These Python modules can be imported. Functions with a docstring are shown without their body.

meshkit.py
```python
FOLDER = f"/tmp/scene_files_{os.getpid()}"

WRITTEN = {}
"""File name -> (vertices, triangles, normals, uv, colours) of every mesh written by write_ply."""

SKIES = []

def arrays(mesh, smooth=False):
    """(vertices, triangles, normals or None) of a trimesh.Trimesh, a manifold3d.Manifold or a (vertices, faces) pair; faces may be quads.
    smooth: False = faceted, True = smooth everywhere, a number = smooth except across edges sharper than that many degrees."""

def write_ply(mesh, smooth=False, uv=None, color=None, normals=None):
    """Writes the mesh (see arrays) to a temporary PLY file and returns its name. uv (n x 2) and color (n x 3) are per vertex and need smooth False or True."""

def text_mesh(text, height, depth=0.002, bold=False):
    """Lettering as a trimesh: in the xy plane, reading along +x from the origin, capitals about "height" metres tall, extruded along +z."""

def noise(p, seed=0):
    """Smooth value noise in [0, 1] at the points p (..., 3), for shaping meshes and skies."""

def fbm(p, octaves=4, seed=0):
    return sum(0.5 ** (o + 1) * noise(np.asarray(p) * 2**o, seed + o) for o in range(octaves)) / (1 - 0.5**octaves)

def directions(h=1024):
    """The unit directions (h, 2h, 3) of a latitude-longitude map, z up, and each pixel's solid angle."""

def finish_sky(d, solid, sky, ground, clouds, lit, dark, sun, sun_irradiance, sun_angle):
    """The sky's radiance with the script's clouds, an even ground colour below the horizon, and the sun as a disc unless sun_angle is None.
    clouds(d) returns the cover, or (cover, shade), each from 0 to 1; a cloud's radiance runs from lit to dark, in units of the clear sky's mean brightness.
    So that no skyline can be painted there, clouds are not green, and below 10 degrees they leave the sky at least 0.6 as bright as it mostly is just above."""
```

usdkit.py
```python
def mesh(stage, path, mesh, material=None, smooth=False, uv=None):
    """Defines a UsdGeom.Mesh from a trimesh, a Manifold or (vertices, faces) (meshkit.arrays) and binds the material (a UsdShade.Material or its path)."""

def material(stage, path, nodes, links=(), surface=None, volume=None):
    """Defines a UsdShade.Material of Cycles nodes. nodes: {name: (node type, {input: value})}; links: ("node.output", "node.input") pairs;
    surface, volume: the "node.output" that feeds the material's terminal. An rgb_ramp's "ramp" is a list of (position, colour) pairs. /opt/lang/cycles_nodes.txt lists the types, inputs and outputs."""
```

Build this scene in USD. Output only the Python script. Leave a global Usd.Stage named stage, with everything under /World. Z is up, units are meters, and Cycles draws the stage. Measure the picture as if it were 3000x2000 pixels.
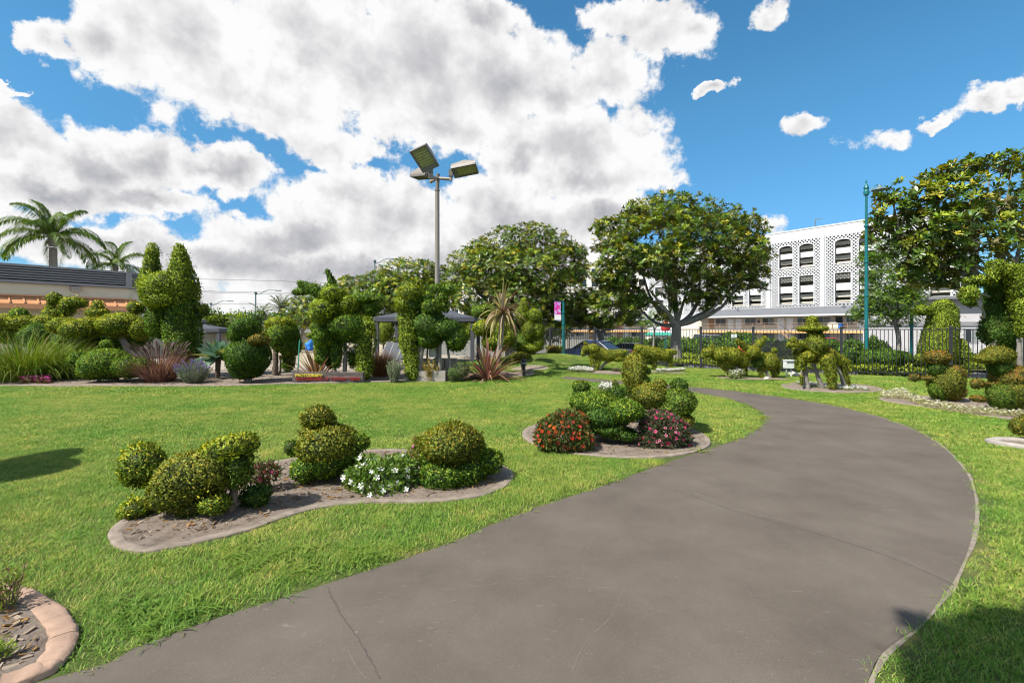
import math, numpy as np, trimesh, shapely, usdkit, meshkit
from shapely.geometry import Polygon, LineString, Point, box as sbox
from shapely import affinity
from pxr import Usd, UsdGeom, UsdLux, UsdShade, Gf, Sdf, Vt

stage = Usd.Stage.CreateInMemory()
UsdGeom.SetStageUpAxis(stage, 'Z'); UsdGeom.SetStageMetersPerUnit(stage, 1.0)
UsdGeom.Xform.Define(stage, '/World'); UsdGeom.Scope.Define(stage, '/World/Looks')

# ------------------------------------------------------------------ camera, sky, sun
EYE, FPX, HORIZON = 1.65, 1400.0, 965.0            # metres, pixels of a 3000 x 2000 frame
cam = UsdGeom.Camera.Define(stage, '/World/camera')
cam.AddTranslateOp().Set(Gf.Vec3d(0, 0, EYE)); cam.AddRotateXOp().Set(90.0)
cam.CreateHorizontalApertureAttr(36.0); cam.CreateVerticalApertureAttr(24.0)
cam.CreateFocalLengthAttr(36.0 * FPX / 3000)
cam.CreateVerticalApertureOffsetAttr(-(1000 - HORIZON) / 3000 * 36.0)
cam.CreateClippingRangeAttr(Gf.Vec2f(0.05, 5000)); cam.CreateFStopAttr(0.0)
cam.CreateExposureAttr(0.80)

SUN_EL = math.radians(50); SUN_AZ = math.atan2(-0.80, -0.60)
sd = np.array([math.sin(SUN_AZ) * math.cos(SUN_EL), math.cos(SUN_AZ) * math.cos(SUN_EL), math.sin(SUN_EL)])
sun = UsdLux.DistantLight.Define(stage, '/World/sun')
sun.CreateIntensityAttr(1.25); sun.CreateNormalizeAttr(True); sun.CreateAngleAttr(0.53); sun.CreateColorAttr(Gf.Vec3f(1, .95, .86))
_x = np.cross([0, 0, 1], sd); _x /= np.linalg.norm(_x); _y = np.cross(sd, _x)
M4 = np.eye(4); M4[0, :3], M4[1, :3], M4[2, :3] = _x, _y, sd
sun.AddTransformOp().Set(Gf.Matrix4d(M4.tolist()))

def px_dir(px, py):                                # azimuth and elevation of a direction
    v = np.array([(px - 1500) / FPX, 1.0, (HORIZON - py) / FPX]); v /= np.linalg.norm(v)
    return math.atan2(v[0], v[1]), math.asin(v[2])

def build_sky():
    n, l = {}, []
    n['tc'] = ('texture_coordinate', {})
    n['sky'] = ('sky_texture', dict(sky_type='single_scattering', sun_disc=False, sun_elevation=SUN_EL, sun_rotation=SUN_AZ, altitude=50.0, air_density=1.0, aerosol_density=0.35, ozone_density=2.2))
    n['hs'] = ('hsv', dict(hue=0.495, saturation=1.22, value=1.0)); l.append(('sky.color', 'hs.color'))
    n['hzf'] = ('map_range', dict(range_type='smoothstep', from_min=.45, from_max=.0, to_min=0.0, to_max=1.0, clamp=True)); n['hz'] = ('mix', dict(mix_type='multiply', color2=(.52, .60, .82))); n['azr'] = ('mix', dict(mix_type='multiply', fac=1.0, color2=(.88, 1.19, 1.16)))
    n['sep'] = ('separate_xyz', {}); l.append(('tc.generated', 'sep.vector'))
    n['az'] = ('math', dict(math_type='arctan2')); l += [('sep.x', 'az.value1'), ('sep.y', 'az.value2')]
    n['el'] = ('math', dict(math_type='arcsine')); l.append(('sep.z', 'el.value1')); l += [('el.value', 'hzf.value'), ('hzf.result', 'hz.fac'), ('hs.color', 'hz.color1'), ('hz.color', 'azr.color1')]
    n['ae'] = ('combine_xyz', {}); l += [('az.value', 'ae.x'), ('el.value', 'ae.y')]
    # warp of the cloud outlines
    n['nw'] = ('noise_texture', dict(dimensions='3D', scale=9.0, detail=9.0, roughness=0.60)); l.append(('tc.generated', 'nw.vector'))
    n['w0'] = ('vector_math', dict(math_type='subtract', vector2=(.5, .5, .5))); l.append(('nw.color', 'w0.vector1'))
    n['w1'] = ('vector_math', dict(math_type='multiply', vector2=(.17, .14, 0))); l.append(('w0.vector', 'w1.vector1'))
    n['aw'] = ('vector_math', dict(math_type='add')); l += [('ae.vector', 'aw.vector1'), ('w1.vector', 'aw.vector2')]
    D = 3000 / 2352
    blobs = [(90,100,75,55),(220,90,110,90),(420,80,220,150),(700,110,260,210),(960,150,230,200),(1140,190,170,140),(1120,60,85,55),(560,230,180,85),(760,330,120,60),(1010,290,150,60),(1270,210,110,70),(1400,160,110,70),(1540,80,110,75),(1470,25,120,45),(1600,70,60,45),(1320,330,190,85),(1200,360,90,60),(1350,410,170,50),
             (30,320,120,75),(180,360,150,75),(340,370,160,70),(520,380,120,55),(90,430,180,60),(330,450,190,45),(800,440,160,60),(900,500,260,90),(700,540,260,60),(1200,520,250,100),(1380,490,110,40),(500,600,330,70),(800,640,350,70),(200,560,260,70),(120,700,400,60),(1100,640,400,70),(250,690,520,62),(900,700,520,62),(1180,600,260,90),(1750,505,55,28),(1850,290,62,30),(2035,318,70,26),(2140,275,42,18),(2270,232,75,28),(2340,215,60,24),(1760,28,34,38),(40,228,45,16),(1660,210,40,18)]
    prev = None
    for k, (x, y, a, b) in enumerate(blobs):
        a0, e0 = px_dir(x * D, y * D); sc_ = (1.04 if x < 1300 else 1.16) if x < 1690 else 1.75
        a1, _ = px_dir((x + a) * D, y * D); a2, _ = px_dir((x - a) * D, y * D); _, e1 = px_dir(x * D, (y - b) * D); _, e2 = px_dir(x * D, (y + b) * D)
        ra, re = abs(a1 - a2) / 2 * sc_, abs(e1 - e2) / 2 * sc_
        n[f'm{k}'] = ('mapping', dict(mapping_type='point', location=(-a0 / ra, -e0 / re, 0), scale=(1 / ra, 1 / re, 0)))
        n[f'l{k}'] = ('vector_math', dict(math_type='length')); l += [('aw.vector', f'm{k}.vector'), (f'm{k}.vector', f'l{k}.vector1')]
        if x >= 1690:                                # thin, broken-up puffs
            n[f'k{k}'] = ('math', dict(math_type='add', value2=.47)); l.append((f'l{k}.value', f'k{k}.value1'))
        lk = f'k{k}.value' if x >= 1690 else f'l{k}.value'
        if prev:
            n[f's{k}'] = ('math', dict(math_type='smoothmin', value3=0.28)); l += [(prev, f's{k}.value1'), (lk, f's{k}.value2')]; prev = f's{k}.value'
        else:
            prev = lk
    # the rest of the sky goes on with scattered cloud of the same kind
    n['ng'] = ('noise_texture', dict(dimensions='3D', scale=2.3, detail=5.0, roughness=0.5)); l.append(('tc.generated', 'ng.vector'))
    n['gg'] = ('map_range', dict(from_min=.40, from_max=.62, to_min=2.0, to_max=0.2)); l.append(('ng.fac', 'gg.value'))
    n['ab'] = ('math', dict(math_type='absolute')); l.append(('az.value', 'ab.value1'))
    n['out'] = ('map_range', dict(range_type='smoothstep', from_min=.95, from_max=1.2, to_min=1.5, to_max=0.0, clamp=True)); l.append(('ab.value', 'out.value'))
    n['g2'] = ('math', dict(math_type='add')); l += [('gg.result', 'g2.value1'), ('out.result', 'g2.value2')]
    n['mm'] = ('math', dict(math_type='minimum')); l += [(prev, 'mm.value1'), ('g2.value', 'mm.value2')]
    # fine billows
    n['nb'] = ('noise_texture', dict(dimensions='3D', scale=13.0, detail=10.0, roughness=0.60)); l.append(('tc.generated', 'nb.vector'))
    n['bw'] = ('math', dict(math_type='multiply_add', value2=-1.9, value3=0.93)); l.append(('nb.fac', 'bw.value1'))
    n['f'] = ('math', dict(math_type='add')); l += [('mm.value', 'f.value1'), ('bw.value', 'f.value2')]
    n['cov'] = ('map_range', dict(range_type='smoothstep', from_min=1.12, from_max=0.84, to_min=0.0, to_max=1.0, clamp=True)); l.append(('f.value', 'cov.value'))
    # relief of the billows: the noise here against the noise a little towards the sun
    n['of'] = ('vector_math', dict(math_type='add', vector2=(-.014, -.004, .022))); l.append(('tc.generated', 'of.vector1'))
    n['nc'] = ('noise_texture', dict(dimensions='3D', scale=13.0, detail=10.0, roughness=0.60)); l.append(('tc.generated', 'nc.vector'))
    n['nd'] = ('noise_texture', dict(dimensions='3D', scale=13.0, detail=5.0, roughness=0.55)); l.append(('of.vector', 'nd.vector'))
    n['rel'] = ('math', dict(math_type='subtract')); l += [('nc.fac', 'rel.value1'), ('nd.fac', 'rel.value2')]
    n['re2'] = ('math', dict(math_type='multiply_add', value2=1.7, value3=0.0)); l.append(('rel.value', 're2.value1'))
    n['thk'] = ('map_range', dict(range_type='smoothstep', from_min=.85, from_max=-.15, to_min=0.0, to_max=1.0, clamp=True)); l.append(('f.value', 'thk.value'))
    n['low'] = ('map_range', dict(range_type='smoothstep', from_min=.40, from_max=.05, to_min=0.75, to_max=1.25, clamp=True)); l.append(('el.value', 'low.value'))
    n['ns'] = ('noise_texture', dict(dimensions='3D', scale=3.6, detail=4.0, roughness=0.5)); l.append(('of.vector', 'ns.vector'))
    n['nsr'] = ('map_range', dict(range_type='smoothstep', from_min=.34, from_max=.58, to_min=0.22, to_max=1.0, clamp=True)); l.append(('ns.fac', 'nsr.value'))
    n['t1'] = ('math', dict(math_type='multiply')); l += [('thk.result', 't1.value1'), ('nsr.result', 't1.value2')]
    n['t2'] = ('math', dict(math_type='multiply')); l += [('t1.value', 't2.value1'), ('low.result', 't2.value2')]
    n['sh'] = ('math', dict(math_type='subtract', use_clamp=True)); l += [('t2.value', 'sh.value1'), ('re2.value', 'sh.value2')]
    n['ccol'] = ('rgb_ramp', dict(ramp=[(0, (6.6, 6.6, 6.6)), (.22, (5.7, 5.68, 5.72)), (.5, (4.5, 4.45, 4.6)), (1, (3.0, 3.08, 3.35))])); l.append(('sh.value', 'ccol.fac'))
    n['mx'] = ('mix', {}); l += [('cov.result', 'mx.fac'), ('azr.color', 'mx.color1'), ('ccol.color', 'mx.color2')]
    n['bg'] = ('background_shader', dict(strength=0.085)); l.append(('mx.color', 'bg.color'))
    usdkit.material(stage, '/World/Looks/sky', n, l, surface='bg.background')
    d = UsdLux.DomeLight.Define(stage, '/World/sky')
    UsdShade.MaterialBindingAPI.Apply(d.GetPrim()).Bind(UsdShade.Material.Get(stage, '/World/Looks/sky'))
    d.GetPrim().SetCustomDataByKey('kind', 'structure')
build_sky()

# ------------------------------------------------------------------ materials
def mat(name, nodes, links, surface='p.BSDF'):
    return usdkit.material(stage, '/World/Looks/' + name, nodes, links, surface=surface)

def plain(name, c, rough=.6, metal=0., var=.12, scale=6., bump=0., spec=.4, bscale=None):
    """A colour with soft uneven wear, and fine relief."""
    c = np.array(c)
    n = {'g': ('geometry', {}), 'n': ('noise_texture', dict(scale=scale, detail=6., roughness=.65)),
         'r': ('rgb_ramp', dict(ramp=[(.25, tuple(c * (1 - var))), (.75, tuple(np.minimum(c * (1 + var), 1)))])),
         'p': ('principled_bsdf', dict(roughness=rough, metallic=metal, specular_ior_level=spec))}
    l = [('g.position', 'n.vector'), ('n.fac', 'r.fac'), ('r.color', 'p.base_color')]
    if bump:
        n['b'] = ('noise_texture', dict(scale=bscale or scale * 8, detail=5., roughness=.7)); n['bm'] = ('bump', dict(strength=bump, distance=.01))
        l += [('g.position', 'b.vector'), ('b.fac', 'bm.height'), ('bm.normal', 'p.normal')]
    return mat(name, n, l)

def leafmat(name, rough=.5, trans=.25, back=None, spec=.35):
    n = {'a': ('attribute', dict(attribute='tint')), 'p': ('principled_bsdf', dict(roughness=rough, specular_ior_level=spec)),
         't': ('translucent_bsdf', {}), 'h': ('hsv', dict(hue=.485, saturation=1.15, value=1.35)), 'm': ('mix_closure', dict(fac=trans))}
    l = [('a.color', 'h.color'), ('h.color', 't.color'), ('p.BSDF', 'm.closure1'), ('t.BSDF', 'm.closure2')]
    if back is not None:
        n['g'] = ('geometry', {}); n['x'] = ('mix', dict(color2=back)); l += [('g.backfacing', 'x.fac'), ('a.color', 'x.color1'), ('x.color', 'p.base_color')]
    else:
        l.append(('a.color', 'p.base_color'))
    return mat(name, n, l, surface='m.closure')

L = {}
L['leaf'] = leafmat('topiary_leaf', .6, .25, spec=.18)
L['magnolia'] = leafmat('magnolia_leaf', .38, .20, back=(.14, .125, .035), spec=.35)
L['blade'] = leafmat('strap_leaf', .55, .25, spec=.2)
L['petal'] = leafmat('petal', .6, .3, spec=.2)
L['grass'] = leafmat('grass_blade', .5, .3)
L['bark'] = plain('bark', (.105, .08, .06), .9, scale=9, var=.35, bump=.6)
L['greybark'] = plain('grey_bark', (.185, .17, .15), .88, scale=6, var=.4, bump=.7)
L['concrete'] = plain('edging_concrete', (.22, .178, .145), .92, scale=11, var=.42, bump=.9)
L['tanstone'] = plain('terracotta_edging', (.30, .20, .145), .9, scale=8, var=.25, bump=.5)
L['white'] = plain('white_paint', (.68, .69, .70), .55, scale=.5, var=.04)
L['lattice'] = plain('lattice_paint', (.50, .505, .52), .6, scale=.7, var=.05)
L['cream'] = plain('cream_stucco', (.62, .57, .47), .85, scale=1.2, var=.08)
L['hotel'] = plain('hotel_stucco', (.66, .63, .57), .85, scale=.8, var=.06)
L['beige'] = plain('beige_stucco', (.48, .43, .33), .9, scale=2, var=.08, bump=.15)
L['motelwall'] = plain('motel_wall', (.46, .40, .33), .9, scale=1, var=.08)
L['orange'] = plain('orange_fascia', (.62, .33, .12), .7, scale=1, var=.08)
L['copper'] = plain('terracotta_metal', (.48, .23, .11), .5, scale=2, var=.08)
L['greymetal'] = plain('grey_louvre', (.17, .17, .18), .55, scale=3, var=.1)
L['dark'] = plain('dark_gap', (.03, .03, .032), .8)
L['shingle'] = plain('shingle', (.13, .135, .15), .9, scale=3, var=.25, bump=.4)
L['deck'] = plain('parking_deck', (.42, .40, .34), .9, scale=.6, var=.1)
L['black'] = plain('black_fence_paint', (.018, .02, .024), .45, scale=8, var=.15)
L['canopy'] = plain('grey_canopy_cloth', (.055, .06, .075), .85, scale=5, var=.12)
L['teal'] = plain('teal_paint', (.006, .115, .125), .4, scale=4, var=.15)
L['lampgrey'] = plain('lamp_post_paint', (.21, .185, .165), .5, scale=5, var=.12)
L['lampdark'] = plain('lamp_dark_paint', (.13, .12, .11), .5, scale=5, var=.12)
L['lens'] = plain('lamp_lens', (.30, .31, .12), .2, scale=14, var=.55, spec=.6)
L['door'] = plain('door_paint', (.62, .63, .66), .6, scale=2, var=.05)
L['glass'] = mat('dark_glass', {'p': ('principled_bsdf', dict(base_color=(.025, .03, .035), roughness=.08, specular_ior_level=.6))}, [])
L['curtain'] = plain('curtain', (.16, .18, .18), .8, scale=2, var=.2)
L['rail'] = plain('brown_rail', (.30, .17, .10), .6)
L['wood'] = plain('weathered_sleeper', (.10, .082, .078), .9, scale=14, var=.5, bump=.8)
L['yellow'] = plain('yellow_paint', (.75, .60, .06), .6, scale=30, var=.15)
L['red'] = plain('red_paint', (.33, .012, .016), .6, scale=30, var=.3)
L['redm'] = plain('red_metal', (.5, .02, .02), .5)
L['tyre'] = plain('tyre', (.02, .02, .02), .8)
L['blue'] = plain('blue_car_paint', (.012, .035, .12), .25, spec=.7, var=.03)
L['silver'] = plain('silver_paint', (.30, .31, .33), .3, metal=.3, var=.03)
L['charcoal'] = plain('charcoal_paint', (.03, .032, .038), .3, var=.03)
L['chaircloth'] = plain('lounger_mesh', (.055, .062, .075), .75)
L['bluecloth'] = plain('blue_cloth', (.01, .16, .62), .6)
L['block'] = plain('concrete_block', (.30, .27, .24), .9, scale=9, var=.25, bump=.4)
L['boxgrey'] = plain('utility_box_paint', (.55, .57, .57), .5)
L['stake'] = plain('stake_paint', (.04, .30, .22), .6)
L['pool'] = plain('pool_deck', (.29, .25, .20), .9, scale=3, var=.12)
L['streetmetal'] = plain('far_lamp_paint', (.10, .15, .16), .5)
L['palmgrey'] = plain('palm_bark', (.22, .19, .16), .9, scale=10, var=.3, bump=.5)
L['wire'] = plain('wire', (.05, .05, .05), .6)
L['orangep'] = plain('orange_board', (.75, .17, .03), .6)
L['rock'] = plain('pale_rock', (.38, .35, .31), .95, scale=6, var=.25, bump=.5)
def mixmat(name, stops, scale, rough=.9, bump=.5, bscale=120., detail=8., extra=None, dist=.01):
    n = {'g': ('geometry', {}), 'n': ('noise_texture', dict(scale=scale, detail=detail, roughness=.62)), 'r': ('rgb_ramp', dict(ramp=stops)),
         'b': ('noise_texture', dict(scale=bscale, detail=6., roughness=.7)), 'bm': ('bump', dict(strength=bump, distance=dist)), 'p': ('principled_bsdf', dict(roughness=rough, specular_ior_level=.25))}
    l = [('g.position', 'n.vector'), ('n.fac', 'r.fac'), ('g.position', 'b.vector'), ('b.fac', 'bm.height'), ('bm.normal', 'p.normal'), ('r.color', 'p.base_color')]
    return mat(name, n, l)
L['lawn'] = mixmat('lawn_soil', [(.3, (.045, .07, .014)), (.5, (.07, .095, .022)), (.62, (.12, .115, .04)), (.75, (.06, .09, .018))], 1.6, bump=1., bscale=60)
L['soil'] = mixmat('bed_soil', [(.25, (.13, .10, .078)), (.45, (.22, .175, .14)), (.6, (.27, .22, .18)), (.8, (.16, .12, .09))], 9., bump=1., bscale=70, dist=.03)
L['asphalt'] = mixmat('street_asphalt', [(.3, (.13, .13, .13)), (.7, (.18, .175, .17))], .8, bump=.3)
L['ground'] = mixmat('bare_ground', [(.3, (.12, .12, .10)), (.7, (.17, .16, .14))], .3, bump=.2)
def pathmat():
    n = {'g': ('geometry', {}), 'n': ('noise_texture', dict(scale=1.4, detail=8., roughness=.6)), 'r': ('rgb_ramp', dict(ramp=[(.28, (.079, .065, .053)), (.5, (.099, .082, .067)), (.72, (.119, .100, .083))])),
         'st': ('mapping', dict(scale=(1., 3.2, 1.), rotation=(0, 0, .35))), 's': ('noise_texture', dict(scale=7., detail=9., roughness=.72)), 'sr': ('map_range', dict(range_type='smoothstep', from_min=.60, from_max=.74, to_min=0., to_max=.7, clamp=True)),
         's2': ('noise_texture', dict(scale=42., detail=4., roughness=.7, distortion=1.2)), 'sr2': ('map_range', dict(range_type='smoothstep', from_min=.62, from_max=.72, to_min=0., to_max=.6, clamp=True)),
         'm1': ('mix', dict(color2=(.17, .152, .14))), 'm2': ('mix', dict(color2=(.20, .18, .165))),
         'f3': ('noise_texture', dict(scale=190., detail=3., roughness=.8)), 'r3': ('rgb_ramp', dict(ramp=[(.3, (.80, .80, .80)), (.5, (1, 1, 1)), (.7, (1.25, 1.24, 1.22))])), 'm3': ('mix', dict(mix_type='multiply', fac=1.)),
         'v': ('noise_texture', dict(scale=110., detail=5., roughness=.7)), 'bm': ('bump', dict(strength=.35, distance=.006)), 'p': ('principled_bsdf', dict(roughness=.78, specular_ior_level=.3))}
    l = [('g.position', 'n.vector'), ('n.fac', 'r.fac'), ('g.position', 'st.vector'), ('st.vector', 's.vector'), ('s.fac', 'sr.value'), ('g.position', 's2.vector'), ('s2.fac', 'sr2.value'),
         ('sr.result', 'm1.fac'), ('r.color', 'm1.color1'), ('sr2.result', 'm2.fac'), ('m1.color', 'm2.color1'), ('m2.color', 'm3.color1'), ('g.position', 'f3.vector'), ('f3.fac', 'r3.fac'), ('r3.color', 'm3.color2'), ('m3.color', 'p.base_color'), ('g.position', 'v.vector'), ('v.fac', 'bm.height'), ('bm.normal', 'p.normal')]
    return mat('path_concrete', n, l)
L['path'] = pathmat()
L['crack'] = plain('path_crack', (.112, .095, .08), .9, scale=20, var=.2)
L['crackdark'] = plain('path_joint', (.07, .058, .05), .9, scale=20, var=.2)
L['paleedge'] = plain('path_edge', (.215, .18, .145), .95, scale=14, var=.4, bump=.6)

# ------------------------------------------------------------------ naming and tagging
USED = {}
def path_for(name, parent='/World'):
    k = (str(parent), name); c = USED.get(k, 0); USED[k] = c + 1
    return f'{parent}/{name}' + (f'_{c:03d}' if c else '')
def tag(p, label=None, cat=None, group=None, kind=None):
    p = p.GetPrim() if hasattr(p, 'GetPrim') else p
    for k, v in (('label', label), ('category', cat), ('group', group), ('kind', kind)):
        if v: p.SetCustomDataByKey(k, v)
    return p
ORG = {}
def thing(name, label, cat, loc=(0, 0, 0), group=None):
    path = path_for(name); x = UsdGeom.Xform.Define(stage, path); x.AddTranslateOp().Set(Gf.Vec3d(*map(float, loc)))
    ORG[path] = np.array(loc, float); return tag(x, label, cat, group)
def org(parent):
    s = str(parent.GetPath())
    return ORG['/'.join(s.split('/')[:3])]
def obj(name, mesh, m, parent=None, smooth=False, tint=None, kind=None, label=None, normals=None):
    """One Mesh prim, given in world coordinates, under parent or under /World."""
    v, f = (mesh.vertices, mesh.faces) if hasattr(mesh, 'faces') else mesh
    v, f = np.asarray(v, float), np.asarray(f, int)
    if parent is not None: v = v - org(parent)
    p = usdkit.mesh(stage, path_for(name, parent.GetPath() if parent is not None else '/World'), (v, f), m, smooth=smooth)
    if tint is not None:
        t = np.asarray(tint, np.float32)
        UsdGeom.PrimvarsAPI(p).CreatePrimvar('tint', Sdf.ValueTypeNames.Color3fArray, 'vertex').Set(Vt.Vec3fArray.FromNumpy(t))
    if normals is not None:
        p.CreateNormalsAttr(Vt.Vec3fArray.FromNumpy(np.asarray(normals, np.float32))); p.SetNormalsInterpolation('vertex')
    if kind: tag(p, kind=kind)
    if label: tag(p, label=label)
    return p.GetPrim()

# ------------------------------------------------------------------ places
def sstep(a, b, x):
    t = np.clip((x - a) / (b - a), 0, 1); return t * t * (3 - 2 * t)
def terrain(x, y):
    x, y = np.asarray(x, float), np.asarray(y, float)
    q = (x - 7.9) * .58 + (y - 20.2) * .81
    return .56 * np.exp(-(((x - 1.5) / 3.0) ** 2 + ((y - 21.3) / 2.5) ** 2)) - .68 * sstep(1.0, 7.5, q) * sstep(-12, 0, x) - .25 * sstep(10, 50, q)
def at(px, py, Y): return np.array([(px - 1500) / FPX * Y, Y, EYE - (py - HORIZON) / FPX * Y])
def G(px, py):
    """The point of the ground seen at a pixel."""
    dx, dz = (px - 1500) / FPX, (HORIZON - py) / FPX
    y = np.linspace(1.5, 60, 6000); hit = np.nonzero(EYE + dz * y <= terrain(dx * y, y))[0]
    Y = y[hit[0]] if len(hit) else 60.
    return np.array([dx * Y, Y, float(terrain(dx * Y, Y))])
D = 3000 / 2352
ZM = {'D': (1 / D, 0, 0), '1': (2.24, 0, 500), '2': (3.36, 600, 750), '3': (3.92, 1100, 750), '4': (2.613, 1600, 550), '6': (5.227, 1600, 900), '7': (1.809, 250, 1150), '7b': (4.704, 2050, 850), '8': (3.36, 1500, 1000), 'R': (1.651, 2450, 400), 'R2': (3.92, 2500, 700), 'P': (1, 0, 0), '9': (4.3556, 560, 850)}
def zp(Z, x, y):
    s, ox, oy = ZM[Z]; return ox + x / s, oy + y / s

# ------------------------------------------------------------------ meshes
cat_ = trimesh.util.concatenate
def bx(c, s, rot=0):
    m = trimesh.creation.box(s)
    if rot: m.apply_transform(trimesh.transformations.rotation_matrix(rot, [0, 0, 1]))
    m.apply_translation(c); return m
def tube(pts, rad, n=8, caps=True):
    pts = np.asarray(pts, float); rad = np.broadcast_to(np.asarray(rad, float), (len(pts),))
    t = np.gradient(pts, axis=0); t /= np.maximum(np.linalg.norm(t, axis=1, keepdims=True), 1e-9)
    ref = np.array([0, 0, 1.]) if abs(t[:, 2]).mean() < .8 else np.array([1., 0, 0])
    a = np.cross(t, ref); a /= np.maximum(np.linalg.norm(a, axis=1, keepdims=True), 1e-9); b = np.cross(a, t)
    th = np.arange(n) / n * 2 * np.pi
    v = (pts[:, None] + rad[:, None, None] * (np.cos(th)[None, :, None] * a[:, None] + np.sin(th)[None, :, None] * b[:, None])).reshape(-1, 3)
    f = []
    for i in range(len(pts) - 1):
        for j in range(n):
            p, q, r, s = i * n + j, i * n + (j + 1) % n, (i + 1) * n + (j + 1) % n, (i + 1) * n + j
            f += [(p, r, q), (p, s, r)]
    if caps:
        k = len(v); v = np.vstack([v, pts[:1], pts[-1:]]); o = (len(pts) - 1) * n
        for j in range(n): f += [(k, j, (j + 1) % n), (k + 1, o + (j + 1) % n, o + j)]
    return trimesh.Trimesh(v, np.array(f), process=False)
def hull(p): return trimesh.Trimesh(np.asarray(p, float)).convex_hull
def lathe(profile, n=16, loc=(0, 0, 0)):
    m = trimesh.creation.revolve(np.asarray(profile, float), sections=n); m.apply_translation(loc); return m
def prism(poly, z0, z1):
    m = trimesh.creation.extrude_polygon(poly, z1 - z0, engine='earcut'); m.apply_translation((0, 0, z0)); return m
class Fr:
    """A facade: u runs left to right along it, w out of it towards the viewer, z up."""
    def __init__(s, A, B):
        s.A, s.B = np.array(A[:2], float), np.array(B[:2], float); d = s.B - s.A; s.len = float(np.linalg.norm(d)); s.u = d / s.len; s.n = np.array([s.u[1], -s.u[0]])
    def p(s, u, w, z):
        q = s.A + s.u * u + s.n * w; return np.array([q[0], q[1], z])
    def mat(s):
        m = np.zeros((4, 4)); m[3, 3] = 1; m[:2, 0] = s.u; m[2, 1] = 1; m[:2, 2] = s.n; m[:2, 3] = s.A; return m
    def box(s, u0, u1, w0, w1, z0, z1):
        m = trimesh.creation.box((u1 - u0, z1 - z0, w1 - w0)); m.apply_translation(((u0 + u1) / 2, (z0 + z1) / 2, (w0 + w1) / 2)); m.apply_transform(s.mat()); return m
    def poly(s, poly, w0, w1):
        gs = getattr(poly, 'geoms', [poly]); m = cat_([trimesh.creation.extrude_polygon(g, w1 - w0, engine='earcut') for g in gs]); m.apply_translation((0, 0, w0)); m.apply_transform(s.mat()); return m
    def at(s, px):                                  # u where the ray of column px meets the facade
        r = (px - 1500) / FPX; return (r * s.A[1] - s.A[0]) / (s.u[0] - r * s.u[1])
    def z(s, px, py): return EYE - (py - HORIZON) / FPX * (s.A + s.u * s.at(px))[1]

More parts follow.
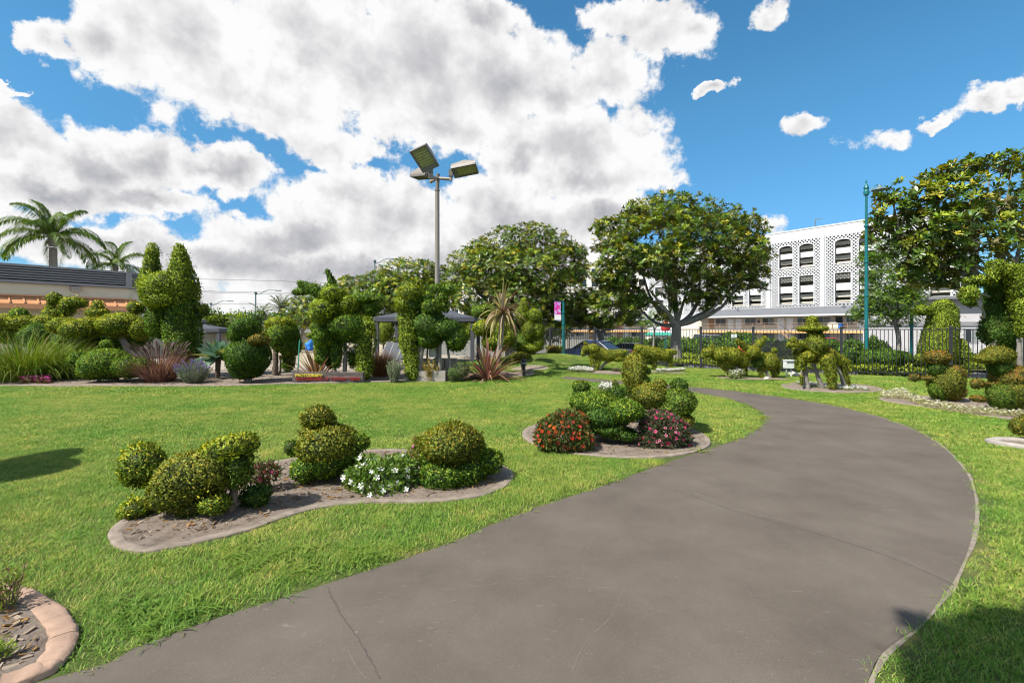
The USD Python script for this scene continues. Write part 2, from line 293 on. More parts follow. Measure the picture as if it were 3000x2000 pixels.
def leaves(P, Dn, N, Ln, W, fold=.12, seg=1):
    """Many leaves as one mesh: base points, directions, normals, lengths, widths. seg 1: folded diamonds; seg 2: longer six-cornered leaves that droop."""
    k = len(P); Dn = Dn / np.linalg.norm(Dn, axis=1, keepdims=True); S = np.cross(Dn, N); S /= np.maximum(np.linalg.norm(S, axis=1, keepdims=True), 1e-9); N = np.cross(S, Dn)
    Ln, W = np.broadcast_to(Ln, k)[:, None], np.broadcast_to(W, k)[:, None]
    if seg == 1:
        mid = P + Dn * Ln * .48 + N * W * fold
        v = np.stack([P, mid + S * W / 2, P + Dn * Ln, mid - S * W / 2], 1); f = np.array([(0, 1, 2), (0, 2, 3)])
    else:
        a, b = P + Dn * Ln * .35 + N * Ln * .05, P + Dn * Ln * .72 + N * Ln * .03
        v = np.stack([P, a + S * W / 2 + N * W * fold, b + S * W * .42 + N * W * fold, P + Dn * Ln - N * Ln * .06, b - S * W * .42 + N * W * fold, a - S * W / 2 + N * W * fold], 1)
        f = np.array([(0, 1, 5), (1, 2, 4), (1, 4, 5), (2, 3, 4)])
    n = v.shape[1]
    return v.reshape(-1, 3), (f[None] + np.arange(k)[:, None, None] * n).reshape(-1, 3), n
def unit(v): return v / np.maximum(np.linalg.norm(v, axis=-1, keepdims=True), 1e-9)
def rand_unit(rng, k): return unit(rng.normal(size=(k, 3)))
def ribbon(base, d0, length, width, droop, nseg=5, normal=None, taper=1.0, wmid=.4):
    """A strap leaf that bends down along its length."""
    d = unit(np.asarray(d0, float)); p = np.asarray(base, float); st = length / nseg
    side = np.cross(d, [0, 0, 1.]); side = unit(side) if np.linalg.norm(side) > 1e-3 else np.array([1., 0, 0])
    if normal is not None: side = unit(np.cross(d, normal))
    v, f = [], []
    for i in range(nseg + 1):
        t = i / nseg; w = width * (.55 + .45 * min(t / wmid, 1)) * (1 - max(0, (t - wmid) / (1 - wmid)) ** 1.6 * taper) / 2 + .0008
        up = np.cross(side, d); v += [p - side * w + up * w * .35, p, p + side * w + up * w * .35]
        d = unit(d + np.array([0, 0, -1.]) * droop / nseg * (.4 + 1.2 * t)); p = p + d * st
    for i in range(nseg):
        a = i * 3; f += [(a, a + 1, a + 4), (a, a + 4, a + 3), (a + 1, a + 2, a + 5), (a + 1, a + 5, a + 4)]
    return np.array(v), np.array(f)
def join(ms):
    v, f, o = [], [], 0
    for m in ms:
        a, b = (m.vertices, m.faces) if hasattr(m, 'faces') else m[:2]
        v.append(np.asarray(a)); f.append(np.asarray(b) + o); o += len(a)
    return np.vstack(v), np.vstack(f)
# ------------------------------------------------------------------ outlines on the ground
def smooth_line(pts, n=8, closed=False):
    p = np.asarray(pts, float)
    if closed: p = np.vstack([p[-1:], p, p[:2]])
    else: p = np.vstack([2 * p[0] - p[1], p, 2 * p[-1] - p[-2]])
    out = []
    for i in range(1, len(p) - 2):
        for t in np.arange(n) / n:
            a, b, c, d = p[i - 1], p[i], p[i + 1], p[i + 2]
            out.append(.5 * (2 * b + (c - a) * t + (2 * a - 5 * b + 4 * c - d) * t * t + (3 * b - a - 3 * c + d) * t ** 3))
    if not closed: out.append(p[-2])
    return np.array(out)
def gl(pts, Z='D'): return np.array([G(*zp(Z, x, y))[:2] for x, y in pts])
def resample(p, n):
    s = np.r_[0, np.cumsum(np.linalg.norm(np.diff(p, axis=0), axis=1))]
    t = np.linspace(0, s[-1], n); return np.stack([np.interp(t, s, p[:, 0]), np.interp(t, s, p[:, 1])], 1)

inner = np.vstack([[(-4.6, 1.0)], gl([(110, 1566), (290, 1500), (480, 1432), (760, 1342), (1000, 1262), (1200, 1180), (1400, 1113), (1550, 1058), (1700, 1008), (1757, 968), (1742, 943), (1690, 921), (1620, 906), (1560, 898), (1450, 886), (1330, 874)])])
outer = np.vstack([[(.6, .9)], gl([(1995, 1566), (2120, 1430), (2200, 1320), (2235, 1220), (2238, 1140), (2215, 1082), (2160, 1024), (2080, 980), (1980, 948), (1850, 921), (1700, 901), (1580, 888), (1480, 879), (1330, 868)])])
ext = [inner[-1] + (-.5, .45), outer[-1] + (-.35, .5)]
inner = smooth_line(np.vstack([inner, [ext[0]]]), 8); outer = smooth_line(np.vstack([outer, [ext[1]]]), 8)
PATH = Polygon(np.vstack([inner, outer[::-1]])).buffer(0)

bed1 = smooth_line(gl([(246, 1235), (258, 1257), (298, 1271), (350, 1270), (450, 1253), (560, 1226), (660, 1190), (760, 1165), (860, 1157), (960, 1158), (1060, 1151), (1120, 1139), (1162, 1120), (1180, 1099), (1172, 1083), (1140, 1066), (1060, 1048), (930, 1035), (840, 1036), (760, 1043), (680, 1055), (600, 1068), (520, 1090), (430, 1120), (350, 1160), (285, 1195), (258, 1215)]), 6, True)
bed2c = G(*zp('D', 1410, 1002)); b2 = np.array([[math.cos(t), math.sin(t)] for t in np.linspace(0, 2 * np.pi, 61)[:-1]]) * (1.42, 1.36) + (bed2c[0], 7.45)
bed0 = smooth_line(np.vstack([gl([(-60, 1348), (0, 1350), (60, 1357), (110, 1378), (152, 1410), (179, 1445), (176, 1480), (160, 1512), (132, 1543), (104, 1560)]), [(-2.32, 2.16)]]), 6)
bed0e = bed0; bed0 = np.vstack([bed0, [(-3.0, 1.4), (-5.2, 1.2), (-5.2, 3.4), (-3.6, 3.35)]])
bed3f = gl([(-160, 890), (0, 887), (250, 887), (500, 887), (670, 882), (860, 878), (1000, 874), (1100, 869), (1170, 866), (1205, 863), (1221, 857), (1205, 852)])
bed3 = np.vstack([smooth_line(bed3f, 6), [(-3.0, 17.3), (-3.2, 19.5), (-26, 19.5), (-26, bed3f[0][1])]])
def blob_bed(cx, cy, a, b, rot=0, n=28, Z='P'):
    c = G(*zp(Z, cx, cy)); t = np.linspace(0, 2 * np.pi, n + 1)[:-1]; p = np.stack([a * np.cos(t), b * np.sin(t)], 1) * (1 + .08 * np.sin(3 * t + cx))[:, None]
    r = np.array([[math.cos(rot), -math.sin(rot)], [math.sin(rot), math.cos(rot)]]); return p @ r.T + c[:2]
bed_duck = smooth_line(gl([(2575, 1170), (2640, 1160), (2760, 1165), (2880, 1170), (3080, 1180), (3160, 1215), (3060, 1238), (2900, 1222), (2760, 1200), (2640, 1185)], 'P'), 6, True)
bed_horse = smooth_line(gl([(2290, 1128), (2360, 1122), (2520, 1128), (2585, 1140), (2560, 1150), (2480, 1152), (2380, 1148), (2310, 1140)], 'P'), 6, True)
bed_calf = blob_bed(2200, 1110, 1.2, .5, -.2); bed_fawn = blob_bed(1770, 1092, 1.0, .5, -.2); bed_fawn2 = blob_bed(1945, 1091, .9, .4, -.3)
bed_stone = blob_bed(2985, 1304, .34, .30); bed_small = blob_bed(1556, 1078, .72, .40, 0)
BEDS = dict(bed1=bed1, ring=b2, bed0=bed0, bed3=bed3, duck=bed_duck, horse=bed_horse, calf=bed_calf, fawn=bed_fawn, fawn2=bed_fawn2, stone=bed_stone, small=bed_small)
BP = {k: Polygon(v).buffer(0) for k, v in BEDS.items()}; BP['bed0'] = BP['bed0'].difference(PATH.buffer(.0))

# ------------------------------------------------------------------ ground
def sheet(xs, ys, fn, keep=None):
    X, Y = np.meshgrid(xs, ys); v = np.stack([X, Y, fn(X, Y)], -1).reshape(-1, 3); nx = len(xs)
    i = (np.arange(len(ys) - 1)[:, None] * nx + np.arange(nx - 1)[None]).ravel(); q = np.stack([i, i + 1, i + nx + 1, i + nx], 1)
    if keep is not None:
        c = v[q].mean(1); q = q[keep(c[:, 0], c[:, 1])]
    f = np.vstack([q[:, [0, 1, 2]], q[:, [0, 2, 3]]]); used = np.unique(f); re = np.full(len(v), -1); re[used] = np.arange(len(used)); return v[used], re[f]
def gline(a, fine_a, fine_b, b, st):
    g = np.geomspace(1, 1 + max(abs(a - fine_a), .1), 26) - 1; h = np.geomspace(1, 1 + max(abs(b - fine_b), .1), 26) - 1
    return np.r_[(fine_a - g)[::-1][:-1], np.arange(fine_a, fine_b, st), fine_b + h]
tag(obj('ground', sheet(gline(-2500, -40, 70, 2500, 1.), gline(-600, -10, 80, 2600, 1.), lambda x, y: terrain(x, y) - .06), L['ground'], smooth=True), kind='structure')
fence_px = [(1540, 24.8), (1612, 24.0), (1742, 22.9), (1880, 21.6), (2053, 20.2), (2207, 18.9), (2465, 17.3), (2786, 16.2), (3140, 15.2)]
FENCE = np.array([((x - 1500) / FPX * Y, Y) for x, Y in fence_px])
lawn_poly = Polygon(np.vstack([[(-30, -9), (26, -9), (26, 13.5)], FENCE[::-1], [(.4, 25.), (-2.6, 24.), (-3.2, 19.4), (-30, 19.4)]]))
lawn_in = lawn_poly.difference(PATH.buffer(-.03))
tag(obj('lawn', sheet(np.arange(-30, 26, .2), np.arange(-9, 25.2, .2), lambda x, y: terrain(x, y) + .004, lambda x, y: shapely.contains_xy(lawn_poly, x, y)), L['lawn'], smooth=True), kind='structure')
n = 260; A, B = resample(inner, n), resample(outer, n)
rng = np.random.default_rng(3)
wob = lambda: np.convolve(rng.normal(size=n + 8), np.ones(5) / 5, 'same')[4:-4, None] * .012
A = A + wob(); B = B + wob(); T = np.linspace(0, 1, 13)[None, :, None]
Pg = (A[:, None] * (1 - T) + B[:, None] * T).reshape(-1, 2); pv = np.c_[Pg, terrain(Pg[:, 0], Pg[:, 1]) + .012]
i = (np.arange(n - 1)[:, None] * 13 + np.arange(12)[None]).ravel(); q = np.stack([i, i + 1, i + 14, i + 13], 1)
path_v, path_f = pv, np.vstack([q[:, [0, 2, 1]], q[:, [0, 3, 2]]])
if np.cross(pv[path_f[0, 1]] - pv[path_f[0, 0]], pv[path_f[0, 2]] - pv[path_f[0, 0]])[2] < 0: path_f = path_f[:, ::-1]
pathx = UsdGeom.Xform.Define(stage, path_for('path')); ORG['/World/path'] = np.zeros(3); tag(pathx, kind='structure'); pathx = pathx.GetPrim()
obj('paving', (path_v, path_f), L['path'], pathx, smooth=True)
def strip(pts, w, z, jit=.0, seed=0):
    p = resample(smooth_line(pts, 8), 70); r = np.random.default_rng(seed); t = unit(np.gradient(p, axis=0)); s = np.c_[-t[:, 1], t[:, 0]]
    p = p + s * np.convolve(r.normal(size=78), np.ones(3) / 3, 'same')[4:-4, None] * jit; ww = w * (.5 + r.random((70, 1))) / 2
    v = np.vstack([np.c_[p + s * ww, np.zeros(70)], np.c_[p - s * ww, np.zeros(70)]]); v[:, 2] = terrain(v[:, 0], v[:, 1]) + z
    k = np.arange(69); f = np.vstack([np.stack([k, k + 70, k + 71], 1), np.stack([k, k + 71, k + 1], 1)]); return v, f
obj('edge', strip(B[20:215:6] + unit(B[20:215:6] - A[20:215:6]) * .012, .028, .009, .010, 5), L['paleedge'], pathx)
for k, (pp, w, z, mtl, jit) in enumerate([
    ([(752, 1352), (775, 1400), (800, 1440), (840, 1500), (873, 1567)], .009, .0128, 'crackdark', .004), ([(735, 1352), (760, 1415), (795, 1490), (820, 1540), (842, 1567)], .006, .0130, 'crack', .003),
    ([(1585, 1140), (1700, 1180), (1850, 1220), (2000, 1268), (2110, 1310), (2190, 1348)], .010, .0128, 'crackdark', .003), ([(1590, 1132), (1720, 1178), (1870, 1214), (2010, 1260), (2180, 1336)], .02, .0124, 'crack', .003),
    ([(820, 1390), (1000, 1361), (1110, 1350), (1230, 1330), (1330, 1333), (1440, 1350), (1560, 1378), (1680, 1392)], .007, .0126, 'crack', .002), ([(1100, 1250), (1112, 1290), (1105, 1330), (1112, 1348)], .006, .0126, 'crack', .002),
    ([(1405, 1205), (1345, 1270), (1340, 1330)], .006, .0128, 'crack', .002), ([(1430, 1362), (1405, 1420), (1345, 1480), (1310, 1560)], .007, .0128, 'crack', .002),
    ([(1320, 1203), (1450, 1204), (1560, 1206), (1620, 1215)], .008, .0126, 'crack', .002), ([(1110, 1545), (1150, 1505), (1200, 1478)], .006, .0126, 'crack', .001), ([(1790, 1250), (1960, 1300), (2080, 1330)], .006, .0126, 'crack', .002), ([(590, 1475), (640, 1455)], .01, .0126, 'crack', .001)]):
    obj('crack', strip(gl(pp), w, z, jit, k), L[mtl], pathx)
# street beyond the fence, pool terrace
def along(q0, q1, z, x0=-6, x1=60, m='asphalt', name='street'):
    d = np.array([.813, -.582]); nn = np.array([.582, .813]); o = np.array([7.9, 20.2]); s = np.arange(x0, x1, .8); w = np.linspace(q0, q1, 14)
    P = o + s[None, :, None] * d + w[:, None, None] * nn; v = np.c_[P.reshape(-1, 2), (terrain(P[..., 0], P[..., 1]) + z).ravel()]; nx = len(s)
    i = (np.arange(13)[:, None] * nx + np.arange(nx - 1)[None]).ravel(); qd = np.stack([i, i + 1, i + nx + 1, i + nx], 1)
    return tag(obj(name, (v, np.vstack([qd[:, [0, 1, 2]], qd[:, [0, 2, 3]]])), L[m], smooth=True), kind='structure')
along(3.6, 15, .0); along(3.2, 3.6, .12, m='block', name='kerb'); along(15, 15.4, .12, m='block', name='kerb'); along(15.4, 18, .10, m='pool', name='pavement')
def patch_sheet(poly, z, m, name, st=.25, bump=0., kind='structure', parent=None, sm=True):
    a, b, c, d = poly.bounds
    def fn(x, y):
        o = terrain(x, y) + z
        if bump: o = o + bump * (meshkit.fbm(np.stack([x * 4, y * 4, x * 0], -1), 4, 7) - .5)
        return o
    v, f = sheet(np.arange(a - st, c + st, st), np.arange(b - st, d + st, st), fn, lambda x, y: shapely.contains_xy(poly.buffer(st * .6), x, y))
    return tag(obj(name, (v, f), L[m], parent, smooth=sm), kind=kind)
patch_sheet(Polygon([(-30, 19.4), (-3.3, 19.4), (-2.7, 24), (.3, 25), (.3, 34), (-30, 34)]), .012, 'pool', 'pool_terrace', .5)
for k in ('bed1', 'ring', 'bed0', 'bed3', 'duck', 'horse', 'calf', 'fawn', 'fawn2', 'stone', 'small'):
    big = k in ('bed3',)
    patch_sheet(BP[k].buffer(-.09 if k != 'bed0' else -.03), .024, 'soil', 'flower_bed_soil', .12 if big else (.025 if k == 'bed0' else .05), bump=.03)
# edging
def edging(outline, label, m, h=.075, w=.115, closed=True, seed=0, joints=0, group=None):
    p = np.asarray(outline); p = resample(np.vstack([p, p[:1]]) if closed else p, max(40, int(len(p) * 1.6)))
    if closed: p = p[:-1]
    N = len(p); t = unit(np.roll(p, -1, 0) - np.roll(p, 1, 0)) if closed else unit(np.gradient(p, axis=0)); s = np.c_[-t[:, 1], t[:, 0]]
    if closed and Polygon(p).exterior.is_ccw is False: s = -s
    r = np.random.default_rng(seed); wj = lambda a: np.convolve(r.normal(size=N + 8), np.ones(4) / 4, 'same')[4:-4] * a
    prof = [(0, -.05), (0, .62), (.10, .9), (.28, 1.0), (.72, .97), (.92, .86), (1, .60), (1, -.05)]        # across (towards the bed), height
    V = []
    hh = h * (1 + wj(.16))
    for a, b in prof:
        q = p + s * (a * w + wj(.007))[:, None]; V.append(np.c_[q, terrain(q[:, 0], q[:, 1]) + np.where(b > 0, b * hh, -.05)])
    V = np.stack(V, 1); M = len(prof)
    th = thing('bed_edging', label, 'edging', (p[0][0], p[0][1], terrain(*p[0])), group)
    def piece(i0, i1, name):
        idx = np.arange(i0, i1 + 1) % N; v = V[idx].copy()
        if joints:
            c = v.mean((0, 1)); v[0] += (v[1] - v[0]) * .06; v[-1] += (v[-2] - v[-1]) * .06; v[..., 2] += r.normal() * .003
        n_ = len(idx); v = v.reshape(-1, 3); f = []
        for i in range(n_ - 1):
            for j in range(M - 1): a = i * M + j; f += [(a, a + M, a + M + 1), (a, a + M + 1, a + 1)]
        for e, fl in ((0, 1), ((n_ - 1) * M, -1)):
            for j in range(1, M - 1): f.append((e, e + j, e + j + 1)[::fl])
        f = np.array(f); mm = trimesh.Trimesh(v, f, process=False)
        if mm.face_normals[2 * 3][2] < 0: f = f[:, ::-1]
        obj(name, (v, f), m, th, smooth=38)
    if joints:
        ks = np.linspace(0, N - (0 if closed else 1), joints + 1).astype(int)
        for a, b in zip(ks[:-1], ks[1:]): piece(a, b, 'edging_stone')
    else: piece(0, N if closed else N - 1, 'kerb_ring')
edging(bed1, 'long bean-shaped concrete edging round the front bed with three clipped birds', L['concrete'], .028, .10, seed=1)
edging(b2, 'round concrete edging of the bed with orange and pink impatiens', L['concrete'], .028, .095, seed=2)
edging(bed0e[::-1], 'terracotta edging stones of the bed in the bottom left corner beside the path', L['tanstone'], .040, .12, closed=False, seed=3, joints=7)
edging(smooth_line(bed3f, 6)[::-1], 'long pale concrete edging in front of the tall topiary and the sign', L['concrete'], .05, .12, closed=False, seed=4)
edging(bed_horse, 'low edging round the bed under the clipped hat-wearing rider', L['concrete'], .03, .10, seed=5)
edging(bed_duck, 'edging of the bed under the clipped ducks at the right', L['concrete'], .03, .10, seed=6)
edging(bed_stone, 'small ring of edging at the right edge beside the path', L['block'], .07, .12, seed=7)
edging(bed_small, 'pale edging round the small bed behind the black bollard light', L['concrete'], .03, .12, seed=8)

# ------------------------------------------------------------------ grass
def tuft(seed, nb, rad, h, w, lean):
    r = np.random.default_rng(seed); a = r.random(nb) * 2 * np.pi; d = rad * np.sqrt(r.random(nb)); P = np.c_[d * np.cos(a), d * np.sin(a), np.zeros(nb) - .004]
    th = r.random(nb) * 2 * np.pi; D1 = unit(np.c_[np.cos(th) * lean, np.sin(th) * lean, np.ones(nb)]); side = np.c_[-np.sin(th + .8 * r.normal(size=nb)), np.cos(th), 0 * th]; side = unit(side)
    H = h * (.5 + .9 * r.random(nb))[:, None]; W = w * (.7 + .6 * r.random(nb))[:, None]; m = P + D1 * H * .55; D2 = unit(D1 + np.c_[np.cos(th), np.sin(th), -.3 + 0 * th] * lean * .9); tip = m + D2 * H * .5
    v = np.stack([P - side * W / 2, P + side * W / 2, m + side * W * .4, m - side * W * .4, tip], 1).reshape(-1, 3); f = (np.array([(0, 1, 2), (0, 2, 3), (3, 2, 4)])[None] + np.arange(nb)[:, None, None] * 5).reshape(-1, 3)
    base = np.array([(.05, .105, .014), (.075, .135, .018), (.10, .155, .025), (.14, .165, .04), (.20, .175, .07)]); c = 1.75 * base[r.choice(5, nb, p=[.16, .26, .26, .20, .12])] * (1.13, 1.19, 1.02) * (.85 + .3 * r.random((nb, 1)))
    return v, f, np.repeat(c, 5, 0)
def grassmat():
    n = {'a': ('attribute', dict(attribute='tint')), 'g': ('geometry', {}), 'n': ('noise_texture', dict(scale=.55, detail=5., roughness=.6)), 'n2': ('noise_texture', dict(scale=3.2, detail=4., roughness=.6)),
         'r': ('rgb_ramp', dict(ramp=[(.30, (.68, .95, .66)), (.46, (.98, 1.03, .88)), (.58, (1.38, 1.16, 1.2)), (.72, (1.1, 1.05, .9))])), 'r2': ('rgb_ramp', dict(ramp=[(.3, (.74, .84, .7)), (.52, (1, 1, 1)), (.7, (1.4, 1.16, 1.25))])),
         'x': ('mix', dict(mix_type='multiply', fac=1.)), 'y': ('mix', dict(mix_type='multiply', fac=1.)), 'p': ('principled_bsdf', dict(roughness=.55, specular_ior_level=.3)), 't': ('translucent_bsdf', {}), 'm': ('mix_closure', dict(fac=.3))}
    l = [('g.position', 'n.vector'), ('g.position', 'n2.vector'), ('n.fac', 'r.fac'), ('n2.fac', 'r2.fac'), ('a.color', 'x.color1'), ('r.color', 'x.color2'), ('x.color', 'y.color1'), ('r2.color', 'y.color2'), ('y.color', 'p.base_color'), ('y.color', 't.color'), ('p.BSDF', 'm.closure1'), ('t.BSDF', 'm.closure2')]
    return mat('lawn_grass', n, l, surface='m.closure')
L['lawngrass'] = grassmat()
def scatter(name, protos, pts, scales, kind='stuff', mtl=None, label=None, cat=None, seed=1):
    r = np.random.default_rng(seed); path = path_for(name); pi = UsdGeom.PointInstancer.Define(stage, path); rel = pi.CreatePrototypesRel()
    for k, (v, f, c) in enumerate(protos):
        m = usdkit.mesh(stage, f'{path}/tuft_{k:03d}' if k else f'{path}/tuft', (v, f), mtl)
        UsdGeom.PrimvarsAPI(m).CreatePrimvar('tint', Sdf.ValueTypeNames.Color3fArray, 'vertex').Set(Vt.Vec3fArray.FromNumpy(c.astype(np.float32))); rel.AddTarget(m.GetPath())
    N = len(pts); a = r.random(N) * 2 * np.pi
    pi.CreateProtoIndicesAttr(Vt.IntArray.FromNumpy(r.integers(0, len(protos), N).astype(np.int32)))
    pi.CreatePositionsAttr(Vt.Vec3fArray.FromNumpy(np.asarray(pts, np.float32)))
    pi.CreateOrientationsAttr(Vt.QuathArray([Gf.Quath(float(math.cos(x / 2)), 0, 0, float(math.sin(x / 2))) for x in a]))
    pi.CreateScalesAttr(Vt.Vec3fArray.FromNumpy(np.asarray(scales, np.float32)))
    tag(pi, label, cat, kind=kind); return pi
blocked = shapely.union_all([PATH.buffer(.075)] + [p.buffer(-.01) for p in BP.values()])
free = lawn_poly.difference(blocked)
def grass_pts(y0, y1, st, seed):
    r = np.random.default_rng(seed); xs, ys = np.meshgrid(np.arange(-22, 22, st), np.arange(y0, y1, st)); p = np.stack([xs.ravel(), ys.ravel()], 1); p += (r.random(p.shape) - .5) * st * .9
    vis = (np.abs(p[:, 0]) < p[:, 1] * 1.1 + .6) & shapely.contains_xy(free, p[:, 0], p[:, 1])
    p = p[vis]; s = (.75 + .5 * r.random(len(p))) * (.7 + .65 * meshkit.fbm(np.c_[p * .9, p[:, :1] * 0], 4, 5)); return np.c_[p, terrain(p[:, 0], p[:, 1]) + .003], s
near = [tuft(10 + k, 170, .13, .036, .0042, .75) for k in range(7)]
mid = [tuft(30 + k, 150, .18, .038, .0075, .75) for k in range(6)]
far = [tuft(50 + k, 110, .27, .042, .014, .7) for k in range(5)]
P1, s1 = grass_pts(1.2, 6.6, .105, 1); P2, s2 = grass_pts(6.6, 12, .15, 2); P3, s3 = grass_pts(12, 25, .22, 3)
for nm, pr, P_, s_, sd_ in (('grass', near, P1, s1, 1), ('grass', mid, P2, s2, 2), ('grass', far, P3, s3, 3)):
    scatter(nm, pr, P_, np.c_[np.ones(len(s_)), np.ones(len(s_)), s_], mtl=L['lawngrass'], label={1: 'mown lawn grass nearest the viewer, round the bean-shaped bed and the path', 2: 'mown lawn grass between the bean-shaped bed and the long pale edging', 3: 'mown lawn grass farthest off, towards the iron fence'}[sd_], cat='grass', seed=sd_)
def tall_tuft(seed, nb, rad, h, w):
    r = np.random.default_rng(seed); ms = []; cs = []
    for k in range(nb):
        a = r.random() * 6.283; d = rad * math.sqrt(r.random()); th = r.random() * 6.283; v, f = ribbon((d * math.cos(a), d * math.sin(a), -.01), (math.cos(th) * .7, math.sin(th) * .7, .8), h * (.6 + .7 * r.random()), w * (.7 + .5 * r.random()), 1.3, 4); ms.append((v, f)); cs.append(np.tile(np.array([(.11, .20, .02), (.15, .23, .03), (.19, .25, .045)][r.integers(3)]), (len(v), 1)))
    v, f = join(ms); return v, f, np.vstack(cs)
coarse = [tall_tuft(70 + k, 20, .08, .125, .0065) for k in range(4)]
r = np.random.default_rng(77); cp = []
for (x, y, a, b, N) in [(560, 1345, 170, 40, 0), (700, 1290, 190, 30, 55), (820, 1275, 110, 22, 18), (400, 1415, 120, 45, 22), (300, 1400, 60, 30, 8), (2290, 1360, 60, 60, 10), (1650, 850, 90, 10, 8)]:
    for _ in range(N):
        p = G(*zp('D', x + a * (r.random() * 2 - 1), y + b * (r.random() * 2 - 1)))
        if shapely.contains_xy(free, p[0], p[1]): cp.append(p)
r2 = np.random.default_rng(78)
for k in range(0, 150):                             # ragged blades along the lawn's edge at the path
    p = A[18 + r2.integers(0, 150)] + r2.normal(size=2) * .02
    d_ = p - A[np.argmin(((A - p) ** 2).sum(1))]
    if shapely.contains_xy(lawn_poly.difference(PATH), p[0], p[1]) and r2.random() < .4: cp.append(np.array([p[0], p[1], float(terrain(*p))]))
cp = np.array(cp); scatter('coarse_grass', coarse, cp, np.tile((.55 + .6 * r.random(len(cp)))[:, None], (1, 3)), mtl=L['lawngrass'], label='coarser long-bladed grass tufts at the edge of the path', cat='grass', seed=9)
# ------------------------------------------------------------------ buildings
def win(fr, parent, u0, u1, z0, z1, frame='white', fw=.07, mull=True, lab=None, curtain=False):
    """A window: a frame standing proud of the wall, its panes set back in it."""
    parts = [fr.box(u0, u1, 0, .06, z0, z0 + fw), fr.box(u0, u1, 0, .06, z1 - fw, z1), fr.box(u0, u0 + fw, 0, .058, z0 + fw, z1 - fw), fr.box(u1 - fw, u1, 0, .058, z0 + fw, z1 - fw)]
    if mull: parts.append(fr.box((u0 + u1) / 2 - fw / 2, (u0 + u1) / 2 + fw / 2, 0, .055, z0 + fw, z1 - fw))
    w = obj('window', cat_(parts), L[frame], parent)
    um = (u0 + u1) / 2 if mull else u1
    obj('pane', fr.box(u0 + fw, um - (fw / 2 if mull else fw), 0, .02, z0 + fw, z1 - fw), L['glass'], w)
    if mull: obj('pane', fr.box(um + fw / 2, u1 - fw, 0, .02, z0 + fw, z1 - fw), L['curtain' if curtain else 'glass'], w)
    return w
def gz(fr, u=0): p = fr.p(u, 0, 0); return float(terrain(p[0], p[1]))

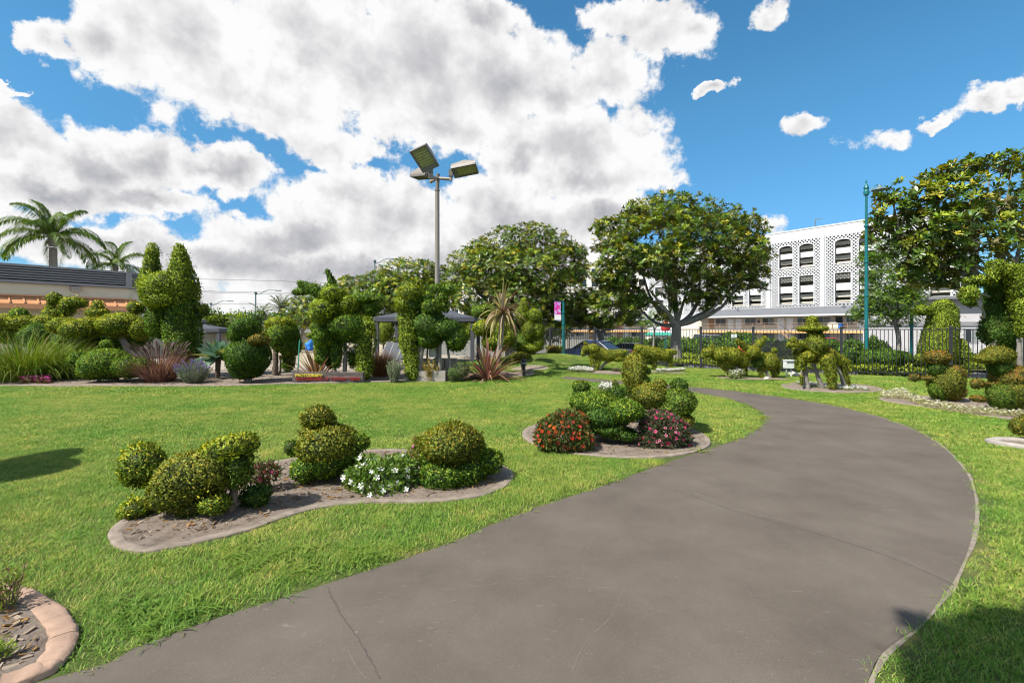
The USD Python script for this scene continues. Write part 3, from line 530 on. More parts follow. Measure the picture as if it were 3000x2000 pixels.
# white parking building behind the lattice
def parking():
    K = 1.45; ux, uy = .616, -.787; X0, Y0 = 35.5, 67.0; s0 = -19.6
    fr = Fr(((X0 + ux * s0) * K, (Y0 + uy * s0) * K), ((X0 + ux * 20.7) * K, (Y0 + uy * 20.7) * K))
    z = lambda h: EYE + (h - EYE) * K
    b = thing('parking_building', 'white parking building faced with diamond lattice and arched openings behind the motel', 'building', fr.p(fr.len / 2, 0, -1))
    Lb = 6.65 * K; u_ = lambda s: (s - s0) * K
    top, lt, lb = z(14.8), z(13.62), z(4.2)
    obj('parapet', fr.box(0, fr.len, -.5, .12, lt + .02, top), L['lattice'], b); obj('coping', fr.box(-.1, fr.len + .1, -.6, .2, top + .003, top + .25), L['lattice'], b)
    obj('base_wall', fr.box(0, fr.len, -.5, .0, -1.5, lb), L['lattice'], b)
    for h in (6.0, 8.15, 10.3, 12.45): pass
    for (za, zb) in ((2.6, 3.3), (5.13, 5.8), (7.25, 8.0), (9.6, 10.3), (12.2, 12.6)):
        obj('deck_floor', fr.box(.3, fr.len - .3, -12, -1.6, z(za), z(zb) - .6), L['deck'], b)
    obj('back_wall', fr.box(.3, fr.len - .3, -12.4, -12, -1, top - .6), L['deck'], b); obj('roof', fr.box(.2, fr.len - .2, -22.4, -.5, top - 1.0, top - .62), L['deck'], b)
    obj('side_wall', fr.box(-.4, 0, -22.4, .0, -1.5, top), L['lattice'], b)
    # one bay's lattice, cut by its openings
    wl, d = 6.15 * K, .43
    reg = sbox(0.0, lb, wl, lt); wins = []
    for a, c in ((1.10, 2.80), (3.62, 5.32)):
        a, c = a * K, c * K
        lo = sbox(a, z(5.0), c, z(8.75)); up = sbox(a, z(9.95), c, z(12.55)); arch = affinity.scale(Point((a + c) / 2, z(12.55)).buffer((c - a) / 2, 12), 1, .42)
        wins += [(a, c, lo), (a, c, up.union(arch.intersection(sbox(a - 1, z(12.55) - .01, c + 1, 99))))]
    hole = shapely.union_all([w[2].buffer(.14, join_style=2) for w in wins])
    lines = []
    ext = wl + (lt - lb)
    for k in np.arange(-ext, ext * 2, d * math.sqrt(2) * 1.0):
        lines.append(LineString([(k, lb - .1), (k + lt - lb + .2, lt + .1)])); lines.append(LineString([(k, lb - .1), (k - (lt - lb) - .2, lt + .1)]))
    bars = shapely.union_all([x.buffer(.072, cap_style=2) for x in lines]).intersection(reg).difference(hole)
    rim = reg.difference(reg.buffer(-.16))
    lat = bars.union(rim.difference(hole))
    frames = shapely.union_all([w[2].buffer(.16, join_style=2).difference(w[2]) for w in wins])
    latm = cat_([trimesh.creation.extrude_polygon(g, .12, engine='earcut') for g in getattr(lat, 'geoms', [lat])])
    for k in range(6):
        s = .58 + 6.65 * (k - 3); u0 = u_(s)
        m = latm.copy(); m.apply_translation((u0 + .3, 0, -.02)); m.apply_transform(fr.mat()); obj('lattice_panel', m, L['lattice'], b)
        obj('pilaster', fr.box(u0 - .52, u0 + .22, -.5, .16, lb - .02, lt + .015), L['lattice'], b)
        for a, c, w in wins:
            fm = w.buffer(.15, join_style=2).difference(w); o = obj('opening_frame', fr.poly(affinity.translate(fm, u0 + .3, 0), -.1, .19), L['lattice'], b)
            z0, z1 = w.bounds[1], w.bounds[3]; hs = (z1 - z0)
            obj('spandrel', fr.box(u0 + .3 + a, u0 + .3 + c, -.75, -.45, z0 + hs * .42, z0 + hs * .66), L['lattice'], b)
            for qa, qb in ((.20, .36), (.82, .97)): obj('added_beam', fr.box(u0 + .3 + a - .3, u0 + .3 + c + .3, -2.2, -1.2, z0 + hs * qa, z0 + hs * qb), L['deck'], b)  # pale beams added to catch light as bright bands inside the openings
            obj('guard_rail', fr.box(u0 + .3 + a, u0 + .3 + c, -1.0, -.9, z0 + hs * .03, z0 + hs * .09), L['deck'], b)
    obj('roof_mast', cat_([fr.box(u_(5.5), u_(5.5) + .14, -3, -2.86, top - .7, top + 2.3), fr.box(u_(5.5) + .14, u_(5.5) + 1.3, -3, -2.86, top + 2.12, top + 2.25)]), L['streetmetal'], b)
parking()

def motel(fr, name, label, lo, feats, zs=EYE, roof=True, storeys=True, end='hip', ridge_h=1.5, depth=7.5):
    """A two-storey motel wing with an access balcony; feats are (kind, u0, u1) on the upper floor, repeated below."""
    b = thing(name, label, 'building', fr.p(fr.len / 2, 0, lo)); W = 1.45; ez = zs + 2.5
    obj('wall', fr.box(0, fr.len, -depth, 0, lo - .3, ez), L['motelwall'], b)
    obj('balcony_floor', fr.box(-.1, fr.len + .1, .004, W, zs - .18, zs - .02), L['motelwall'], b)
    obj('fascia', fr.box(-.1, fr.len + .1, W, W + .06, zs - .62, zs - .26), L['orange'], b); obj('fascia_board', fr.box(-.1, fr.len + .1, W, W + .08, zs - .25, zs + .12), L['motelwall'], b)
    # roof: eaves over the balcony, ridge behind
    e0, e1 = -1.0, fr.len + 1.0; rz = ez + ridge_h; hp = 3.0 if end == 'hip' else 0
    q = [fr.p(e0, W + .5, ez + .02), fr.p(e1, W + .5, ez + .02), fr.p(e1, -depth - .6, ez + .02), fr.p(e0, -depth - .6, ez + .02), fr.p(e0 + hp, -depth / 2 + .5, rz), fr.p(e1, -depth / 2 + .5, rz)]
    obj('roof', hull(q), L['shingle'], b); obj('gutter', fr.box(e0 - .02, e1 + .02, W + .5, W + .62, ez - .22, ez + .06), L['lattice'], b); obj('soffit', fr.box(e0, e1, .02, W + .5, ez - .12, ez), L['motelwall'], b)
    for kind, u0, u1 in feats:
        for fl, z0 in ((1, zs), (0, lo)):
            if kind == 'w': win(fr, b, u0, u1, z0 + .85, z0 + 2.1, 'silver', .06, curtain=(int(u0 * 7) % 3 != 0))
            elif kind == 'd':
                dd = obj('door', fr.box(u0, u1, 0, .05, z0 + .03, z0 + 2.08), L['door'], b); obj('handle', fr.box(u1 - .16, u1 - .09, .05, .09, z0 + .95, z0 + 1.05), L['charcoal'], dd)
            elif kind == 'a': obj('grille', cat_([fr.box(u0, u1, 0, .05, z0 + h, z0 + h + .9) for h in (.15, 1.2)]), L['rail'], b)
            elif kind == 'o' and fl: obj('doorway_shade_panel', fr.box(u0, u1, 0, .03, z0 + .03, z0 + 2.1), L['dark'], b)  # flat dark panel painted as the shade inside a doorway
            elif kind == 'x' and fl:
                e = obj('extinguisher_box', fr.box(u0, u1, 0, .14, z0 + 1.1, z0 + 1.75), L['charcoal'], b)
    k = 0
    for u in np.arange(.2, fr.len, 2.1):
        obj('rail_post', fr.box(u, u + .06, W - .08, W - .02, zs - .02, zs + 1.08), L['rail'], b)
    obj('hand_rail', fr.box(-.05, fr.len, W - .09, W - .01, zs + 1.083, zs + 1.14), L['rail'], b); obj('lower_rail', fr.box(-.05, fr.len, W - .075, W - .025, zs + .52, zs + .57), L['rail'], b)
    for u in np.arange(1.0, fr.len, 8.4): obj('column', fr.box(u, u + .14, W - .3, W - .12, lo - .3, zs - .2), L['charcoal'], b)
    return b
A1, B1 = at(2055, HORIZON, 97), at(2565, HORIZON, 75); fr1 = Fr(A1, B1); zb = lambda x: fr1.at(zp('7b', x, 0)[0])
f1 = [('a', 125, 198), ('w', 222, 360), ('d', 388, 468), ('d', 497, 580), ('w', 625, 775), ('x', 803, 826), ('w', 865, 1025), ('d', 1072, 1165), ('d', 1198, 1288), ('w', 1345, 1500), ('w', 1620, 1800), ('o', 1872, 1970), ('w', 2020, 2120), ('d', 2200, 2290)]
m1 = motel(fr1, 'motel_wing', 'two-storey beige motel wing with orange balcony fascia in front of the white lattice building', -.9, [(k, zb(a), zb(b)) for k, a, b in f1])
# outside stair
us, ue = zb(1200), zb(1440)
for k in range(10):
    t = k / 10; u = us + (ue - us) * t; obj('stair_tread', fr1.box(u, u + (ue - us) / 10 + .1, 1.7, 2.9, EYE - .2 - 2.45 * t - .06, EYE - .2 - 2.45 * t), L['motelwall'], m1)
obj('stair_rail', fr1.poly(Polygon([(us, EYE + .9), (us, EYE + .8), (ue, EYE - 1.65), (ue, EYE - 1.55)]), 2.85, 2.92), L['charcoal'], m1); obj('stair_stringer', fr1.poly(Polygon([(us, EYE - .18), (us, EYE - .5), (ue, EYE - 2.95), (ue, EYE - 2.6)]), 2.92, 3.0), L['rail'], m1)
t_ = thing('laundry_cart', 'cream laundry cart standing on the motel balcony near the stair', 'cart', fr1.p(zb(1860), .8, EYE)); obj('body', fr1.box(zb(1795), zb(1940), .4, 1.2, EYE + .1, EYE + 1.05), L['cream'], t_); obj('load', fr1.box(zb(1820), zb(1900), .5, 1.1, EYE + 1.06, EYE + 1.3), L['white'], t_); obj('sack', fr1.box(zb(1945), zb(1985), .45, 1.1, EYE + .2, EYE + .95), L['bluecloth'], t_)
obj('wheel', cat_([fr1.box(zb(1800) + d, zb(1800) + d + .12, .5, .6, EYE - .015, EYE + .1) for d in (0, 2.2)]), L['tyre'], t_)
for x, lab in ((1930, 'second round roof vent'), (478, 'small round roof vent')):
    p = fr1.p(zb(x), -1.2 if x < 900 else -1.8, EYE + 3.25); v = thing('roof_vent', 'small metal vent on the motel roof ' + ('near the left hip' if x < 900 else 'above the laundry cart'), 'vent', p); obj('pipe', trimesh.creation.cylinder(.16, 1.0, sections=10, transform=trimesh.transformations.translation_matrix(p + (0, 0, .1))), L['silver'], v); obj('cap', trimesh.creation.cylinder(.32, .2, sections=10, transform=trimesh.transformations.translation_matrix(p + (0, 0, .7))), L['silver'], v)
fr2 = Fr(at(1560, HORIZON, 132), at(2062, HORIZON, 116)); f2 = []
for k in range(6): u = 1.2 + k * 7.3; f2 += [('a', u, u + 1.3), ('d', u + 1.9, u + 2.9), ('w', u + 3.7, u + 5.9)]
motel(fr2, 'motel_wing', 'farther beige motel wing behind the hedge and the small magnolia', -.95, [x for x in f2 if x[2] < fr2.len - .3])
# gable end between the wings
g = thing('gable_shed', 'cream gabled shed between the two motel wings', 'shed', at(2030, HORIZON, 104)); frg = Fr(at(1995, HORIZON, 106), at(2070, HORIZON, 103)); obj('wall', frg.poly(Polygon([(0, -1), (frg.len, -1), (frg.len, 3.1), (frg.len / 2, 4.4), (0, 3.1)]), -5, 0), L['cream'], g); obj('roof', frg.poly(Polygon([(-.4, 2.98), (frg.len / 2, 4.43), (frg.len + .4, 2.98), (frg.len + .4, 3.15), (frg.len / 2, 4.62), (-.4, 3.15)]), -5.2, .3), L['shingle'], g)
# right wing, near, in the shade of the magnolia
fr3 = Fr(at(2528, HORIZON, 52), at(3250, HORIZON, 40)); b3 = thing('side_wing', 'shade-tinted grey stucco wing behind the hedge at the right with a curtained window', 'building', fr3.p(8, 0, -.8))
L['shadedstucco'] = plain('shade_tinted_stucco', (.36, .35, .36), .9, scale=1.5, var=.08)  # wall colour takes in the purplish shade lying on the stucco
def dz(px, py): return fr3.at(px), fr3.z(px, py)
obj('wall', fr3.box(0, fr3.len, -8, 0, -1.2, 2.3), L['shadedstucco'], b3); obj('upper_wall', fr3.box(0, fr3.len, -8, -.6, 2.31, 4.6), L['shadedstucco'], b3); obj('roof', fr3.poly(Polygon([(-.5, 4.62), (fr3.len, 4.62), (fr3.len, 4.9), (-.5, 4.9)]), -8.5, .6), L['shingle'], b3); obj('fascia', fr3.box(-.5, fr3.len, .0, .12, 2.0, 2.4), L['greymetal'], b3)
for a, c in ((2700, 2745), (2826, 2868), (2935, 2985)):
    u0, u1 = fr3.at(a), fr3.at(c); win(fr3, b3, u0, u1, .35, 1.75, 'silver', .07, curtain=True)
# hotel
hf = Fr(at(1300, HORIZON, 148), at(1990, HORIZON, 140)); h = thing('hotel', 'cream hotel block with rows of dark windows behind the magnolias', 'building', hf.p(30, 0, -1)); uu = lambda px: hf.at(px)
obj('wall', hf.box(uu(1685), uu(1990), -14, 0, -1.5, 21.2), L['hotel'], h); obj('cornice', hf.box(uu(1680), uu(1995), -14.3, .35, 21.21, 21.9), L['hotel'], h); obj('penthouse', hf.box(uu(1725), uu(1815), -9, -2, 21.91, 23.6), L['hotel'], h); obj('lower_wall', hf.box(uu(1300), uu(1684), -14, -.5, -1.5, 16.5), L['hotel'], h); obj('lower_cornice', hf.box(uu(1298), uu(1684), -14, -.2, 16.51, 17.1), L['hotel'], h)
for fl in range(6):
    for k in range(9):
        u0 = uu(1698) + k * 3.45
        if u0 + 2.2 < uu(1988): win(hf, h, u0, u0 + 2.1, 1.6 + fl * 3.2, 3.9 + fl * 3.2, 'cream', .12, mull=False)
hf2 = Fr(hf.p(0, -.5, 0)[:2], hf.p(10, -.5, 0)[:2])
for fl in range(4):
    for k in range(9): win(hf2, h, uu(1320) + k * 4.0, uu(1320) + k * 4.0 + 2.4, 2.2 + fl * 3.4, 4.6 + fl * 3.4, 'rail' if k % 2 else 'white', .14, mull=True)

# left building
Lf = Fr(at(-160, HORIZON, 21.9), at(377, HORIZON, 27)); b = thing('pool_building', 'beige stucco building with grey roof louvres and terracotta metal awning at the left', 'building', Lf.p(6, 0, 0))
Lr = Fr(Lf.B, Lf.B + np.array([-.12, 6]))
zz = lambda py: EYE - (py - HORIZON) / FPX * 27
zt, zl, za, zab = zz(797), zz(845), zz(879), zz(908)
obj('wall', Lf.box(0, Lf.len, -7, 0, -.2, zl), L['beige'], b); obj('end_wall', Lr.box(.0, 6, -3, 0.0, -.2, zl - .004), L['beige'], b)
for fr, nm in ((Lf, 'front'), (Lr, 'end')):
    w0 = .10 if nm == 'front' else .06; Hh = zt - zl; e = .12 if nm == 'front' else 0
    obj('louvre_backing', fr.box(0, fr.len, -.5, w0 - .09, zl + .003, zt - .02), L['dark'], b)
    obj('louvre_frame', cat_([fr.box(0, fr.len + e, -.05, w0 + .06, zt - .11, zt), fr.box(0, fr.len + e, -.05, w0 + .05, zl + .004, zl + .13), fr.box(fr.len - .16, fr.len + e - .001, -.04, w0 + .055, zl + .131, zt - .111)]), L['greymetal'], b)
    for k in range(5):
        z0 = zl + .2 + k * (Hh - .3) / 5;
        m = hull([fr.p(0.02, w0 - .08, z0 + .10), fr.p(fr.len - .17, w0 - .08, z0 + .10), fr.p(.02, w0 + .03, z0), fr.p(fr.len - .17, w0 + .03, z0), fr.p(.02, w0 + .03, z0 + .05), fr.p(fr.len - .17, w0 + .03, z0 + .05), fr.p(.02, w0 - .08, z0 + .13), fr.p(fr.len - .17, w0 - .08, z0 + .13)])
        obj('slat', m, L['greymetal'], b)
npan = 14; pw = (Lf.len + .3) / npan
for k in range(npan):
    u0, u1 = k * pw, (k + 1) * pw - .015
    obj('awning_panel', hull([Lf.p(u0, .02, za), Lf.p(u1, .02, za), Lf.p(u0, .95, zab + .16), Lf.p(u1, .95, zab + .16), Lf.p(u0, .02, za - .06), Lf.p(u1, .02, za - .06), Lf.p(u0, .95, zab + .1), Lf.p(u1, .95, zab + .1)]), L['copper'], b)
    obj('awning_rib', hull([Lf.p(u1 - .03, .02, za + .06), Lf.p(u1 + .03, .02, za + .06), Lf.p(u1 - .03, .98, zab + .22), Lf.p(u1 + .03, .98, zab + .22), Lf.p(u1 - .03, .98, zab + .12), Lf.p(u1 + .03, .98, zab + .12), Lf.p(u1 - .03, .02, za + .003), Lf.p(u1 + .03, .02, za + .003)]), L['copper'], b)
obj('awning_edge', Lf.box(0, Lf.len + .3, .93, 1.0, zab - .08, zab + .14), L['copper'], b); obj('awning_top', Lf.box(0, Lf.len + .2, .003, .1, za, za + .08), L['copper'], b)
u0 = Lf.at(221); wl = thing('wall_lamp', 'small grey box light high on the beige wall above the awning', 'lamp', Lf.p(u0, .1, zz(845))); zc = Lf.z(221, 845); obj('housing', hull([Lf.p(u0 + a, w, zc + z) for a in (-.21, .21) for w, z in ((0, -.1), (0, .12), (.22, .09), (.24, -.1))]), L['lampgrey'], wl); obj('diffuser', Lf.box(u0 - .17, u0 + .17, .02, .2, zc - .13, zc - .102), L['white'], wl)
obj('glass_door', Lf.box(Lf.at(225), Lf.at(262), .001, .05, .1, 2.2), L['glass'], b)
win(Lf, b, Lf.at(60), Lf.at(120), .9, 2.1, 'white', .07)

# low wall of the pool terrace
tw = Fr((-24, 31.0), (-6.2, 30.0)); t_ = thing('terrace_wall', 'low tan wall along the far side of the pool terrace', 'wall', tw.p(8, 0, 0)); obj('wall', tw.box(0, tw.len, -.25, 0, -.4, 1.35), L['beige'], t_); obj('capping', tw.box(-.05, tw.len + .05, -.3, .05, 1.353, 1.45), L['pool'], t_)

# ------------------------------------------------------------------ fence with its pickets
fn = thing('iron_fence', 'black iron picket fence between the lawn and the street', 'fence', (FENCE[4][0], FENCE[4][1], float(terrain(*FENCE[4]))))
def zf(p, base=.05): return float(terrain(p[0], p[1])) + base
for k, p in enumerate(FENCE):
    zb_ = zf(p, 0); top = EYE + .06 if k > 0 else EYE + .05
    po = obj('post', bx((p[0], p[1], (zb_ - .2 + top) / 2), (.085, .085, top - zb_ + .2), -.6), L['black'], fn); obj('post_cap', trimesh.creation.icosphere(1, .055).apply_translation((p[0], p[1], top + .02)), L['black'], po)
for a, c in zip(FENCE[:-1], FENCE[1:]):
    d = np.linalg.norm(c - a); u = (c - a) / d; ang = math.atan2(u[1], u[0]); za_, zc_ = zf(a, .12), zf(c, .12)
    for ztop, h in ((EYE - .015, .035), (None, .035)):
        p0 = np.array([*(a + u * .043), ztop if ztop else za_]); p1 = np.array([*(c - u * .043), ztop if ztop else zc_])
        s = np.array([-u[1], u[0], 0]) * .019; obj('rail', hull([p0 + s, p0 - s, p1 + s, p1 - s, p0 + s + (0, 0, h), p0 - s + (0, 0, h), p1 + s + (0, 0, h), p1 - s + (0, 0, h)]), L['black'], fn)
    nk = int(round(d / .118)); 
    for j in range(1, nk):
        p = a + u * d * j / nk; zb2 = za_ + (zc_ - za_) * j / nk - .06; obj('picket', bx((p[0], p[1], (zb2 + EYE - .016) / 2), (.017, .017, EYE - .016 - zb2), ang), L['black'], fn)
# ------------------------------------------------------------------ clipped foliage
TONES = {                                       # dark, mid, light, young growth, share of young growth
    'yew': ((.035, .07, .012), (.065, .11, .017), (.10, .15, .024), (.20, .20, .03), .10),
    'dark': ((.022, .055, .010), (.04, .085, .014), (.075, .125, .02), (.14, .17, .03), .06),
    'gold': ((.05, .085, .012), (.10, .14, .016), (.17, .20, .022), (.30, .26, .025), .22),
    'green': ((.03, .07, .010), (.06, .115, .014), (.11, .17, .02), (.23, .24, .03), .14),
    'olive': ((.055, .075, .014), (.10, .115, .018), (.15, .155, .025), (.25, .18, .03), .16),
    'amber': ((.075, .105, .015), (.145, .17, .02), (.215, .225, .028), (.32, .25, .03), .22),
    'amberdark': ((.062, .095, .015), (.12, .15, .02), (.18, .20, .028), (.28, .21, .03), .18),
    'rust': ((.06, .075, .016), (.10, .105, .02), (.15, .13, .028), (.26, .11, .03), .26),
    'lime': ((.07, .11, .014), (.13, .17, .018), (.19, .23, .025), (.26, .27, .03), .15),
    'hedge': ((.022, .055, .010), (.045, .095, .014), (.08, .14, .02), (.13, .18, .025), .1),
    'magnolia': ((.022, .05, .008), (.06, .105, .013), (.14, .17, .02), (.24, .215, .03), .13),
    'tree': ((.025, .06, .012), (.05, .10, .016), (.09, .15, .024), (.14, .18, .03), .1),
}
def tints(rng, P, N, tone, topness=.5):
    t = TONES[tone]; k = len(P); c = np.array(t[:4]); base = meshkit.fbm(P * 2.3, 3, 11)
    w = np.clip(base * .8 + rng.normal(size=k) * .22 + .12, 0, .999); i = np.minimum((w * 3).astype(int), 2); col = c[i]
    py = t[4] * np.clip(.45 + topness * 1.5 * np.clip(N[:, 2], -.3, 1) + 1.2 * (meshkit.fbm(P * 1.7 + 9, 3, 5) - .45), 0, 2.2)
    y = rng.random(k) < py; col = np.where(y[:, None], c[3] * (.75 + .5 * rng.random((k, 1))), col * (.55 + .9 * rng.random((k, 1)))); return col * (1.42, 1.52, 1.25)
class Eb:                                       # an ellipsoid of foliage: centre, half axes, turn in the picture plane
    def __init__(s, c, r, rot=0):
        s.c, s.r = np.array(c, float), np.array(r, float); a = math.radians(rot); s.R = np.array([[math.cos(a), 0, -math.sin(a)], [0, 1, 0], [math.sin(a), 0, math.cos(a)]])
        p = 1.6; s.area = 4 * np.pi * (((s.r[0] * s.r[1]) ** p + (s.r[0] * s.r[2]) ** p + (s.r[1] * s.r[2]) ** p) / 3) ** (1 / p)
    def f(s, P): return np.linalg.norm(((P - s.c) @ s.R) / s.r, axis=1)
    def sample(s, rng, k):
        u = rand_unit(rng, k * 3); g = np.linalg.norm(u / s.r, axis=1); u = u[rng.choice(len(u), k, p=g / g.sum())]; return (u * s.r) @ s.R.T + s.c, unit((u / s.r) @ s.R.T)
    def core(s, q):
        m = trimesh.creation.icosphere(2); return (m.vertices * s.r * q) @ s.R.T + s.c, m.faces
class Lb:                                       # a tapering limb of foliage
    def __init__(s, a, ra, b, rb):
        s.a, s.b, s.ra, s.rb = np.array(a, float), np.array(b, float), ra, rb; s.d = s.b - s.a; s.l = np.linalg.norm(s.d); s.area = np.pi * (ra + rb) * s.l + 2 * np.pi * (ra * ra + rb * rb)
    def f(s, P):
        t = np.clip((P - s.a) @ s.d / s.l ** 2, 0, 1); return np.linalg.norm(P - s.a - t[:, None] * s.d, axis=1) / (s.ra + (s.rb - s.ra) * t)
    def sample(s, rng, k):
        u = rand_unit(rng, k); side = np.pi * (s.ra + s.rb) * s.l / s.area; on = rng.random(k) < side; t = rng.random(k); dn = s.d / s.l
        e = rng.random(k) < s.ra ** 2 / (s.ra ** 2 + s.rb ** 2); t = np.where(on, t, np.where(e, 0., 1.)); along_ = u @ dn
        u = np.where(on[:, None], unit(u - along_[:, None] * dn), np.where(((along_ > 0) == e)[:, None], u - 2 * along_[:, None] * dn, u)); return s.a + t[:, None] * s.d + u * (s.ra + (s.rb - s.ra) * t)[:, None], u
    def core(s, q):
        i = trimesh.creation.icosphere(1); m = hull(np.vstack([s.a + i.vertices * s.ra * q, s.b + i.vertices * s.rb * q])); return m.vertices, m.faces
def foliage(prims, leaf, rng, tone, cover=1.7, lump=.5, aspect=.5, stray=.03, topness=.5, core=.90, tones=None, loose=.0, up=.35):
    """Leaves over the union of the shapes, standing on a closed inner mass of twigs and leaves, darkened with painted inner shade."""
    Ps, Ns, Ts = [], [], []
    for i, s in enumerate(prims):
        k = int(s.area * cover / (leaf * leaf * aspect * .5)); k = min(k, 26000)
        P, N = s.sample(rng, k); keep = np.ones(k, bool)
        for j, o in enumerate(prims):
            if j != i: keep &= o.f(P) > .96
        keep &= (meshkit.fbm(P / (leaf * 5.5) + 3.3, 3, 9) > .36) | (rng.random(k) < .35)
        P, N = P[keep], N[keep]; Ps.append(P); Ns.append(N); Ts.append(tints(rng, P, N, (tones or {}).get(i, tone), topness))
    P, N, C = np.vstack(Ps), np.vstack(Ns), np.vstack(Ts); k = len(P)
    lum = (meshkit.fbm(P / (leaf * 5), 3, 2) - .5) * leaf * 3.2 * lump + (meshkit.fbm(P / (leaf * 20), 2, 4) - .5) * leaf * 3.6 * lump
    out = rng.normal(size=k) * leaf * (.22 + loose) + np.where(rng.random(k) < stray, rng.random(k) * leaf * 2.6, 0)
    Pd = P + N * (lum + out - leaf * .35)[:, None]
    Dn = unit(N * (.35 + .3 * rng.random((k, 1))) + rand_unit(rng, k) * .85 + np.array([0, 0, up])); Nn = unit(N + rand_unit(rng, k) * .55); SN = np.repeat(unit(N + rand_unit(rng, k) * .75), 4, 0)
    v, f, n = leaves(Pd, Dn, Nn, leaf * (.7 + .6 * rng.random(k)), leaf * aspect * (.75 + .5 * rng.random(k)))
    tint = np.repeat(C, n, 0); ms, o, cs = [v], len(v), [tint]; fs = [f]; ns = [SN]
    c0 = np.array(TONES[tone][0]) * .5 + np.array((.016, .014, .007))  # core colour: twig brown, darkened to paint the shade between the leaves
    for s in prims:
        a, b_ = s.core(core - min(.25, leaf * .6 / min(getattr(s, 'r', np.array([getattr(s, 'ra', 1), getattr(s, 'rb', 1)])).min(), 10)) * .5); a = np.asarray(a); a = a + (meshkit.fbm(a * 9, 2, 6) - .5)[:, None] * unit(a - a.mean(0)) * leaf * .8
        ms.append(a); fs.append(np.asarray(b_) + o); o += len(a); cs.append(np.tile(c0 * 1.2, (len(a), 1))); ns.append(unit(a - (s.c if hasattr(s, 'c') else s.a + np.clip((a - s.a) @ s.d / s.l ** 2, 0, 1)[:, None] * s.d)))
    foliage.normals = np.vstack(ns)
    return np.vstack(ms), np.vstack(fs), np.vstack(cs)
def squash(rx, dp, c):                          # half width and half depth that show as half width rx away from the middle of the view
    k = 1 / math.sqrt(1 + (dp / rx * c[0] / c[1]) ** 2); return rx * k, dp * k
def topiary(name, label, Z, Y, specs, leaf=.05, tone='yew', trunks=(), group=None, seed=None, cat='topiary', bark='greybark', aspect=.5, cover=1.7, lump=.5, tones=None, topness=.5, stray=.03, core=.90, loose=0., base=None, cat_leaf='foliage'):
    """specs in the pixels of a view Z, at distance Y: ('e', x, y, rx, ry, [dy, depth, rot]) ellipsoid, ('l', x0, y0, r0, x1, y1, r1, [dy0, dy1]) limb."""
    s = ZM[Z][0] * FPX; k = lambda r, y: r / s * y
    pr = []
    for q in specs:
        if q[0] == 'e':
            _, x, y, rx, ry, *o = q; dy, dp, rot = (list(o) + [0, None, 0][len(o):]); yy = Y + dy; rx, ry = k(rx, yy), k(ry, yy)
            cc = at(*zp(Z, x, y), yy); rx, dp = squash(rx, dp if dp else min(max(rx, ry) * .85, (rx + ry) / 2 * 1.1), cc); pr.append(Eb(cc, (rx, dp, ry), rot))
        else:
            _, x0, y0, r0, x1, y1, r1, *o = q; a, b_ = (list(o) + [0, 0][len(o):]); p0, p1 = at(*zp(Z, x0, y0), Y + a), at(*zp(Z, x1, y1), Y + b_); q4 = lambda c: (1 + (c[0] / c[1]) ** 2) ** -.35; pr.append(Lb(p0, k(r0, Y + a) * q4(p0), p1, k(r1, Y + b_) * q4(p1)))
    allc = np.array([p.c if hasattr(p, 'c') else p.b for p in pr]); bx_, by_ = (allc[:, 0].mean(), Y) if base is None else (at(*zp(Z, base, 0), Y)[0], Y)
    t = thing(name, label, cat, (bx_, by_, float(terrain(bx_, by_))), group); rng = np.random.default_rng(seed or (abs(hash_(label)) % 99991))
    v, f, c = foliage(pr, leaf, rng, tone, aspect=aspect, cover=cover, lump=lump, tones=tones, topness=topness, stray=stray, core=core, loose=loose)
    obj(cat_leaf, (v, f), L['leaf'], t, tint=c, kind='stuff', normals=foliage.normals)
    for q in trunks:                             # (x0, y0, r0, x1, y1, r1, dy0, dy1); y1 None: down into the ground
        x0, y0, r0, x1, y1, r1, *o = q; a, b_ = (list(o) + [0, 0][len(o):]); p0 = at(*zp(Z, x0, y0), Y + a)
        p1 = at(*zp(Z, x1, y1 if y1 is not None else y0), Y + b_)
        if y1 is None: p1[2] = float(terrain(p1[0], p1[1])) - .04
        T = np.linspace(0, 1, 9)[:, None]; w = rng.normal(size=3) * np.linalg.norm(p1 - p0) * .05; pts = p0 * (1 - T) + p1 * T + np.sin(T * np.pi) * w
        rr = np.linspace(k(r0, Y), k(r1, Y), 9) * (1 + .10 * rng.normal(size=9)); rr[-1] *= 1.25; obj('trunk', tube(pts, rr, 8), L[bark], t, smooth=True)
    return t
def hash_(s):
    h = 7
    for ch in s: h = (h * 131 + ord(ch)) % 2147483647
    return h
TG = None
# --- front bed: three clipped birds
topiary('topiary', 'clipped shrub bird with raised crest and round tail in the bean-shaped bed', '7', 4.25,
    [('e', 305, 392, 138, 118, .12), ('e', 560, 455, 218, 130, 0, .30, 12), ('e', 480, 530, 170, 100, -.05, .24), ('e', 700, 400, 130, 120, 0, .25), ('e', 760, 300, 150, 62, 0, .2, 18), ('e', 845, 280, 66, 52, 0, .15), ('e', 820, 400, 62, 110, 0, .17), ('e', 275, 615, 118, 52, -.05, .2), ('e', 690, 590, 95, 55, -.12, .16), ('e', 570, 600, 110, 70, 0, .22), ('e', 900, 548, 84, 58, .18, .16)],
    .030, 'gold', [(790, 480, 22, 750, None, 30), (690, 620, 14, 700, None, 22, -.1, -.12), (880, 560, 9, 780, 600, 14, .18, 0)], bark='bark', aspect=.46, cover=1.55, lump=.75, tones={1: 'olive', 2: 'olive', 4: 'gold', 6: 'yew', 9: 'olive', 10: 'dark', 3: 'olive'}, base=740)
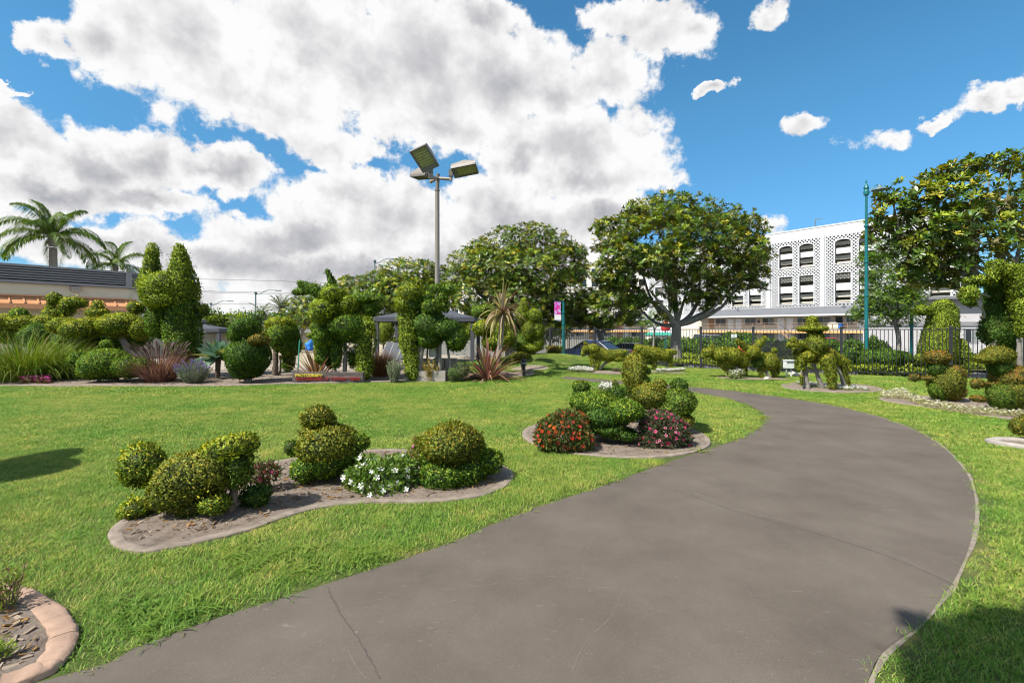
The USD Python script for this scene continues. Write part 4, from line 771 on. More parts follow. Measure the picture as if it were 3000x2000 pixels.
topiary('topiary', 'clipped shrub with round head between the white vinca and the crested bird', '7', 5.2,
    [('e', 1230, 132, 96, 66, .02), ('e', 1215, 205, 84, 46, .04), ('e', 1290, 275, 165, 100, 0, .36), ('e', 1290, 350, 130, 90, 0, .3), ('e', 1092, 290, 48, 50, .1), ('e', 1178, 402, 88, 58, -.1, .22), ('e', 1440, 272, 62, 46, .05), ('e', 1430, 360, 52, 46, .05), ('e', 1370, 330, 80, 80, 0)],
    .030, 'green', [(1310, 400, 26, 1325, None, 40), (1210, 440, 10, 1310, 470, 14, -.1, 0)], bark='bark', aspect=.5, cover=1.7, lump=.7, tones={0: 'olive', 1: 'olive', 2: 'olive'}, base=1325)
topiary('topiary', 'clipped bushy mound with side lobes at the right end of the long bed', '7', 5.15,
    [('e', 1945, 275, 165, 104, 0, .36), ('e', 2030, 300, 90, 84, .02), ('e', 1910, 425, 135, 82, -.05, .3), ('e', 2030, 400, 90, 80, 0, .25), ('e', 2130, 362, 82, 52, .12, .2), ('e', 1840, 350, 70, 60, 0)],
    .030, 'green', [(1930, 460, 22, 1940, None, 34)], bark='bark', aspect=.5, cover=1.7, lump=.8, tones={0: 'olive'}, base=1940)
# --- ring bed
topiary('topiary', 'dark clipped bird with flat tiers between the orange and the pink impatiens', '8', 7.0,
    [('e', 830, 610, 265, 130, .25, .45, -4), ('e', 1090, 680, 195, 108, -.1, .4, 4), ('e', 880, 740, 190, 120, 0, .42), ('e', 930, 840, 175, 72, -.05, .36), ('e', 1080, 905, 150, 42, -.15, .3), ('e', 690, 450, 92, 66, .35), ('e', 690, 520, 100, 60, .35), ('e', 1020, 430, 36, 62, .6, .1, 12), ('e', 1030, 520, 80, 70, .5)],
    .032, 'dark', [(920, 900, 26, 860, 1020, 34), (870, 960, 30, 850, None, 40), (1150, 800, 12, 1060, 860, 14, -.15, -.1)], bark='bark', aspect=.52, cover=1.7, lump=.5, tones={0: 'green', 1: 'green', 5: 'yew', 7: 'olive'}, base=860)
topiary('topiary', 'clipped mound with two small ears beside the pink impatiens in the ring bed', '8', 7.7,
    [('e', 1340, 535, 168, 120, .1, .42), ('e', 1620, 585, 190, 105, 0, .45), ('e', 1560, 640, 220, 70, 0, .42), ('e', 1445, 440, 72, 62, .15), ('e', 1640, 430, 80, 56, .15, .24, -12), ('e', 1660, 770, 130, 52, -.1, .32), ('e', 1400, 620, 150, 70, 0)],
    .032, 'olive', [(1640, 680, 24, 1640, None, 34)], bark='bark', aspect=.52, cover=1.7, lump=.5, tones={1: 'yew', 2: 'yew', 4: 'dark', 5: 'olive'}, base=1640)
topiary('topiary', 'tall clipped egg-shaped bird with a small beak at the back of the ring bed', '8', 8.4,
    [('e', 1195, 330, 112, 205, 0, .5), ('e', 1225, 230, 92, 100, 0, .45), ('e', 1290, 290, 75, 26, 0, .16, -6), ('e', 1270, 400, 92, 84, -.1, .35), ('e', 1150, 470, 70, 70, 0)],
    .033, 'yew', [(1200, 480, 24, 1200, None, 30)], bark='bark', aspect=.5, cover=1.8, lump=.3, tones={0: 'olive', 1: 'olive'}, base=1200)
# --- big group behind the pale edging
topiary('topiary', 'huge clipped castle-like topiary with two pointed towers at the left', '1', 16.3,
    [('l', 1000, 545, 44, 985, 740, 84), ('l', 1180, 550, 50, 1190, 740, 104), ('e', 1000, 520, 36, 40), ('e', 1178, 525, 42, 44), ('e', 1095, 780, 165, 120, -.15, 1.1), ('e', 1000, 790, 95, 118, -.1, 1.0), ('e', 1215, 800, 100, 185, 0, 1.0), ('l', 1190, 930, 128, 1200, 1170, 118), ('e', 1100, 850, 150, 62, -.25, 1.0), ('e', 890, 900, 66, 44, -.2, .35), ('e', 1060, 990, 110, 120, .2, .8), ('e', 1340, 918, 40, 40, .1, .3)],
    .064, 'lime', [(1190, 1150, 22, 1195, None, 26), (900, 905, 6, 1010, 920, 8), (1335, 925, 5, 1250, 950, 7)], aspect=.55, cover=1.6, lump=.6, tones={7: 'green', 10: 'green', 9: 'gold', 11: 'gold', 6: 'lime'}, topness=.3, base=1190, stray=.05)
topiary('topiary', 'low flat-domed topiary on a short crooked trunk beside the purple fountain grass', '1', 14.9,
    [('e', 700, 1270, 195, 96, 0, .9), ('e', 640, 1310, 145, 60, -.1, .8), ('e', 850, 1290, 125, 66, -.1, .7), ('e', 940, 1285, 92, 50, 0, .5, -10), ('e', 520, 1240, 84, 54, .5, .5), ('e', 700, 1140, 52, 30, .9, .35)],
    .050, 'green', [(740, 1340, 20, 760, None, 30), (660, 1370, 8, 600, None, 12), (820, 1360, 8, 830, None, 12)], bark='bark', aspect=.55, cover=1.6, topness=.25, base=750)
topiary('topiary', 'clipped bird topiary with knob head and flat wing in front of the terracotta awning', '1', 19.5,
    [('e', 355, 845, 56, 44), ('e', 500, 868, 82, 36, 0, .5, -6), ('e', 440, 900, 60, 70), ('e', 340, 955, 76, 60), ('e', 330, 900, 40, 40)],
    .065, 'gold', [(340, 1000, 12, 340, None, 16), (445, 960, 10, 440, None, 14)], aspect=.6, cover=1.5, base=340)
topiary('topiary', 'stacked small mushroom-shaped topiary in front of the beige wall', '1', 19.0,
    [('e', 642, 893, 42, 34), ('e', 640, 932, 80, 32), ('e', 640, 975, 54, 30)], .06, 'gold', [(640, 980, 8, 640, None, 12)], aspect=.6, cover=1.5, base=640)
topiary('topiary', 'flat-topped dark canopy topiary behind the green fountain grass', '1', 17.2,
    [('e', 530, 1045, 150, 62, 0, .9), ('e', 420, 1018, 125, 52, .1, .7), ('e', 590, 1000, 90, 34, .1, .5), ('e', 540, 1110, 90, 62, .1, .7), ('e', 500, 1200, 70, 70, .1, .6)], .06, 'gold', [(540, 1200, 12, 540, None, 16)], aspect=.55, cover=1.6, tones={3: 'dark', 4: 'green'}, base=540)
topiary('topiary', 'yellow domed topiary on a bare trunk left of the two-towered topiary', '1', 17.6,
    [('e', 800, 1010, 172, 76, 0, 1.0), ('e', 930, 1040, 80, 68, -.1, .6), ('e', 780, 1060, 100, 32, 0, .8)], .058, 'gold', [(790, 1080, 22, 795, None, 26)], aspect=.55, cover=1.6, base=795)
topiary('shrub', 'dark leafy shrubs filling the gap below the golden dome and the canopy topiary', '1', 18.2, [('e', 250, 1085, 140, 84), ('e', 420, 1115, 110, 84, .1), ('e', 610, 1110, 100, 74), ('e', 880, 1100, 120, 74), ('e', 740, 1140, 90, 60)], .065, 'green', aspect=.55, cover=1.5, lump=1.0, cat='shrub', tones={0: 'dark', 2: 'dark'})
topiary('topiary', 'low golden clipped hedge mass at the left edge behind the fountain grass', '1', 18.6,
    [('e', 130, 945, 70, 46), ('e', 40, 990, 130, 46, 0, .9), ('e', 170, 1000, 140, 52, .1, .8), ('e', 290, 990, 84, 40), ('e', 60, 1060, 150, 76, .1, .9)], .06, 'gold', [(80, 1080, 14, 80, None, 18)], aspect=.55, cover=1.5, tones={0: 'green'}, base=80)
topiary('topiary', 'dark green seated bear-like topiary with round head left of the wooden sign', '9', 14.8,
    [('e', 690, 480, 205, 112, .05, .7), ('e', 590, 560, 128, 108, -.15, .6), ('e', 740, 570, 130, 70, 0, .55), ('e', 730, 840, 298, 238, 0, .95), ('e', 570, 830, 150, 110, -.15, .6), ('e', 720, 1010, 230, 120, .1, .8), ('e', 860, 645, 140, 70, -.15, .5), ('e', 900, 840, 118, 180, 0, .6)],
    .050, 'dark', [(720, 1080, 40, 720, None, 50)], aspect=.55, cover=1.6, tones={6: 'rust', 4: 'green', 1: 'green'}, topness=.25, base=720)
topiary('topiary', 'round-headed topiary tree on two brown trunks just left of the thin green stake', '9', 17.0,
    [('e', 1190, 600, 210, 190, 0, 1.1), ('e', 1150, 430, 190, 80, .1, .8), ('e', 1270, 720, 150, 130, 0, .9), ('e', 960, 530, 70, 80, .3), ('e', 1240, 900, 90, 140, .1, .5), ('e', 1330, 690, 80, 140, .1)],
    .055, 'green', [(1080, 760, 34, 1070, None, 40), (1130, 830, 12, 1120, None, 14)], bark='bark', aspect=.55, cover=1.6, tones={1: 'gold', 3: 'olive'}, base=1070)
topiary('topiary', 'big dragon-like topiary with raised ears and a blunt snout behind the wooden sign', '2', 15.3,
    [('l', 890, 360, 34, 1090, 330, 52), ('l', 940, 270, 34, 1100, 350, 70), ('e', 1150, 370, 70, 60), ('l', 1215, 160, 28, 1260, 290, 52), ('e', 1240, 300, 60, 40), ('e', 1290, 380, 130, 78, 0, .8), ('e', 1180, 540, 135, 100, -.35, .65), ('e', 1130, 600, 90, 70, -.5, .45), ('e', 1240, 500, 110, 90, -.2), ('e', 1420, 490, 125, 98, .1, .7), ('e', 1560, 420, 110, 62, .15), ('l', 1600, 410, 50, 1730, 425, 34), ('e', 1620, 510, 90, 80, .2), ('e', 1430, 700, 225, 135, .1, 1.0), ('e', 1210, 780, 140, 130, 0, .8), ('l', 1585, 700, 90, 1570, 1150, 72, -.1, -.2), ('l', 1180, 860, 105, 1160, 1010, 80), ('l', 1300, 900, 74, 1290, 1060, 50, -.1, -.1), ('e', 1110, 700, 60, 80), ('e', 1560, 1130, 76, 70, -.2), ('e', 1455, 1010, 50, 100, .25), ('e', 1240, 1040, 60, 80, .2)],
    .060, 'green', [(1270, 830, 12, 1290, None, 16), (1385, 860, 12, 1375, None, 16), (1400, 880, 10, 1385, None, 12, .1, .1), (1320, 840, 10, 1500, 960, 12), (1180, 1000, 10, 1180, None, 14), (1570, 1100, 20, 1570, None, 26, -.1, -.2)], aspect=.52, cover=1.55, lump=.8, tones={6: 'lime', 7: 'lime', 5: 'lime', 15: 'lime', 19: 'gold', 9: 'lime', 10: 'green', 18: 'green'}, topness=.3, base=1385, stray=.06)
topiary('topiary', 'tall column-legged dragon topiary with yellow head in front of the grey gazebo', '3', 15.2,
    [('e', 410, 430, 150, 92, 0, .5), ('e', 330, 560, 84, 90, -.1, .4), ('l', 390, 620, 112, 400, 1000, 118), ('l', 390, 1000, 105, 420, 1370, 78, 0, -.1), ('e', 430, 560, 130, 100, .1, .5), ('e', 650, 600, 110, 100, -.1, .5), ('e', 600, 480, 70, 60, 0), ('e', 700, 380, 76, 62, .2), ('e', 830, 390, 110, 50, .3), ('e', 760, 480, 70, 60, .2), ('e', 780, 590, 70, 60, .2), ('e', 620, 800, 200, 170, .1, .7), ('e', 800, 850, 200, 120, .1, .7), ('e', 930, 960, 120, 130, .1, .6), ('e', 620, 960, 150, 90, .1, .6), ('e', 450, 1350, 84, 70, -.1)],
    .060, 'green', [(740, 1000, 18, 735, None, 22), (825, 1000, 12, 850, 1200, 14), (850, 1190, 14, 815, None, 16), (540, 1000, 26, 500, None, 34), (600, 1010, 10, 610, None, 14, .3, .3)], bark='greybark', aspect=.52, cover=1.55, lump=.8, tones={0: 'gold', 1: 'lime', 2: 'lime', 3: 'lime', 5: 'green', 15: 'gold', 11: 'dark', 12: 'dark', 4: 'dark'}, topness=.3, base=735, stray=.06)
topiary('topiary', 'golden clipped hedge behind the cordyline tree', '3', 19.6,
    [('e', 1260, 830, 150, 100, 0, .8), ('e', 1420, 860, 150, 110, 0, .8), ('e', 1530, 930, 90, 120, 0, .8), ('e', 1260, 640, 160, 70, .5, .6), ('e', 1400, 980, 180, 120, 0, .9), ('e', 1380, 700, 120, 90, .4)], .065, 'gold', [(1400, 1050, 30, 1400, None, 36)], aspect=.55, cover=1.4, tones={3: 'green', 5: 'lime'}, base=1400)
topiary('topiary', 'yellow-green topiary with spike and round ball just left of the iron fence', '3', 21.3,
    [('l', 1705, 520, 34, 1690, 680, 90), ('e', 1820, 700, 96, 92), ('e', 1700, 690, 90, 60), ('e', 1850, 860, 84, 130, .1), ('e', 1760, 860, 78, 120, -.1), ('e', 1690, 1000, 90, 110, 0), ('e', 1850, 1010, 90, 90, 0), ('e', 1740, 1060, 150, 60, 0)], .06, 'lime', [(1760, 1080, 14, 1760, None, 18)], aspect=.5, cover=1.5, tones={5: 'green', 4: 'lime'}, base=1760)
topiary('topiary', 'table-shaped dry topiary on thin stems beside the black bollard light', '3', 17.3,
    [('e', 1670, 1150, 110, 40, 0, .5), ('e', 1620, 1180, 60, 36, 0)], .045, 'olive', [(1650, 1190, 7, 1690, None, 9), (1720, 1180, 6, 1715, None, 8)], aspect=.55, cover=1.5, base=1690)
topiary('topiary', 'yellow conifer snowman-shaped topiary behind the gazebo post', '3', 25.5,
    [('e', 90, 880, 120, 130), ('e', 60, 740, 56, 50), ('e', 250, 960, 60, 40)], .05, 'lime', [(90, 1000, 12, 90, None, 16)], aspect=.4, cover=1.5, base=90)
topiary('topiary', 'yellow conifer spiral topiary beside the blue cloth', '9', 24.0,
    [('e', 1548, 480, 38, 62), ('e', 1520, 580, 52, 42), ('e', 1490, 690, 46, 46), ('e', 1450, 740, 30, 34)], .05, 'lime', [(1540, 640, 8, 1500, None, 12)], aspect=.4, cover=1.5, base=1500)
topiary('hedge', 'golden clipped hedge inside the grey gazebo', '3', 27.5, [('e', 970, 780, 120, 90), ('e', 1080, 860, 90, 110), ('e', 930, 880, 150, 110), ('e', 1040, 600, 60, 40)], .075, 'lime', aspect=.5, cover=1.4, cat='hedge')
# --- across the path
_g = lambda x, y: G(x, y)[1]
topiary('topiary', 'clipped fawn topiary looking left in front of the parked blue car', '6', _g(1755, 1086),
    [('l', 598, 545, 20, 620, 590, 34), ('e', 620, 640, 70, 52, 0, .2, 25), ('l', 600, 640, 50, 562, 725, 28), ('e', 720, 640, 100, 74, 0, .3, -8), ('l', 740, 700, 92, 960, 745, 92), ('l', 960, 740, 90, 1150, 715, 68), ('e', 1215, 680, 46, 24, 0, .12), ('e', 1100, 790, 90, 40, 0, .25), ('l', 700, 720, 36, 705, 900, 28), ('l', 790, 820, 46, 775, 940, 24)],
    .042, 'amber', [(712, 830, 11, 712, None, 15), (940, 820, 12, 790, None, 14), (960, 830, 9, 800, None, 11, .15, .1)], aspect=.52, cover=1.6, lump=.3, tones={5: 'amberdark'}, topness=.4, base=745)
topiary('topiary', 'clipped foal topiary with level back beneath the big magnolia', '6', _g(1945, 1085),
    [('l', 1385, 580, 20, 1410, 620, 36), ('e', 1430, 640, 84, 62, 0, .25), ('e', 1360, 710, 50, 40, 0, .16), ('l', 1480, 690, 100, 1660, 705, 90), ('l', 1660, 720, 92, 1840, 735, 84), ('l', 1860, 690, 50, 1970, 690, 36), ('l', 1640, 800, 60, 1670, 950, 26), ('l', 1890, 760, 52, 1895, 960, 32), ('e', 1540, 800, 80, 60)],
    .042, 'amber', [(1850, 800, 17, 1848, None, 24), (1740, 800, 12, 1840, 900, 12), (1675, 900, 9, 1680, None, 12)], aspect=.52, cover=1.6, lump=.3, tones={8: 'amberdark', 2: 'rust'}, topness=.4, base=1850)
topiary('topiary', 'clipped calf topiary facing left beside the twin-horned topiary', '7b', _g(2140, 1106),
    [('l', 170, 760, 24, 190, 820, 44), ('e', 110, 860, 96, 66, 0, .22, 12), ('e', 50, 905, 44, 40), ('e', 290, 890, 150, 100, 0, .4), ('e', 430, 905, 180, 112, 0, .45), ('e', 570, 960, 105, 110, 0, .4), ('l', 330, 1000, 84, 410, 1130, 34), ('l', 600, 1030, 62, 630, 1190, 26), ('e', 400, 1020, 100, 70)],
    .042, 'amber', [(405, 1110, 10, 415, None, 14), (560, 1010, 22, 610, None, 28), (480, 1010, 14, 590, 1090, 14)], aspect=.52, cover=1.6, lump=.3, topness=.4, base=610)
topiary('topiary', 'clipped antelope topiary with two thick raised horns left of the rider', '7b', _g(2230, 1106) - .3,
    [('l', 515, 700, 28, 690, 830, 62), ('l', 895, 660, 34, 760, 820, 60), ('e', 725, 860, 96, 88, -.1, .3), ('e', 800, 900, 90, 80, 0), ('e', 790, 990, 84, 90, 0, .3), ('e', 950, 985, 146, 120, .05, .42), ('e', 1028, 835, 46, 42, .1), ('e', 1030, 1050, 74, 100, .05), ('l', 840, 1060, 60, 850, 1200, 26), ('l', 1020, 1080, 52, 1035, 1190, 34), ('l', 1070, 1060, 40, 1080, 1150, 18)],
    .042, 'amber', [(890, 1080, 20, 990, None, 26), (850, 1180, 9, 860, None, 12), (1035, 1170, 12, 1040, None, 14), (770, 1060, 26, 880, 1080, 24)], aspect=.52, cover=1.6, lump=.3, tones={4: 'dark', 5: 'amberdark', 7: 'amberdark'}, topness=.45, base=960)
topiary('topiary', 'clipped rider in a wide-brimmed hat on a horse beside the path', '7b', _g(2440, 1140),
    [('e', 1555, 532, 222, 36, 0, .5), ('l', 1548, 430, 72, 1552, 500, 112), ('e', 1550, 400, 70, 44, 0, .3), ('l', 1600, 690, 118, 1585, 780, 150, -.12, -.12), ('e', 1590, 745, 165, 110, -.1, .5), ('l', 1590, 600, 95, 1600, 660, 110), ('l', 1235, 755, 44, 1440, 755, 66, -.15, -.1), ('e', 1290, 690, 46, 40, -.15), ('e', 1310, 840, 44, 40, .1), ('e', 1450, 900, 130, 80, 0, .5), ('l', 1480, 900, 110, 1760, 890, 120), ('l', 1760, 890, 118, 1940, 980, 80), ('l', 1940, 980, 84, 2030, 1000, 56), ('l', 1760, 960, 110, 1810, 1180, 74, -.25, -.3), ('l', 1810, 1170, 72, 1830, 1310, 60, -.3, -.3), ('l', 1990, 1030, 70, 2010, 1200, 40), ('l', 2010, 1200, 42, 2060, 1330, 22), ('l', 1390, 950, 80, 1400, 1090, 52), ('l', 1400, 1190, 26, 1405, 1290, 22, -.1, -.1)],
    .042, 'amber', [(1450, 1000, 24, 1480, None, 44), (1560, 990, 22, 1710, None, 30), (1880, 1000, 14, 2010, None, 32), (1400, 1100, 10, 1410, None, 14, -.1, -.1), (1830, 1280, 12, 1830, None, 18, -.3, -.3)], bark='greybark', aspect=.52, cover=1.6, lump=.3, tones={5: 'dark', 0: 'amberdark', 3: 'amberdark', 4: 'amberdark', 10: 'rust'}, topness=.5, base=1480)
topiary('topiary', 'clipped duck with flat head and round body, nearest the fence on the right', 'R', 10.9,
    [('e', 488, 1068, 70, 34, 0, .28), ('e', 490, 1085, 58, 22, 0, .24), ('e', 490, 1120, 50, 40, 0, .22), ('e', 530, 1190, 95, 80, 0, .55), ('e', 575, 1160, 54, 54, -.1), ('e', 575, 1235, 56, 42, -.12, .3), ('e', 500, 1225, 60, 50, 0), ('e', 377, 1166, 30, 18, .1), ('l', 400, 1170, 9, 470, 1170, 14, .1, 0)],
    .030, 'rust', [(500, 1250, 12, 498, None, 18)], bark='bark', aspect=.55, cover=1.7, lump=.22, tones={2: 'dark', 6: 'green', 5: 'rust', 3: 'olive'}, topness=.6, base=498)
topiary('topiary', 'clipped duck with long flat head and reddish back at the right edge', 'R', 9.5,
    [('e', 780, 1060, 92, 46, 0, .38), ('e', 720, 1075, 66, 22, -.05, .26), ('e', 790, 1110, 66, 50, 0, .3), ('e', 850, 1165, 120, 60, 0, .55), ('e', 840, 1240, 120, 84, 0, .6), ('e', 800, 1260, 80, 60, -.1), ('e', 680, 1196, 36, 24, .1), ('e', 690, 1268, 48, 14, .1, .25), ('l', 690, 1196, 12, 780, 1200, 18, .1, 0)],
    .030, 'rust', [(830, 1300, 16, 830, None, 24)], bark='bark', aspect=.55, cover=1.7, lump=.22, tones={2: 'dark', 4: 'olive', 5: 'yew', 0: 'olive', 1: 'olive'}, topness=.7, base=830)
topiary('topiary', 'small clipped head of a topiary at the right edge above the little edging ring', 'R', 7.0,
    [('e', 885, 1402, 52, 42, 0, .17), ('e', 950, 1395, 70, 60, 0), ('e', 1010, 1430, 80, 60, 0)], .027, 'olive', [(960, 1430, 10, 960, None, 16)], bark='bark', aspect=.55, cover=1.7, lump=.25, base=960)
topiary('topiary', 'tall yellow-topped elephant-like topiary with a hanging trunk at the right edge', 'R2', 12.6,
    [('l', 1610, 345, 86, 1900, 400, 150), ('l', 1850, 420, 150, 2010, 700, 240), ('e', 1640, 300, 130, 52), ('l', 1940, 760, 130, 1960, 1050, 90, -.1, -.1), ('l', 1650, 600, 125, 1645, 1080, 205, .6, .6), ('l', 1640, 480, 120, 1650, 640, 130, .3, .5), ('l', 1700, 1050, 180, 1800, 1240, 110, .6, .6), ('e', 1590, 430, 96, 80), ('l', 1300, 480, 34, 1480, 470, 62, .2, .1), ('e', 1318, 635, 122, 96, .2, .5), ('l', 1300, 720, 60, 1360, 740, 60, .2, .2), ('l', 1440, 490, 60, 1560, 520, 80, .2, .2)],
    .052, 'lime', [(1900, 1150, 22, 1960, None, 30), (1400, 620, 12, 1560, 660, 16, .2, .4), (1640, 1150, 30, 1660, None, 40, .5, .5), (1420, 760, 9, 1500, 900, 12, .2, .4)], aspect=.55, cover=1.55, lump=.45, tones={4: 'dark', 5: 'dark', 6: 'dark', 9: 'lime', 10: 'green', 11: 'green'}, topness=.35, base=1640)
topiary('topiary', 'yellow-green rounded column topiary with side lobe behind the fence on the right', 'R2', 18.2,
    [('l', 1030, 900, 165, 970, 1300, 220), ('e', 1020, 800, 150, 100), ('e', 1060, 760, 90, 66), ('e', 800, 820, 105, 62), ('e', 1120, 880, 80, 120), ('e', 1230, 1330, 115, 190, -.1), ('e', 760, 1370, 60, 60, -.1)], .058, 'lime', [(1000, 1400, 20, 1000, None, 26)], aspect=.52, cover=1.55, lump=.4, topness=.3, base=1000)
topiary('hedge', 'low dark clipped hedge at the foot of the tall teal lamp post', 'R2', 18.9,
    [('l', 180, 1400, 130, 560, 1400, 130), ('e', 360, 1370, 220, 110, 0, .9), ('l', 180, 1480, 110, 600, 1470, 110), ('e', 590, 1420, 110, 120)], .06, 'hedge', [(200, 1500, 12, 200, None, 16), (420, 1500, 12, 420, None, 16), (580, 1500, 12, 580, None, 16)], aspect=.6, cover=1.6, cat='hedge', bark='bark', base=400)
topiary('shrub', 'small rounded shrub just right of the tall teal lamp post', 'R2', 21, [('e', 228, 1200, 58, 95), ('e', 230, 1290, 52, 80)], .07, 'hedge', [(230, 1300, 6, 230, None, 8)], aspect=.6, cover=1.6, cat='shrub', base=230)
topiary('shrub', 'bright green shrub left of the tall teal lamp post', '7b', 19.3, [('e', 2280, 920, 90, 130), ('e', 2080, 920, 110, 110, .4), ('e', 2060, 720, 36, 60, .5), ('e', 2100, 1060, 100, 60, .4), ('e', 2310, 1040, 70, 80)], .065, 'hedge', [(2290, 1040, 8, 2290, None, 12), (2080, 1080, 8, 2080, None, 12, .4, .4)], aspect=.6, cover=1.5, cat='shrub', base=2290)
# --- street planting
def hedge_row(label, q, x0, x1, h, w, tone, leaf, seed, cover=1.3, name='hedge', cat='hedge'):
    d = np.array([.813, -.582]); nn = np.array([.582, .813]); o = np.array([7.9, 20.2]); a, b_ = o + d * x0 + nn * q, o + d * x1 + nn * q; n_ = max(2, int(abs(x1 - x0) / (w * .9))); pr = []
    for k in range(n_):
        p = a + (b_ - a) * (k + .5) / n_; g = float(terrain(*p)); pr.append(Eb((p[0], p[1], g + h * .5), (w * .75, w * .5, h * .52)))
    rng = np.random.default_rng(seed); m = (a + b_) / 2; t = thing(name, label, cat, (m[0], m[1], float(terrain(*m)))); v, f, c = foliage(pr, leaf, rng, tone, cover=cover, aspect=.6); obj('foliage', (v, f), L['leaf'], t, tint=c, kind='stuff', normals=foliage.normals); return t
hedge_row('long dark clipped hedge across the street behind the blue car', 17.2, -12, 7, 1.65, 1.3, 'hedge', .14, 1)
hedge_row('low dark hedge across the street below the pickup', 17.0, 9, 26, .95, 1.2, 'hedge', .13, 2)
hedge_row('bright yellow-green low planting along the far kerb', 15.7, -6, 26, .55, .9, 'lime', .12, 3)
hedge_row('strip of yellow-green strappy ground cover outside the fence', 1.6, -6, 8.5, .28, .5, 'lime', .10, 4, 1.0)
hedge_row('dark hedge in front of the right motel wing', 25, 24, 34, 1.0, 1.3, 'hedge', .14, 5)
topiary('shrub', 'rounded green shrub in front of the motel with a white sign post before it', '7b', 52, [('e', 390, 680, 95, 90), ('e', 640, 670, 140, 85, 1), ('e', 520, 640, 90, 60, 1), ('e', 500, 740, 180, 60)], .2, 'hedge', [(500, 740, 6, 500, None, 8)], aspect=.6, cover=1.4, cat='shrub', base=500)
topiary('shrub', 'dry brownish shrub at the left end of the iron fence', '3', 22.6, [('e', 2050, 1085, 70, 50, 0, .5), ('e', 2010, 1100, 40, 40)], .06, 'rust', aspect=.3, cover=1.4, cat='shrub', loose=.6)
topiary('shrub', 'yellow-green low shrub beside the banner pole', '3', 25.5, [('e', 2000, 1050, 60, 26), ('e', 2110, 1060, 50, 26)], .08, 'lime', aspect=.5, cover=1.4, cat='shrub')

# ------------------------------------------------------------------ trees
def limb_pts(rng, a, b, sag=.12, n=7):
    T = np.linspace(0, 1, n)[:, None]; d = np.linalg.norm(b - a); w = rng.normal(size=3) * d * .06; w[2] += d * sag * -.4; return a * (1 - T) + b * T + np.sin(T * np.pi) * w
def tree(name, label, Z, Y, base, forks, clumps, leaf=.15, tone='magnolia', m='magnolia', ros=8, dens=1.0, trunk_r=.22, group=None, aspect=.38, fill=.55, bark='greybark', twigs=2, cat='tree', shell=.55, core=None):
    """base (x, y) px of the trunk's foot; forks: list of px points limbs reach; clumps: ellipses (x, y, rx, ry, dy)."""
    rng = np.random.default_rng(hash_(label) % 99991); s = ZM[Z][0] * FPX; kk = lambda r_: r_ / s * Y
    g = at(*zp(Z, *base), Y); g[2] = float(terrain(g[0], g[1])); t = thing(name, label, cat, g, group)
    fork = at(*zp(Z, *forks[0]), Y); pts = limb_pts(rng, g - (0, 0, .1), fork, 0); tr = np.linspace(trunk_r * 1.25, trunk_r * .85, 7); tr[0] *= 1.25; ms = [tube(pts, tr, 10)]
    obj('trunk', ms[0], L[bark], t, smooth=True)
    cl = []
    for x, y, rx, ry, dy in clumps:
        cc = at(*zp(Z, x, y), Y + dy); a_, d_ = squash(kk(rx), max(kk(rx), kk(ry)) * .9, cc); cl.append(Eb(cc, (a_ * 1.16, d_ * 1.2, kk(ry) * 1.04)))
    heads = []
    for fx in forks[1:]:
        x, y, *o = fx; q = at(*zp(Z, x, y), Y + (o[0] if o else rng.normal() * .3)); p = limb_pts(rng, fork - (0, 0, .05), q); obj('limb', tube(p, np.linspace(trunk_r * .5, trunk_r * .16, 7), 8), L[bark], t, smooth=True); heads.append(p)
    if heads:
        H = np.vstack(heads)
        for c in cl:
            for _ in range(twigs):
                q = c.c + rand_unit(rng, 1)[0] * c.r * .75; j = np.argmin(((H - q) ** 2).sum(1)); p = limb_pts(rng, H[j], q, .05, 5); obj('branch', tube(p, np.linspace(trunk_r * .2, trunk_r * .05, 5), 5), L[bark], t, smooth=True)
    P, N = [], []
    for c in cl:
        k = int(c.area * dens * 72 * (.15 / leaf) ** 2 * .5)
        p, n_ = c.sample(rng, k); q = rng.random(k); rad = np.where(q < shell, .85 + .22 * rng.random(k), .35 + .6 * rng.random(k)); p = c.c + (p - c.c) * rad[:, None]; P.append(p); N.append(n_)
    P, N = np.vstack(P), np.vstack(N)
    gap = meshkit.fbm(P / (leaf * 5.5), 3, 3) > .38; P, N = P[gap], N[gap]; R = len(P)
    ax = unit(N * .7 + np.array([0, 0, .75]) + rand_unit(rng, R) * .5); a1 = unit(np.cross(ax, rand_unit(rng, R))); a2 = np.cross(ax, a1)
    th = (np.arange(ros) / ros * 2 * np.pi)[None] + rng.random((R, 1)) * 6.28; el = .15 + .75 * rng.random((R, ros)); 
    Dn = np.cos(el)[..., None] * (np.cos(th)[..., None] * a1[:, None] + np.sin(th)[..., None] * a2[:, None]) + np.sin(el)[..., None] * ax[:, None]; Nn = ax[:, None] * np.cos(el)[..., None] - np.sin(el)[..., None] * (np.cos(th)[..., None] * a1[:, None] + np.sin(th)[..., None] * a2[:, None])
    Pp = P[:, None] + Dn * leaf * .12 - ax[:, None] * (rng.random((R, ros, 1)) * leaf * .5)
    ln = leaf * (.7 + .55 * rng.random((R, ros))); cc = tints(rng, P, N, tone, .4); C = np.array((1.06, 1.0, .86)) * np.repeat(cc[:, None], ros, 1) * (.8 + .4 * rng.random((R, ros, 1)))
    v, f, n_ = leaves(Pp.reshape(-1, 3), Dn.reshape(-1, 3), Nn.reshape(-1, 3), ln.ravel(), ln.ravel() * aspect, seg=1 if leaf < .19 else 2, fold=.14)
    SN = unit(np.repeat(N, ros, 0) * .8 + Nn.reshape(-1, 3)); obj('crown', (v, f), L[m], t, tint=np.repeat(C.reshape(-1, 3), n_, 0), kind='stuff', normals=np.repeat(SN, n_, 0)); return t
ZM['T'] = ZM['4']
